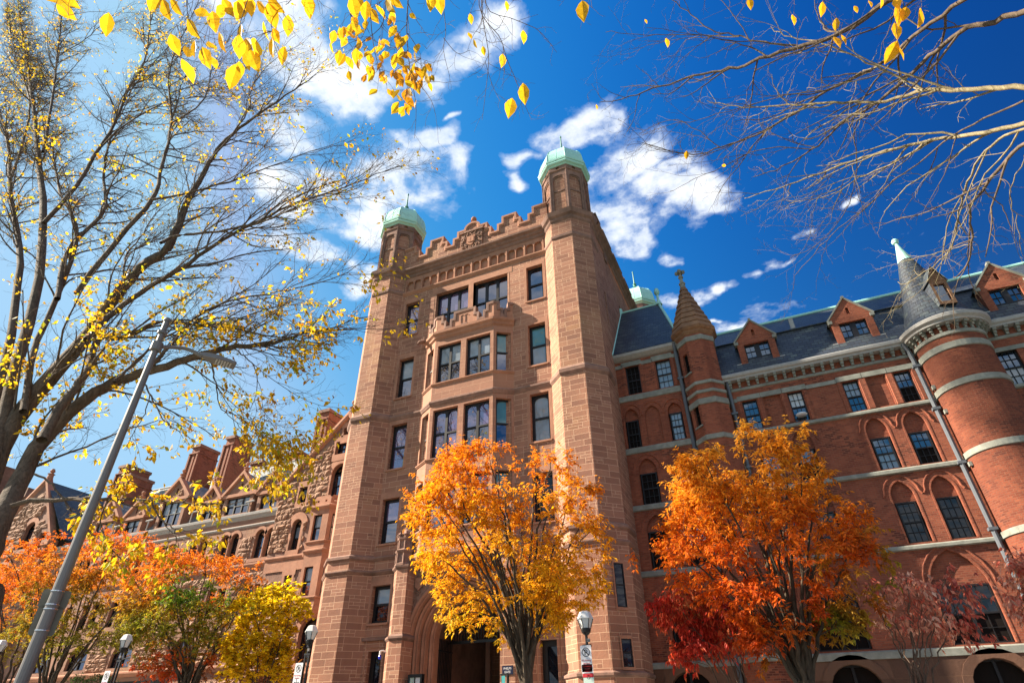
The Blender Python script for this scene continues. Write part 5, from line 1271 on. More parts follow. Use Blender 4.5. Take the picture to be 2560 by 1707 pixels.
# ---- the bare tree reaching in from the right, and its leafy twigs overhead
g = np.random.default_rng(8)
RC = lambda X, Y: (1460+X/2.0627, Y/2.0627)
TRK = np.array([10.8, -18.6, 0.0])
bare = thing('bare_tree', 'bare tree leaning in from the right with pale zigzag branches and few yellow leaves', 'tree', TRK)
def limb_d(pts, d0, d1, n=None, jit=.02):
    m = len(pts); P = np.array([at_d(p[0], p[1], d0+(d1-d0)*k/(m-1)) for k, p in enumerate(pts)])
    Q = resample(P, n or m*4); Q[1:] += g.normal(size=Q[1:].shape)*jit*.5
    return Q
spec2 = dict(levels=3, leaf_from=3, rmin=.0014, lv=[dict(dens=2.4, len=1.7, seg=8, ang=(20, 55), wig=.15, r=.016, trop=(-.1, .05, -.04), bend=(-.02, 0, .0), t0=.12),
     dict(dens=4.2, len=.62, seg=6, ang=(25, 62), wig=.24, r=.006, trop=(0, 0, .03)), dict(dens=8.5, len=.2, seg=3, ang=(25, 65), wig=.3, r=.003)])
BL = [
 ([(2620, -60), RC(1960, -40), RC(1600, 0), RC(1330, 170), RC(1120, 240), RC(880, 310), RC(790, 350), RC(620, 380), RC(450, 430), RC(230, 500), RC(80, 530)], 9.5, 11.5, .075, .006, 0),
 ([(2640, 10), RC(2269, 60), RC(2100, 120), RC(1950, 160), RC(1780, 290), RC(1690, 380), RC(1500, 540), RC(1380, 600), RC(1180, 770), RC(1000, 870), RC(880, 915)], 9.6, 11.4, .06, .006, 0),
 ([(2580, -120), RC(1960, 0), RC(1800, 110), RC(1640, 240), RC(1500, 350), RC(1260, 470), RC(1060, 600), RC(900, 690), RC(700, 760), RC(540, 800), RC(300, 740)], 9.8, 12, .05, .006, 0),
 ([(2660, 205), RC(2269, 440), RC(2000, 460), RC(1750, 470), RC(1560, 520), RC(1250, 530), RC(1050, 550), RC(800, 550), RC(640, 520)], 9, 11.6, .06, .006, 1),
 ([RC(1760, 468), RC(1600, 390), RC(1300, 250), RC(1180, 210), RC(1040, 190), RC(960, 140)], 10.0, 11, .026, .006, 1),
 ([(2660, 290), RC(2269, 640), RC(1980, 700), RC(1770, 730), RC(1450, 810), RC(1200, 900), RC(1000, 970), RC(830, 1020)], 9, 11.6, .055, .006, 1),
 ([RC(1770, 735), RC(1620, 830), RC(1420, 920), RC(1250, 1010), RC(1050, 1045)], 10, 11.4, .024, .005, 1),
 ([(2680, 330), RC(2269, 740), RC(2140, 870), RC(2050, 980), RC(1990, 1070), RC(2005, 1250), RC(1960, 1390), RC(1900, 1430)], 8.8, 10.2, .04, .008, 0),
 ([(2680, 310), RC(2269, 665), RC(2100, 750), RC(1990, 910), RC(1930, 1100), RC(1880, 1300), RC(1700, 1440), RC(1620, 1460)], 8.8, 10.6, .032, .005, 1),
 ([RC(2269, 520), RC(2100, 600), RC(1900, 700), RC(1700, 860), RC(1560, 960), RC(1470, 1060), RC(1280, 1210), RC(1090, 1420)], 9.4, 11, .02, .004, 0),
 ([RC(430, -10), RC(560, 80), RC(640, 150), RC(800, 190), RC(920, 220), RC(1110, 240)][::-1], 10.6, 11.6, .022, .006, 0),
 ([RC(800, 190), RC(600, 185), RC(330, 180), RC(110, 170)], 10.8, 11.8, .014, .004, 0),
 ([RC(700, 760), RC(480, 620), RC(280, 690)], 11.3, 12, .012, .004, 0),
 ([RC(1500, 540), RC(1400, 640), RC(1405, 820), RC(1400, 930), RC(1330, 1120), RC(1200, 1260), RC(1060, 1330)], 10.4, 11, .014, .004, 0),
 ([RC(1180, 770), RC(900, 770), RC(700, 870), RC(560, 930), RC(440, 990)], 11, 12, .014, .004, 0),
 ([RC(1250, 470), RC(1000, 500), RC(620, 610), RC(450, 640), RC(300, 700)], 11, 12, .014, .004, 0),
 ([RC(2005, 1250), RC(1880, 1290), RC(1720, 1330), RC(1640, 1350)], 10.2, 10.6, .012, .004, 1),
 ([RC(2269, 800), RC(2200, 980), RC(2230, 1150), RC(2250, 1300)], 9.6, 10, .012, .004, 1),
 ([RC(2050, 980), RC(2150, 1060), RC(2210, 1200)], 9.8, 10, .012, .004, 0),
 ([RC(1450, 810), RC(1330, 960), RC(1120, 1030), RC(1020, 1040)], 10.8, 11.4, .012, .004, 1)]
tbd, tbl = TB(), TB(); tips2 = []; tk = TB()
crotch = np.array([10.4, -18.3, 6.2])
tk.tube(resample([TRK, TRK+np.array([-.05, .05, 2.5]), crotch], 10), np.linspace(.34, .25, 10)*(1+.3*np.exp(-np.arange(10))), 14)
for pts, d0, d1, r0, r1, lt in BL:
    r0 *= .6 if lt else .66
    P = limb_d(pts, d0, d1); grow(tbl if lt else tbd, P, r0, r1, 0, spec2, tips2, g)
    if pts[0][0] > 2565: tk.tube(resample([crotch-np.array([0, 0, .3]), crotch*.5+P[0]*.5+np.array([0, 0, .3]), P[0], P[1]], 10), np.linspace(max(.12, r0*1.6), r0, 10), 9)
# overhead limb carrying the golden twigs
OV = [at_d(2620, -160, 8.5), at_d(2100, -420, 5.8), at_d(1600, -330, 4.6), at_d(1150, -260, 4.0), at_d(700, -210, 3.7), at_d(250, -190, 3.6)]
OVP = resample(OV, 30); tbd.tube(OVP, np.linspace(.05, .008, 30), 7); tk.tube(resample([crotch, (crotch+OV[0])/2+np.array([0, 0, .8]), OV[0]], 8), np.linspace(.12, .05, 8), 8)
tk.obj('trunk', M['palebark'], bare)
RE = lambda X, Y: (600+X/2.6133, Y/2.6133)
TW = [([(1030, -230), RE(1100, -40), RE(1090, 200), RE(1110, 450), RE(1150, 700), RE(1140, 905)], 3.9, .005), ([(1000, -240), RE(960, -60), RE(930, 160), RE(820, 260), RE(740, 330)], 3.8, .004), ([(960, -240), RE(860, -60), RE(860, 200), RE(900, 420), RE(960, 560)], 3.8, .004),
      ([(1120, -250), RE(1330, -20), RE(1345, 200), RE(1330, 330), RE(1370, 500)], 4.1, .003), ([(1230, -260), RE(1580, -20), RE(1600, 200), RE(1625, 380), RE(1605, 600), RE(1582, 785)], 4.2, .0045), ([(1260, -260), RE(1560, 0), RE(1700, 250), RE(1740, 380), RE(1800, 520), RE(1850, 660), RE(1905, 785)], 4.2, .004),
      ([(1290, -270), RE(1600, 0), RE(1800, 130), RE(1950, 200), RE(2070, 345)], 4.3, .004), ([(700, -210), (640, -60), (600, 60), (590, 110)], 3.4, .004), ([(760, -210), (690, -40), (680, 80), (700, 150)], 3.5, .004), ([(560, -200), (480, -60), (470, 40), (520, 120)], 3.3, .003), ([(820, -220), (760, -50), (720, 10)], 3.6, .003),
      ([(1400, -280), (1470, -30), (1480, 20)], 4.3, .003), ([RE(1600, 400), RE(1650, 560), RE(1700, 665)], 4.2, .002), ([RE(1330, 250), RE(1420, 350), RE(1500, 330)], 4.1, .002), ([RE(1100, 450), RE(1180, 560), RE(1250, 660), RE(1280, 760)], 3.9, .003), ([(300, -190), (180, -60), (165, -10)], 3.2, .003),
      ([(1860, -330), (1880, -60), (1876, 0)], 5.9, .003), ([(1960, -380), (1985, -60), (1984, 42)], 5.9, .003), ([(2070, -400), (2050, -40), (2090, 50), (2100, 92)], 5.9, .003), ([(2200, -380), (2230, -60), (2250, 30), (2240, 75), (2238, 118)], 6.0, .0035), ([(2260, -380), (2300, -60), (2304, 30)], 6.0, .003)]
spec3 = dict(levels=2, leaf_from=0, rmin=.0008, lv=[dict(dens=9, len=.3, seg=6, ang=(25, 65), wig=.16, r=.0025, trop=(0, 0, -.2), t0=.25), dict(dens=11, len=.1, seg=3, ang=(30, 65), wig=.2, r=.0014)])
tipn = []
for pts, d, r in TW:
    m = len(pts); P = np.array([at_d(p[0], p[1], d+.12*math.sin(k*1.7)) for k, p in enumerate(pts)]); grow(tbd, resample(P, m*4), r, .0012, 0, spec3, tipn, g)
tbl.obj('branches', M['palebark'], bare)
# golden leaves: those big enough to be picked out one by one, then the rest of the cluster
NL = [(148, -4, 62, 20), (165, 30, 34, 40), (268, 62, 38, 100), (395, 5, 34, 110), (415, 25, 36, 70), (440, 18, 32, 60), (380, 8, 30, 100), (505, 33, 32, 20), (482, 72, 38, 60), (535, 55, 40, 80), (550, 30, 32, 100), (437, 112, 36, 70), (470, 130, 30, 30), (485, 123, 28, 100), (515, 145, 40, 70), (532, 155, 34, 55), (530, 115, 30, 50), (555, 107, 34, 80), (470, 178, 42, 65), (583, 192, 46, 115), (598, 118, 40, 95), (620, 112, 36, 60), (640, 120, 46, 75), (620, 145, 44, 100), (635, 152, 46, 65), (600, 175, 30, 90), (665, 80, 34, 80), (680, 120, 36, 100), (690, 90, 30, 70), (707, 140, 34, 110), (720, 65, 38, 95), (680, 40, 42, 75), (600, 25, 42, 100), (570, 20, 34, 60), (625, 15, 34, 90), (690, 15, 34, 40), (775, 20, 40, 95), (770, 10, 36, 70), (601, 80, 30, 90), (655, 20, 30, 50),
      (833, 93, 26, 100), (830, 122, 24, 80), (860, 105, 24, 110), (854, 150, 26, 120), (874, 157, 26, 60), (890, 140, 30, 95), (885, 20, 40, 80), (900, 12, 36, 60), (915, 28, 36, 95), (887, 65, 28, 70), (935, 40, 32, 60), (952, 30, 30, 50), (975, 15, 36, 60), (990, 5, 34, 40), (1078, 8, 34, 95), (1099, 10, 38, 80), (1457, 28, 44, 88), (1310, 235, 40, 85), (1276, 270, 46, 100), (1309, 93, 26, 85), (1256, 152, 30, 95), (1177, 48, 20, 80), (1267, 16, 18, 80), (1209, 128, 18, 80), (1188, 110, 18, 70), (1175, 90, 16, 60)]
P, D, S_, C = [], [], [], []
for x, y, px, ang in NL:
    d = 3.6 if x < 800 else (3.9 if x < 1150 else 4.2); p = at_d(x, y, d*g.uniform(.95, 1.05)); sz = px*1.12*d/FPX*1.05
    a = R(ang); dv = CR*math.cos(a)-CU*math.sin(a)+CF*g.uniform(-.4, .4); P.append(p-unit(dv)*sz*.5); D.append(dv); S_.append(sz); C.append(GOLD*.35+YEL*.65 if g.random() < .6 else YEL)
CLU = [(880, 60, 30, 16), (930, 90, 30, 14), (960, 110, 26, 12), (1000, 120, 24, 12), (960, 160, 28, 14), (925, 160, 24, 12), (1010, 165, 26, 14), (1040, 170, 28, 12), (1060, 150, 20, 6), (1070, 190, 18, 8), (1000, 200, 30, 14), (1010, 245, 24, 12), (1000, 265, 18, 8), (965, 215, 20, 8), (1040, 225, 20, 6), (870, 80, 24, 5), (1035, 90, 24, 6), (1010, 65, 30, 7), (990, 40, 30, 7), (880, 140, 22, 8), (910, 130, 20, 6)]
for x, y, s_, k in CLU:
    for _ in range(int(k*.62)):
        px = g.uniform(17, 32); d = 3.9*g.uniform(.94, 1.1); p = at_d(x+g.normal()*s_*.6, y+g.normal()*s_*.6, d); a = R(g.uniform(40, 140)); dv = CR*math.cos(a)-CU*math.sin(a)+CF*g.uniform(-.7, .7)
        P.append(p); D.append(dv); S_.append(px*d/FPX); C.append(YEL*g.uniform(.7, 1.05) if g.random() < .55 else GOLD*g.uniform(.6, 1))
BLV = [(1875, 10, 24, 80), (2055, 24, 26, 90), (1984, 50, 22, 80), (2090, 62, 22, 85), (2093, 105, 26, 70), (2110, 100, 20, 60), (2245, 40, 36, 75), (2241, 78, 32, 85), (2228, 132, 40, 110), (2250, 130, 34, 60), (2262, 35, 30, 110), (2300, 45, 38, 100), (2243, 8, 26, 90), (2204, 6, 20, 90), (1668, 107, 20, 80), (1716, 388, 18, 90), (1810, 414, 12, 0), (1492, 268, 12, 85), (2140, 24, 14, 60), (2176, 10, 16, 80), (1615, 54, 10, 60)]
for x, y, px, ang in BLV:
    d = 9.5 if px < 30 else 6.0; d = 6.0 if px > 18 else 10; p = at_d(x, y, d); a = R(ang); dv = CR*math.cos(a)-CU*math.sin(a)+CF*g.uniform(-.4, .4); sz = px*1.1*d/FPX
    P.append(p-unit(dv)*sz*.5); D.append(dv); S_.append(sz); C.append(YEL*.4+GOLD*.6)
n = len(P); P, D, S_, C = np.array(P), np.array(D), np.array(S_), np.array(C); C = C*(.8+.3*g.random((n, 1)))
Nn = -CF[None]+g.normal(size=(n, 3))*.55
leaves('leaves', P, D, Nn, S_, S_*.56, C, M['nearleaf'], bare, 'oval', .18)
# stalks so that no leaf floats
stk = tbd; tp = np.array([t[0] for t in tipn]+[t[0] for t in tips2[::4]])
for p, d_, s_ in zip(P, D, S_):
    k = np.argmin(((tp-p)**2).sum(1)); q = tp[k]
    if np.linalg.norm(q-p) > .7: continue
    stk.tube(resample([q, (q+p)/2+np.array([0, 0, .02]), p], 5), [.0016, .0013, .0011, .001, .001], 3)
bd = tbd.obj('branches', M['elmbark'], bare)
print('bare', len(tips2), n)
# ---- street trees in autumn colour
def crown_tree(name, label, cat, base, Y, poly, ncl, per, colour, seed, leafL, leafW=.36, limbs=9, forkz=2.6, r0=.17, shape='kite', bark_m='smoothbark', depth=.85, droop=.45, spread=.42, layers=None, group=None, leanx=0, up=1.0, twig=.006, shell=.55, lmat='leaf'):
    g = np.random.default_rng(seed)
    pts = np.array([at_y(x, y, Y) for x, y in poly]); px, pz = pts[:, 0], pts[:, 2]; y0 = pts[0, 1]
    b = at_y(base[0], base[1], Y); b = np.array([b[0]+leanx, y0, 0.0]); root = thing(name, label, cat, (b[0], b[1], .13), group)
    n = len(px)
    pj, zj = np.roll(px, -1), np.roll(pz, -1)
    def inside(x, z):
        x = np.asarray(x)[..., None]
        return ((((pz > z) != (zj > z)) & (x < (pj-px)*(z-pz)/(zj-pz+1e-12)+px)).sum(-1) % 2).astype(bool)
    cx = px.mean(); zmin, zmax = pz.min(), pz.max(); hw = (px.max()-px.min())/2
    cl = []; tries = 0
    bough = []
    while len(bough) < max(8, ncl//9):
        x, z = g.uniform(px.min(), px.max()), g.uniform(zmin, zmax)
        if inside(x, z): bough.append((x, z, g.uniform(-1, 1)))
    while len(cl) < ncl and tries < ncl*60:
        tries += 1; x = g.uniform(px.min(), px.max()); z = g.uniform(zmin, zmax); bt = None
        if not layers and g.random() < .82:
            bx_, bz_, bt = bough[g.integers(len(bough))]; x = bx_+g.normal()*.4; z = bz_+g.normal()*.2+.12*abs(x-bx_)
            if g.random() < .1: x += .35*math.copysign(1, x-cx); z += .2
        if layers: z = zmin+(zmax-zmin)*(round((z-zmin)/(zmax-zmin)*layers+.15*g.normal())/layers)+g.normal()*.04
        if not inside(x, z) and not (bt is not None and g.random() < .12): continue
        # how far to the edge of the outline fixes how deep the crown is here
        xs = np.linspace(px.min(), px.max(), 80); ins = np.r_[x, xs[inside(xs, z)]]
        a0, a1 = ins.min(), ins.max(); w_ = max(.25, (a1-a0)/2); q = (x-(a0+a1)/2)/w_
        dy = w_*depth*math.sqrt(max(.03, 1-q*q)); t = g.uniform(-1, 1) if bt is None else np.clip(bt+g.normal()*.2, -1, 1); t = math.copysign(abs(t)**shell, t)
        cl.append((x, y0+dy*t*.95, z))
    cl = np.array(cl)
    tb = TB(); fk = np.array([b[0]+g.normal()*.03, y0, forkz])
    tb.tube(resample([[b[0], y0, .1], [b[0]+.02, y0, forkz*.5], fk], 8), np.linspace(r0*1.15, r0, 8), 10)
    tk = tb.obj('trunk', M[bark_m], root)
    tb = TB(); LS = []
    # main limbs rise in a fan towards well spread clusters of the upper crown
    cand = cl[cl[:, 2] > zmin+(zmax-zmin)*.45]; ch = [cand[np.argmax(cand[:, 2])]]
    while len(ch) < limbs:
        dmin = np.min(np.linalg.norm(cand[:, None]-np.array(ch)[None], axis=2), axis=1); ch.append(cand[np.argmax(dmin*g.uniform(.7, 1, len(cand)))])
    for k, e in enumerate(ch):
        s = fk+np.array([0, 0, -g.uniform(0, forkz*.35)]); L = np.linalg.norm(e-s); ax = np.array([(e-s)[0]*.16, (e-s)[1]*.16, L*.38*up])
        P = np.array([(1-t)**2*s+2*t*(1-t)*(s+ax+(e-s)*.12)+t*t*e for t in np.linspace(0, 1, 16)]); P[2:-1] += g.normal(size=(13, 3))*.035
        rr = r0*.3*(1-np.linspace(0, 1, 16))**.8+.008; tb.tube(P, rr, 7); LS += [(p, r_, P[min(15, i+1)]-P[max(0, i-1)]) for i, (p, r_) in enumerate(zip(P, rr)) if i > 2]
    LP = np.array([l[0] for l in LS]); LR = np.array([l[1] for l in LS])
    LPn, LDn = [], []
    order = np.argsort(np.linalg.norm(cl-fk, axis=1))
    for k in order:
        c = cl[k]; d = np.linalg.norm(LP-c, axis=1)+np.clip(LP[:, 2]-c[2]+.15, 0, None)*1.6+(LR < .007)*.3
        i = np.argmin(d); s = LP[i]; L = np.linalg.norm(c-s)
        m_ = (s+c)/2+np.array([0, 0, .16*L])+g.normal(size=3)*.05*L
        P = np.array([(1-t)**2*s+2*t*(1-t)*m_+t*t*c for t in np.linspace(0, 1, 7)]); rs = min(LR[i]*.65, .012+.012*L)
        rr = np.linspace(rs, twig*.6, 7); tb.tube(P, rr, 5 if L > .8 else 4)
        LP = np.vstack([LP, P[2:]]); LR = np.r_[LR, rr[2:]]
        out = unit(P[-1]-P[-3])
        if g.random() < .3: tb.tube(np.array([c, c+out*.25+g.normal(size=3)*.05, c+out*.6+g.normal(size=3)*.12+np.array([0, 0, .12])]), [twig*.5, twig*.35, .0015], 3)
        for j in range(3 if per < 30 else 5):       # little fans of twigs with leaves along both sides
            dv = unit(out+g.normal(size=3)*.75+np.array([0, 0, -.12])); ln = spread*g.uniform(.5, 1.3)
            bend = np.array([0, 0, -droop*.35]); Q = [c]
            for q in range(4): dv = unit(dv+bend*.5+g.normal(size=3)*.12); Q.append(Q[-1]+dv*ln/4)
            Q = np.array(Q); tb.tube(Q, np.linspace(twig*.6, .0015, 5), 3)
            m = max(3, int(per/(3 if per < 30 else 5)))
            tt = g.uniform(.05, 1, m)*3.999; ii = tt.astype(int); fr_ = (tt-ii)[:, None]
            pp = Q[ii]*(1-fr_)+Q[ii+1]*fr_; dd = unit(Q[ii+1]-Q[ii])
            sd = unit(np.cross(dd, np.array([0, 0, 1.0])+g.normal(size=(m, 3))*.3))*np.where(np.arange(m) % 2, 1, -1)[:, None]
            LPn.append(pp); LDn.append(dd*.5+sd*.8+np.array([0, 0, -droop])+g.normal(size=(m, 3))*.28)
    tb.obj('branches', M[bark_m], root)
    P = np.concatenate(LPn); D = np.concatenate(LDn); m = len(P)
    Nn = np.array([0, -.15, 1.0])+g.normal(size=(m, 3))*.45
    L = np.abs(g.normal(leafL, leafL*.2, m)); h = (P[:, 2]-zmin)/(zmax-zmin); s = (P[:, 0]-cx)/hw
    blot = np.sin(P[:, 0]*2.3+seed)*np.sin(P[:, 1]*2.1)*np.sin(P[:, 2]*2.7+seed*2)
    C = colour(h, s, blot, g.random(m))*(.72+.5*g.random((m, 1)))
    leaves('leaves', P, D, Nn, L, L*leafW, np.clip(C, 0, .95), M[lmat], root, shape)
    return root
def blend(stops, t):
    t = np.clip(t, 0, 1); xs = [s[0] for s in stops]; cs = np.array([s[1] for s in stops])
    return np.stack([np.interp(t, xs, cs[:, k]) for k in range(3)], 1)
DD = 1.0884
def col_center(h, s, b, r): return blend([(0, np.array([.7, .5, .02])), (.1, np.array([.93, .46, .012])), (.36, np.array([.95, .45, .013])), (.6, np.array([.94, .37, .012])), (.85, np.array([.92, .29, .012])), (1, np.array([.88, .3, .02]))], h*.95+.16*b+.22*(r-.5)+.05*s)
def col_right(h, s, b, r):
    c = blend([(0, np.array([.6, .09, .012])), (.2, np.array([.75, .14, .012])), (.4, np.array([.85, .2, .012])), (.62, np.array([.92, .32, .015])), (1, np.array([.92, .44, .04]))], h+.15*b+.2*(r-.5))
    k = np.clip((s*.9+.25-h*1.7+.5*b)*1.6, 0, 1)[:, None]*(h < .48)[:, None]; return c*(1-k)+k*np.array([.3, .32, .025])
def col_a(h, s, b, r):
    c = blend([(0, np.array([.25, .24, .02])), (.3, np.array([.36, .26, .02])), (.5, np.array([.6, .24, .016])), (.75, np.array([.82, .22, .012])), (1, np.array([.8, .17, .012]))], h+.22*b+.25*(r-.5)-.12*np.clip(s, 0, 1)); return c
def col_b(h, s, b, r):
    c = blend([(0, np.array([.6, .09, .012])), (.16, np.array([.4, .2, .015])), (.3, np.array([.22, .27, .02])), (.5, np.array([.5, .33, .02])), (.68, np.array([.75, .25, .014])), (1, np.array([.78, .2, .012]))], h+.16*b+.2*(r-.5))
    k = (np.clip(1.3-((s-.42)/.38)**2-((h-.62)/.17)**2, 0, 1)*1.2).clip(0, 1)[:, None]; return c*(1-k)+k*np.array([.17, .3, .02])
def col_g(h, s, b, r): return blend([(0, np.array([.95, .55, .012])), (.5, np.array([.97, .6, .01])), (1, np.array([.97, .68, .015]))], h+.2*(r-.5)+.2*b)
def col_dog(h, s, b, r): return blend([(0, np.array([.4, .025, .02])), (.5, np.array([.6, .05, .025])), (.8, np.array([.7, .17, .06])), (1, np.array([.7, .35, .15]))], .5+.4*b+.5*(r-.5))
def col_dog2(h, s, b, r): return blend([(0, np.array([.4, .06, .05])), (.35, np.array([.7, .16, .1])), (.7, np.array([.85, .4, .26])), (1, np.array([.85, .55, .4]))], .62+.4*b+.6*(r-.5)-.5*np.clip(s, 0, 1))
def col_mar(h, s, b, r): return blend([(0, np.array([.12, .03, .02])), (.6, np.array([.3, .1, .03])), (1, np.array([.45, .2, .04]))], .5+.4*b+.5*(r-.5))
ZEL = 'street trees in orange autumn leaf'
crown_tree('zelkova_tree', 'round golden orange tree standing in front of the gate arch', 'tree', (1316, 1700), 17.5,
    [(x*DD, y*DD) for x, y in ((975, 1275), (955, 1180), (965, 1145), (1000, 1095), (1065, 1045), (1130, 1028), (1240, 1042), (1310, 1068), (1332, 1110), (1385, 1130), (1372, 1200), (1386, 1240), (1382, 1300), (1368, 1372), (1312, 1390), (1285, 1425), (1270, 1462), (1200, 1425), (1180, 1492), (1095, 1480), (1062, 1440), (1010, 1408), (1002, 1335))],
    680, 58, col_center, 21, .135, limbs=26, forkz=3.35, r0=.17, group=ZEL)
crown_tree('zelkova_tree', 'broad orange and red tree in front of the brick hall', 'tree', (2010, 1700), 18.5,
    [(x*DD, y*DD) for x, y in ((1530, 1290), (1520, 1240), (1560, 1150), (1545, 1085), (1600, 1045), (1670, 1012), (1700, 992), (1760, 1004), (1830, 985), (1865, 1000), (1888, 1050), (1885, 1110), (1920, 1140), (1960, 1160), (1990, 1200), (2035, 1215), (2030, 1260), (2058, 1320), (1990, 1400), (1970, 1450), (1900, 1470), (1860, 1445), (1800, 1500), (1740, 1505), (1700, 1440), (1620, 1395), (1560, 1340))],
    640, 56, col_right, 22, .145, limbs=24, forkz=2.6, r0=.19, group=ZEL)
ZC = lambda X, Y: (X/2.976, 1180+Y/2.976)
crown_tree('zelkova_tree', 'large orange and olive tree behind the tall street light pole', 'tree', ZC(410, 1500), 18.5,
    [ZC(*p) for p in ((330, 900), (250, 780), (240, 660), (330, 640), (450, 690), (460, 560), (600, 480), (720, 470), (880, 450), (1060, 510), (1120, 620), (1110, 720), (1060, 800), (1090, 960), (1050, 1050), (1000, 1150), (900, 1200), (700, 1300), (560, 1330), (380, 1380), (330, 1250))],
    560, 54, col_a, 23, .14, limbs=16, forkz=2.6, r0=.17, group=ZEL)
crown_tree('zelkova_tree', 'orange tree at the left edge of the frame, under the elm', 'tree', ZC(70, 1530), 19.5,
    [ZC(*p) for p in ((-260, 900), (-200, 760), (0, 745), (60, 690), (190, 675), (260, 740), (330, 830), (300, 950), (310, 1100), (260, 1250), (260, 1330), (180, 1420), (60, 1420), (-60, 1440), (-240, 1250))],
    430, 52, lambda h, s, b, r: col_a(h, s*0-.1, b, r)*np.array([1.1, 1, 1]), 24, .13, limbs=8, forkz=2.6, r0=.16, group=ZEL)
Z5 = lambda X, Y: (340+X/5.107, 1400+Y/5.107)
crown_tree('zelkova_tree', 'small tree turning from green to orange beside the yellow sapling', 'tree', Z5(690, 1500), 18.5,
    [Z5(*p) for p in ((60, 550), (130, 440), (170, 330), (260, 150), (420, 190), (600, 215), (700, 190), (660, 60), (850, 20), (1000, -40), (1300, 10), (1620, 70), (1600, 180), (1450, 280), (1490, 420), (1350, 540), (1500, 570), (1400, 700), (1300, 900), (1250, 1100), (1000, 1230), (860, 1290), (640, 1250), (500, 1420), (150, 1440), (50, 1320), (200, 1170), (300, 1060), (110, 930), (160, 800), (90, 650))],
    470, 52, col_b, 25, .135, limbs=16, forkz=2.9, r0=.15, group=ZEL, leanx=0)
crown_tree('ginkgo_sapling', 'bright yellow young ginkgo with upright shoots beside the left lamp post', 'tree', Z5(1600, 1568), 19.0,
    [Z5(*p) for p in ((1610, 400), (1800, 325), (1930, 350), (1900, 460), (2030, 425), (2105, 520), (2095, 620), (1980, 720), (1900, 850), (1980, 890), (1850, 1050), (1900, 1280), (1850, 1520), (1400, 1540), (1260, 1400), (1225, 1240), (1165, 1175), (1230, 1010), (1330, 960), (1350, 700), (1345, 640), (1550, 560))],
    330, 34, col_g, 26, .12, .85, limbs=9, forkz=1.6, r0=.06, shape='fan', droop=.25, spread=.3, up=1.3, depth=.9)
R5 = lambda X, Y: (1460+X/2.138, 1167+Y/2.138)
crown_tree('dogwood_shrub', 'dark red dogwood with drooping leaves in tiers beside the stone turret', 'shrub', R5(860, 1250), 20.5,
    [R5(*p) for p in ((330, 745), (420, 640), (560, 660), (640, 640), (760, 720), (860, 760), (900, 880), (840, 1000), (640, 1040), (470, 1050), (500, 930), (520, 840), (400, 790))],
    150, 40, col_dog, 27, .17, .42, limbs=6, forkz=1.4, r0=.06, bark_m='redtwig', layers=5, droop=1.3, spread=.5, depth=.6)
crown_tree('dogwood_shrub', 'sparse pinkish dogwood with pale bare twigs right of the orange tree', 'shrub', R5(1800, 1250), 20.0,
    [R5(*p) for p in ((1490, 620), (1600, 590), (1800, 570), (1950, 590), (2110, 625), (2060, 700), (2000, 760), (2090, 870), (2150, 960), (2020, 950), (1900, 850), (1640, 870), (1540, 790), (1580, 720))],
    85, 18, col_dog2, 28, .16, .42, limbs=12, forkz=2.0, r0=.05, bark_m='redtwig', layers=7, droop=1.1, spread=.5, depth=.7)
crown_tree('dogwood_shrub', 'red leaved branch end of a dogwood at the right edge of the frame', 'shrub', (2680, 1700), 19.5,
    [R5(*p) for p in ((2245, 700), (2300, 690), (2270, 450), (2352, 470), (2500, 420), (2700, 500), (2750, 800), (2500, 860), (2340, 760), (2420, 640), (2290, 560))],
    110, 30, col_dog2, 29, .17, .42, limbs=6, forkz=2.2, r0=.06, bark_m='redtwig', layers=5, droop=1.1, spread=.5, depth=.7)
crown_tree('red_shrub', 'scarlet leaved shrub under the left side of the green and orange tree', 'shrub', Z5(540, 1640), 20.5,
    [Z5(*p) for p in ((50, 1310), (150, 1210), (300, 1190), (480, 1160), (600, 1240), (560, 1400), (400, 1470), (150, 1450))],
    46, 26, lambda h, s, b, r: blend([(0, np.array([.5, .04, .015])), (1, np.array([.7, .13, .015]))], .5+.4*b+.5*(r-.5)), 30, .14, .4, limbs=5, forkz=1.5, r0=.04, bark_m='redtwig', droop=.8, spread=.4)
crown_tree('maroon_shrub', 'dull maroon shrub at the foot of the yellow sapling', 'shrub', Z5(1250, 1700), 20.5,
    [Z5(*p) for p in ((860, 1440), (950, 1360), (1100, 1350), (1250, 1300), (1700, 1350), (1860, 1240), (1990, 1180), (2010, 1290), (1850, 1450), (1700, 1600), (900, 1600))],
    90, 26, col_mar, 31, .12, .42, limbs=6, forkz=1.2, r0=.04, bark_m='redtwig', droop=.6, spread=.45)
crown_tree('evergreen_bush', 'low clipped green bush against the base of the stone hall', 'bush', (231, 1740), 22.5,
    [(196, 1712), (200, 1692), (218, 1685), (245, 1686), (262, 1694), (268, 1712), (262, 1760), (200, 1760)],
    90, 40, lambda h, s, b, r: np.array([.06, .11, .025])[None]*(1+.6*b+.4*(r-.5))[:, None], 32, .09, .5, limbs=5, forkz=.6, r0=.04, lmat='hedge', spread=.3, droop=.1)

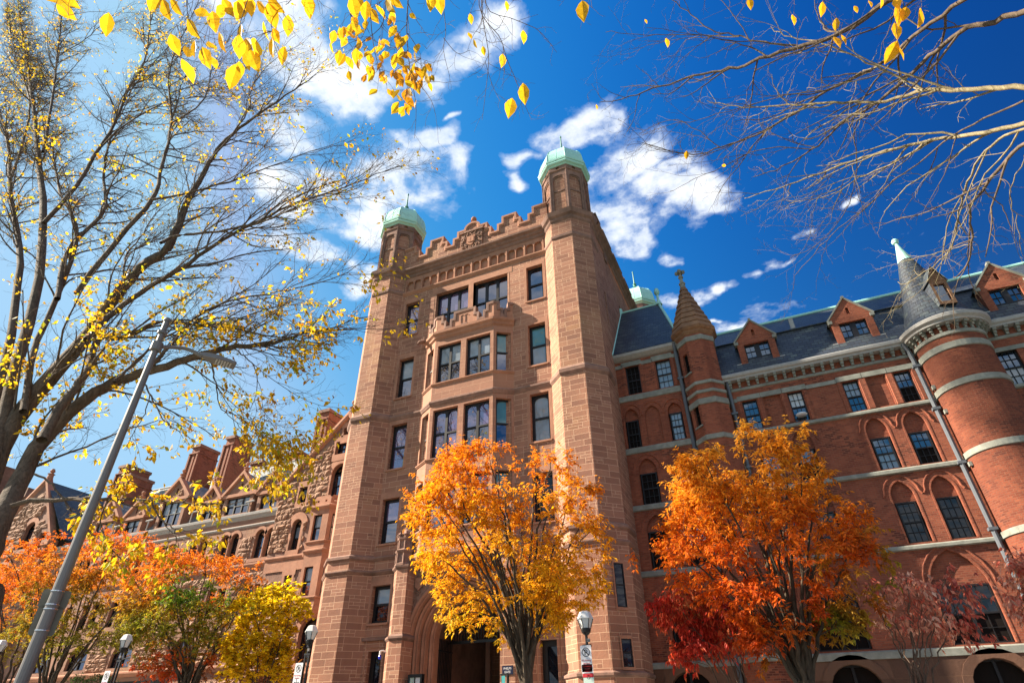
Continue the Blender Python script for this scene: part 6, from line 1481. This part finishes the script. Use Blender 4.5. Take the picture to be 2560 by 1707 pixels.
# ------------------------------------------------------------------ street furniture
def street_lamp(label, x, y, z, k_=.8):          # z = middle of the lantern
    L_ = lambda prof: [(r_*k_, h_*k_) for r_, h_ in prof]
    t = thing('street_lamp', label, 'street lamp', (x, y, .13), 'lantern street lamps along the pavement')
    mb = MB()
    for s_ in (-1, 1): mb.box(x+s_*.075-.022, x+s_*.075+.022, y-.03, y+.03, .3, z-.62)
    mb.box(x-.115, x+.115, y-.035, y+.035, z-.64, z-.58)
    mb.lathe((x, y, 0), [(.17, .13), (.17, .22), (.12, .3), (.1, .75), (.05, .8)], 8, sm=False)
    mb.obj('post', M['blackmetal'], t)
    mb = MB(); mb.lathe((x, y, z), L_([(.045, -.74), (.045, -.46), (.1, -.42), (.15, -.36), (.17, -.28), (.16, -.24), (.12, -.23)]), 8, sm=False, rot=PI/8)
    for k in range(6): a = PI/3*k+.3; mb.tube([(x+.165*k_*math.cos(a), y+.165*k_*math.sin(a), z-.26*k_), (x+.262*k_*math.cos(a), y+.262*k_*math.sin(a), z+.05*k_)], .011, 4)
    mb.obj('lantern_base', M['blackmetal'], t)
    mb = MB(); mb.lathe((x, y, z), L_([(.15, -.25), (.25, .04)]), 6, sm=False, rot=.3); mb.obj('lantern_glass', M['lampwhite'], t)
    mb = MB(); mb.lathe((x, y, z), L_([(.275, .035), (.28, .06), (.18, .26), (.1, .29), (.0, .3)]), 6, sm=False, rot=.3); mb.obj('lantern_top', M['lampwhite'], t)
    mb = MB(); mb.box(x+.03, x+.11, y-.09, y-.04, z-.53, z-.45); mb.obj('photocell', M['steel'], t)
    return t
def lampat(px, py, Y): p = at_y(px, py, Y); return p[0], p[1], p[2]
LA = [((1463, 1550), 16.5, 'black lantern lamp post carrying three parking signs, right of the gate'), ((778, 1582), 16.5, 'black lantern lamp post in front of the left stone turret'), ((315, 1603), 15.5, 'black lantern lamp post in front of the stone hall'), ((2, 1615), 15.5, 'lantern lamp post cut by the left edge of the frame')]
LPOS = []
for (px, py), Y, lb in LA: q = lampat(px, py, Y); LPOS.append(q); street_lamp(lb, *q)
def plate_round(mb, x, y, z, w, h, r=.03, m=0):
    pts = []
    for cx_, cz_, a0 in ((w/2-r, h/2-r, 0), (-w/2+r, h/2-r, PI/2), (-w/2+r, -h/2+r, PI), (w/2-r, -h/2+r, 1.5*PI)):
        pts += [(cx_+r*math.cos(a0+PI/2*k/4), cz_+r*math.sin(a0+PI/2*k/4)) for k in range(5)]
    mb.prism(frame(x, y), pts and [(a, z+b) for a, b in pts], 0, .006, m)
def ring(mb, fr, c, z, r, w, d, m=0, a0=0, a1=2*PI):
    n = 28; P = [(c+r*math.cos(a0+(a1-a0)*k/n), z+r*math.sin(a0+(a1-a0)*k/n)) for k in range(n+1)]
    Q = [(c+(r-w)*math.cos(a0+(a1-a0)*k/n), z+(r-w)*math.sin(a0+(a1-a0)*k/n)) for k in range(n+1)]
    for i in range(n): mb.face([fr(P[i][0], d, P[i][1]), fr(P[i+1][0], d, P[i+1][1]), fr(Q[i+1][0], d, Q[i+1][1]), fr(Q[i][0], d, Q[i][1])], m)
def no_parking(label, x, y, z, w=.3, arrow='left', legs=None):
    t = thing('parking_sign', label, 'sign', (x, y, z), 'white no parking signs')
    h = w*2.05; mb = MB(); plate_round(mb, x, y, z, w, h); mb.obj('plate', M['signwhite'], t)
    f = frame(x, y); mb = MB(); c = z+h*.24; ring(mb, f, 0, c, w*.36, w*.055, -.003)
    for k in range(1): mb.prism(f, [(-w*.25, c+w*.2), (-w*.2, c+w*.25), (w*.25, c-w*.2), (w*.2, c-w*.25)], -.005, -.002)
    zz2 = z-h*.37
    heads = {'left': (-1,), 'both': (-1, 1)}[arrow]
    mb.box(x-w*.3, x+w*.3, y-.004, y-.002, zz2-w*.018, zz2+w*.018)
    for s_ in heads: mb.prism(f, [(s_*w*.36, zz2), (s_*w*.24, zz2+w*.07), (s_*w*.24, zz2-w*.07)], -.004, -.002)
    mb.obj('symbol', M['signred' if arrow == 'x' else 'signblack'], t)
    text_mesh('P', w*.62, M['signblack'], f, 0, -.003, c-w*.22, t); text_mesh('No Parking', w*.185, M['signred'], f, 0, -.003, z-h*.1, t); text_mesh('Anytime', w*.185, M['signred'], f, 0, -.003, z-h*.21, t)
    return t
lx, ly, lz = LPOS[0]
def sign_z(py, Y, px): return at_y(px, py, Y)[2]
no_parking('white no parking sign with a left arrow, topmost on the right lamp post', lx-.03, ly-.05, sign_z(1645, 16.45, 1465), .3, 'left')
t = thing('permit_sign', 'white and red parking permit sign under the no parking sign', 'sign', (lx-.02, ly-.05, sign_z(1676, 16.45, 1466)))
zq = sign_z(1676, 16.45, 1466); f = frame(lx-.015, ly-.05)
mb = MB(); plate_round(mb, lx-.015, ly-.05, zq, .3, .3); mb.obj('plate', M['signwhite'], t)
mb = MB(); mb.box(lx-.16, lx+.13, ly-.053, ly-.051, zq-.145, zq-.06); mb.obj('red_band', M['signred'], t)
text_mesh('NO PARKING', .043, M['signred'], f, 0, -.004, zq+.085, t); text_mesh('Except', .045, M['signred'], f, 0, -.004, zq+.03, t); text_mesh('PERMIT', .045, M['signred'], f, 0, -.004, zq-.03, t)
t = thing('meter_sign', 'pale green parking information sign, lowest on the right lamp post', 'sign', (lx-.01, ly-.05, sign_z(1705, 16.45, 1468)))
zq = sign_z(1704, 16.45, 1468); f = frame(lx-.005, ly-.05); mb = MB(); plate_round(mb, lx-.005, ly-.05, zq, .28, .4); mb.obj('plate', M['signgreen'], t)
mb = MB(); ring(mb, f, 0, zq+.11, .045, .012, -.003); mb.prism(f, [(-.006, zq+.11), (-.006, zq+.145), (.006, zq+.145), (.006, zq+.11)], -.004, -.002); mb.obj('symbol', M['signblack'], t)
lx, ly, lz = LPOS[1]; no_parking('white no parking sign with a double arrow on the post by the left turret', lx-.2, ly-.08, sign_z(1683, 16.45, 757), .3, 'both')
mb = MB(); mb.tube([(lx-.2, ly-.06, .13), (lx-.2, ly-.06, sign_z(1695, 16.45, 757))], .025, 6); tpost = thing('sign_post', 'slim dark post under the no parking sign by the left turret', 'post', (lx-.2, ly-.06, .13)); mb.obj('post', M['blackmetal'], tpost)
lx, ly, lz = LPOS[2]; no_parking('white no parking sign low on the lamp post before the stone hall', lx-.33, ly-.08, sign_z(1700, 15.4, 278), .3, 'both')
mb = MB(); mb.tube([(lx-.33, ly-.06, .13), (lx-.33, ly-.06, sign_z(1712, 15.4, 278))], .025, 6); tpost = thing('sign_post', 'slim dark post under the no parking sign before the stone hall', 'post', (lx-.33, ly-.06, .13)); mb.obj('post', M['blackmetal'], tpost)
# tall street light by the elm
px_, py_ = -1.765*6.6, -24+6.6
sl = thing('street_light', 'tall tapering grey street light pole with an LED head on a curved arm', 'street light', (px_, py_, .13))
mb = MB(); mb.tube([(px_, py_, .1), (px_, py_, 3), (px_, py_, 6), (px_, py_, 9.55)], [.11, .098, .08, .06], 16); mb.lathe((px_, py_, 0), [(.22, .13), (.22, .3), (.17, .34)], 12); mb.obj('pole', M['steel'], sl)
mb = MB(); mb.lathe((px_, py_, 9.55), [(.078, -.03), (.082, 0), (.07, .05), (.03, .07)], 12); mb.obj('pole_cap', M['steel'], sl); mb = MB(); mb.lathe((px_, py_, 9.2), [(.1, -.03), (.1, .03)], 12); mb.cut(); mb.lathe((px_, py_, 8.82), [(.115, -.1), (.115, .1)], 12); mb.obj('collar', M['steel'], sl)
a0 = np.array([px_, py_, 8.82]); hd0 = at_y(505, 890, 7.45); hd1 = at_y(590, 916, 8.1)
mb = MB(); mb.tube(resample([a0, at_y(430, 868, 6.9), at_y(470, 873, 7.2), hd0], 14), [.045]*14, 8); mb.obj('arm', M['steel'], sl)
ax = unit(hd1-hd0); ax[2] *= .5; ax = unit(ax); sd = unit(np.cross(ax, np.array([0, 0, 1.0]))); upv = np.cross(sd, ax); Lh = .72
def hp_(u, v, w_): return tuple(hd0+ax*u+sd*v+upv*w_)
mb = MB(); st_ = [(-.06, .05, .0, .07), (.1, .1, -.03, .09), (.3, .16, -.035, .08), (Lh, .16, -.03, .04), (Lh+.03, .14, -.02, .02)]
rg = [[hp_(u, -w_, lo_), hp_(u, w_, lo_), hp_(u, w_*.9, hi_), hp_(u, -w_*.9, hi_)] for u, w_, lo_, hi_ in st_]
for a, b in zip(rg, rg[1:]):
    for k in range(4): mb.face([a[k], a[(k+1) % 4], b[(k+1) % 4], b[k]])
mb.face(rg[0]); mb.face(rg[-1]); hd_ = mb.obj('lamp_head', M['steel'], sl)
mb = MB()
for i in range(6):
    for j in range(4): mb.lathe(hp_(.32+.062*i, -.105+.07*j, -.037), [(.02, -.004), (.02, .0)], 8)
mb.obj('led_array', M['lampwhite'], hd_)
# sign backs strapped to the pole
pole_t = lambda z: -1.0
def strapped(label, zc, w, h, ang):
    t = thing('street_sign', label, 'sign', (px_, py_, zc)); f = frame(px_+.112*math.sin(ang), py_+.112*math.cos(ang), -ang)
    pts = []; r = .05
    for cx_, cz_, a0_ in ((w/2-r, h/2-r, 0), (-w/2+r, h/2-r, PI/2), (-w/2+r, -h/2+r, PI), (w/2-r, -h/2+r, 1.5*PI)): pts += [(cx_+r*math.cos(a0_+PI/2*k/4), zc+cz_+r*math.sin(a0_+PI/2*k/4)) for k in range(5)]
    mb = MB(); mb.prism(f, pts, 0, .008); mb.obj('plate', M['alu'], t)
    mb = MB()
    for dz in (-h*.36, h*.36): mb.lathe((px_, py_, zc+dz), [(.106, -.008), (.106, .008)], 16); mb.cut()
    mb.obj('strap', M['band'], t)
zA = at_y(127, 1500, 6.6)[2]; zB = at_y(112, 1548, 6.6)[2]
strapped('upper metal sign back strapped to the tall street light pole', at_y(140, 1494, 6.6)[2], .42, .3, -1.05); strapped('lower metal sign back strapped to the tall street light pole', at_y(122, 1548, 6.6)[2], .37, .46, -1.05)
# railing in front of the hall
x0, x1 = at_y(250, 1707, 22)[0], at_y(420, 1707, 22)[0]; zr = at_y(355, 1700, 22)[2]
rl = thing('iron_railing', 'black iron railing with close upright bars before the stone hall', 'railing', ((x0+x1)/2, -2, 0))
mb = MB()
for k in range(90):
    x = x0+(x1-x0)*k/89; mb.box(x-.012, x+.012, -2.012, -1.988, .1, zr)
mb.box(x0, x1, -2.02, -1.98, zr-.25, zr-.2); mb.box(x0, x1, -2.02, -1.98, .3, .35); mb.obj('bars', M['blackmetal'], rl)
# banner post by the gate
bx, by, bz = at_y(1262, 1684, 21.5)
bn = thing('banner_stand', 'dark post with a hanging teal banner just right of the gate opening', 'banner', (bx, by, .13))
mb = MB(); mb.tube([(bx+.12, by, .13), (bx+.12, by, bz)], .05, 8); mb.box(bx-.16, bx+.16, by-.04, by+.04, bz-.04, bz+.02); mb.obj('post', M['blackmetal'], bn)
mb = MB(); mb.face([(bx-.12, by-.03, bz-.05), (bx+.03, by-.05, bz-.05), (bx+.04, by-.02, bz-1.6), (bx-.1, by-.04, bz-1.6)]); mb.box(bx-.1, bx+.02, by-.03, by-.025, bz-1.5, bz-.06); mb.obj('banner', M['teal'], bn)
# ------------------------------------------------------------------ sun and sky
SUN_EL, SUN_A = R(34), R(75)        # azimuth counted from the facade's normal towards the left
sun_dir = np.array([-math.sin(SUN_A)*math.cos(SUN_EL), -math.cos(SUN_A)*math.cos(SUN_EL), math.sin(SUN_EL)])
ld = bpy.data.lights.new('sun', 'SUN'); lo = bpy.data.objects.new('sun', ld); col.objects.link(lo)
ld.energy = 5.0; ld.angle = R(.5); ld.color = (1, .88, .71)
lo.rotation_euler = Vector(sun_dir).to_track_quat('Z', 'Y').to_euler(); lo.location = (-40, -40, 60)
w = bpy.data.worlds.new('World'); sc.world = w; w.use_nodes = True; nt = w.node_tree
bg = nt.nodes['Background']
sky = N(nt, 'ShaderNodeTexSky', sky_type='NISHITA'); sky.sun_disc = False; sky.sun_elevation = SUN_EL
sky.sun_rotation = math.atan2(sun_dir[0], sun_dir[1]); sky.altitude = 0; sky.air_density = 1.0; sky.dust_density = 1.4; sky.ozone_density = 1.5
# a clear, polarised autumn sky: each channel of the physical sky steepened, and a deeper blue away from the sun
sr = N(nt, 'ShaderNodeSeparateColor'); nt.links.new(sky.outputs[0], sr.inputs[0]); tcw = N(nt, 'ShaderNodeTexCoord')
dv = N(nt, 'ShaderNodeVectorMath', operation='DOT_PRODUCT'); nt.links.new(tcw.outputs['Generated'], dv.inputs[0]); dv.inputs[1].default_value = (.95, .3, .1)
deep = N(nt, 'ShaderNodeMapRange', interpolation_type='SMOOTHSTEP'); nt.links.new(dv.outputs['Value'], deep.inputs['Value'])
for k_, v_ in (('From Min', -.1), ('From Max', .95), ('To Min', .95), ('To Max', .3)): deep.inputs[k_].default_value = v_
def chan(sock, ref, top, g_): return math_n(nt, 'MULTIPLY', math_n(nt, 'POWER', math_n(nt, 'DIVIDE', sock, ref), g_), top)
gB = chan(sr.outputs[2], 4.65, 4.32, .4); gB = math_n(nt, 'MINIMUM', gB, 4.6); gG = math_n(nt, 'MINIMUM', chan(sr.outputs[1], 3.0, 2.9, 1.2), 3.35); gR = math_n(nt, 'MINIMUM', chan(sr.outputs[0], 2.12, 1.55, 3.4), math_n(nt, 'ADD', 1.75, math_n(nt, 'MULTIPLY', chan(sr.outputs[0], 6.0, .5, 1.0), .5)))
cc_ = N(nt, 'ShaderNodeCombineColor'); 
gG = math_n(nt, 'MULTIPLY', gG, math_n(nt, 'ADD', math_n(nt, 'MULTIPLY', deep.outputs[0], .55), .45))
for k_, c_ in enumerate((gR, gG, gB)): nt.links.new(c_, cc_.inputs[k_])
dsc = N(nt, 'ShaderNodeVectorMath', operation='SCALE'); nt.links.new(cc_.outputs[0], dsc.inputs[0]); nt.links.new(deep.outputs[0], dsc.inputs['Scale'])
# a layer of broken cumulus, laid out on a plane overhead (direction / height)
tc = N(nt, 'ShaderNodeTexCoord'); sp = N(nt, 'ShaderNodeSeparateXYZ'); nt.links.new(tc.outputs['Generated'], sp.inputs[0])
zz = math_n(nt, 'MAXIMUM', sp.outputs[2], .02)
cb = N(nt, 'ShaderNodeCombineXYZ'); nt.links.new(math_n(nt, 'DIVIDE', sp.outputs[0], zz), cb.inputs[0]); nt.links.new(math_n(nt, 'DIVIDE', sp.outputs[1], zz), cb.inputs[1])
pl_ = cb.outputs[0]
wn = N(nt, 'ShaderNodeTexNoise'); wn.inputs['Scale'].default_value = 3.2; wn.inputs['Detail'].default_value = 3; wn.inputs['Roughness'].default_value = .6; nt.links.new(pl_, wn.inputs['Vector'])
wv = N(nt, 'ShaderNodeVectorMath', operation='MULTIPLY_ADD'); nt.links.new(wn.outputs['Color'], wv.inputs[0]); wv.inputs[1].default_value = (.26, .26, 0); 
wo = N(nt, 'ShaderNodeVectorMath', operation='SUBTRACT'); nt.links.new(pl_, wo.inputs[0]); wo.inputs[1].default_value = (.13, .13, 0); nt.links.new(wo.outputs[0], wv.inputs[2])
def cp(x, y): d = ray(x, y); return d[0]/d[2], d[1]/d[2]
CL = [((580, 40), (760, 60), 46), ((700, 20), (800, 40), 40), ((740, 150), (900, 215), 62), ((880, 210), (1010, 190), 50), ((1000, 190), (1130, 130), 52), ((1130, 140), (1220, 70), 46), ((690, 250), (760, 310), 44), ((640, 230), (700, 290), 34), ((930, 250), (940, 280), 22),
      ((1030, 360), (1130, 350), 26), ((1050, 430), (1150, 430), 36), ((900, 480), (1040, 450), 62), ((760, 500), (900, 560), 62), ((700, 450), (800, 500), 50), ((930, 560), (960, 610), 40), ((690, 600), (800, 640), 36), ((880, 710), (930, 705), 22), ((1110, 290), (1140, 292), 8),
      ((1370, 340), (1500, 270), 36), ((1330, 400), (1320, 410), 14), ((1320, 440), (1330, 470), 10), ((1500, 480), (1590, 380), 50), ((1560, 560), (1640, 500), 50), ((1640, 530), (1740, 490), 52), ((1560, 620), (1600, 600), 34), ((1480, 560), (1510, 470), 30), ((1660, 450), (1700, 430), 26),
      ((1680, 640), (1705, 638), 12), ((1920, 665), (1960, 660), 15), ((1855, 688), (1880, 684), 12), ((1680, 750), (1750, 735), 22), ((1780, 715), (1790, 715), 18), ((1820, 815), (1930, 795), 22), ((2100, 515), (2130, 512), 10), ((1960, 590), (2000, 570), 10), ((1790, 785), (1800, 785), 8)]
mask = None
for a, b, rad in CL:
    A, Bp = np.array(cp(*a)), np.array(cp(*b)); mid = ((a[0]+b[0])/2, (a[1]+b[1])/2)
    e1 = np.array(cp(mid[0]+rad, mid[1]))-np.array(cp(*mid)); e2 = np.array(cp(mid[0], mid[1]+rad))-np.array(cp(*mid))
    rr = math.sqrt(abs(e1[0]*e2[1]-e1[1]*e2[0]))
    AB = Bp-A; L2 = float(AB@AB) or 1e-9
    s1 = N(nt, 'ShaderNodeVectorMath', operation='SUBTRACT'); nt.links.new(wv.outputs[0], s1.inputs[0]); s1.inputs[1].default_value = (*A, 0)
    dt = N(nt, 'ShaderNodeVectorMath', operation='DOT_PRODUCT'); nt.links.new(s1.outputs[0], dt.inputs[0]); dt.inputs[1].default_value = (*(AB/L2), 0)
    tt = N(nt, 'ShaderNodeClamp'); nt.links.new(dt.outputs['Value'], tt.inputs[0])
    sc1 = N(nt, 'ShaderNodeVectorMath', operation='SCALE'); sc1.inputs[0].default_value = (*AB, 0); nt.links.new(tt.outputs[0], sc1.inputs['Scale'])
    di = N(nt, 'ShaderNodeVectorMath', operation='DISTANCE'); nt.links.new(s1.outputs[0], di.inputs[0]); nt.links.new(sc1.outputs[0], di.inputs[1])
    v = math_n(nt, 'SUBTRACT', 1.5 if rad > 25 else 1.0, math_n(nt, 'DIVIDE', di.outputs['Value'], rr*(1.2 if rad > 25 else 1.7)))
    mask = v if mask is None else math_n(nt, 'MAXIMUM', mask, v)
# unseen clouds added behind the camera: windows mirror them, extra cover gives white fill
bk = math_n(nt, 'MULTIPLY', math_n(nt, 'LESS_THAN', sp.outputs[1], -.08), math_n(nt, 'MULTIPLY', math_n(nt, 'SUBTRACT', noise(nt, pl_, 1.1, 2), .36), 9))
mask = math_n(nt, 'MAXIMUM', mask, math_n(nt, 'SUBTRACT', bk, .42))
cn_ = noise(nt, pl_, 8, 8, .62, .15); c2_ = noise(nt, pl_, 7, 4, .6)
dens = math_n(nt, 'ADD', math_n(nt, 'MINIMUM', mask, .8), math_n(nt, 'MULTIPLY', math_n(nt, 'SUBTRACT', cn_, .5), 3.8))
cov = ramp(nt, math_n(nt, 'MULTIPLY', dens, .5), [(.06, (0,0,0)), (.24, (.24,)*3), (.42, (.74,)*3), (.68, (1,1,1))])
ccol = ramp(nt, math_n(nt, 'ADD', math_n(nt, 'MULTIPLY', dens, .35), math_n(nt, 'MULTIPLY', math_n(nt, 'SUBTRACT', c2_, .5), .8)), [(.0, (3.6, 4.1, 4.9)), (.3, (4.5, 4.8, 5.2)), (.6, (6, 6, 6))])
CLOUD = 1.0
ccs = N(nt, 'ShaderNodeVectorMath', operation='SCALE'); nt.links.new(ccol.outputs[0], ccs.inputs[0]); ccs.inputs['Scale'].default_value = CLOUD
out = mix(nt, math_n(nt, 'MULTIPLY', cov.outputs[0], math_n(nt, 'GREATER_THAN', sp.outputs[2], .03)), dsc.outputs[0], ccs.outputs[0])
nt.links.new(out, bg.inputs[0]); bg.inputs[1].default_value = .062
sc.view_settings.view_transform = 'Standard'; sc.view_settings.look = 'None'; sc.view_settings.exposure = 1.85; sc.view_settings.gamma = 1
sc.cycles.max_bounces = 4; sc.cycles.diffuse_bounces = 2; sc.cycles.glossy_bounces = 2; sc.cycles.transmission_bounces = 2; sc.cycles.transparent_max_bounces = 8
w.cycles.sampling_method = 'MANUAL'; w.cycles.sample_map_resolution = 256
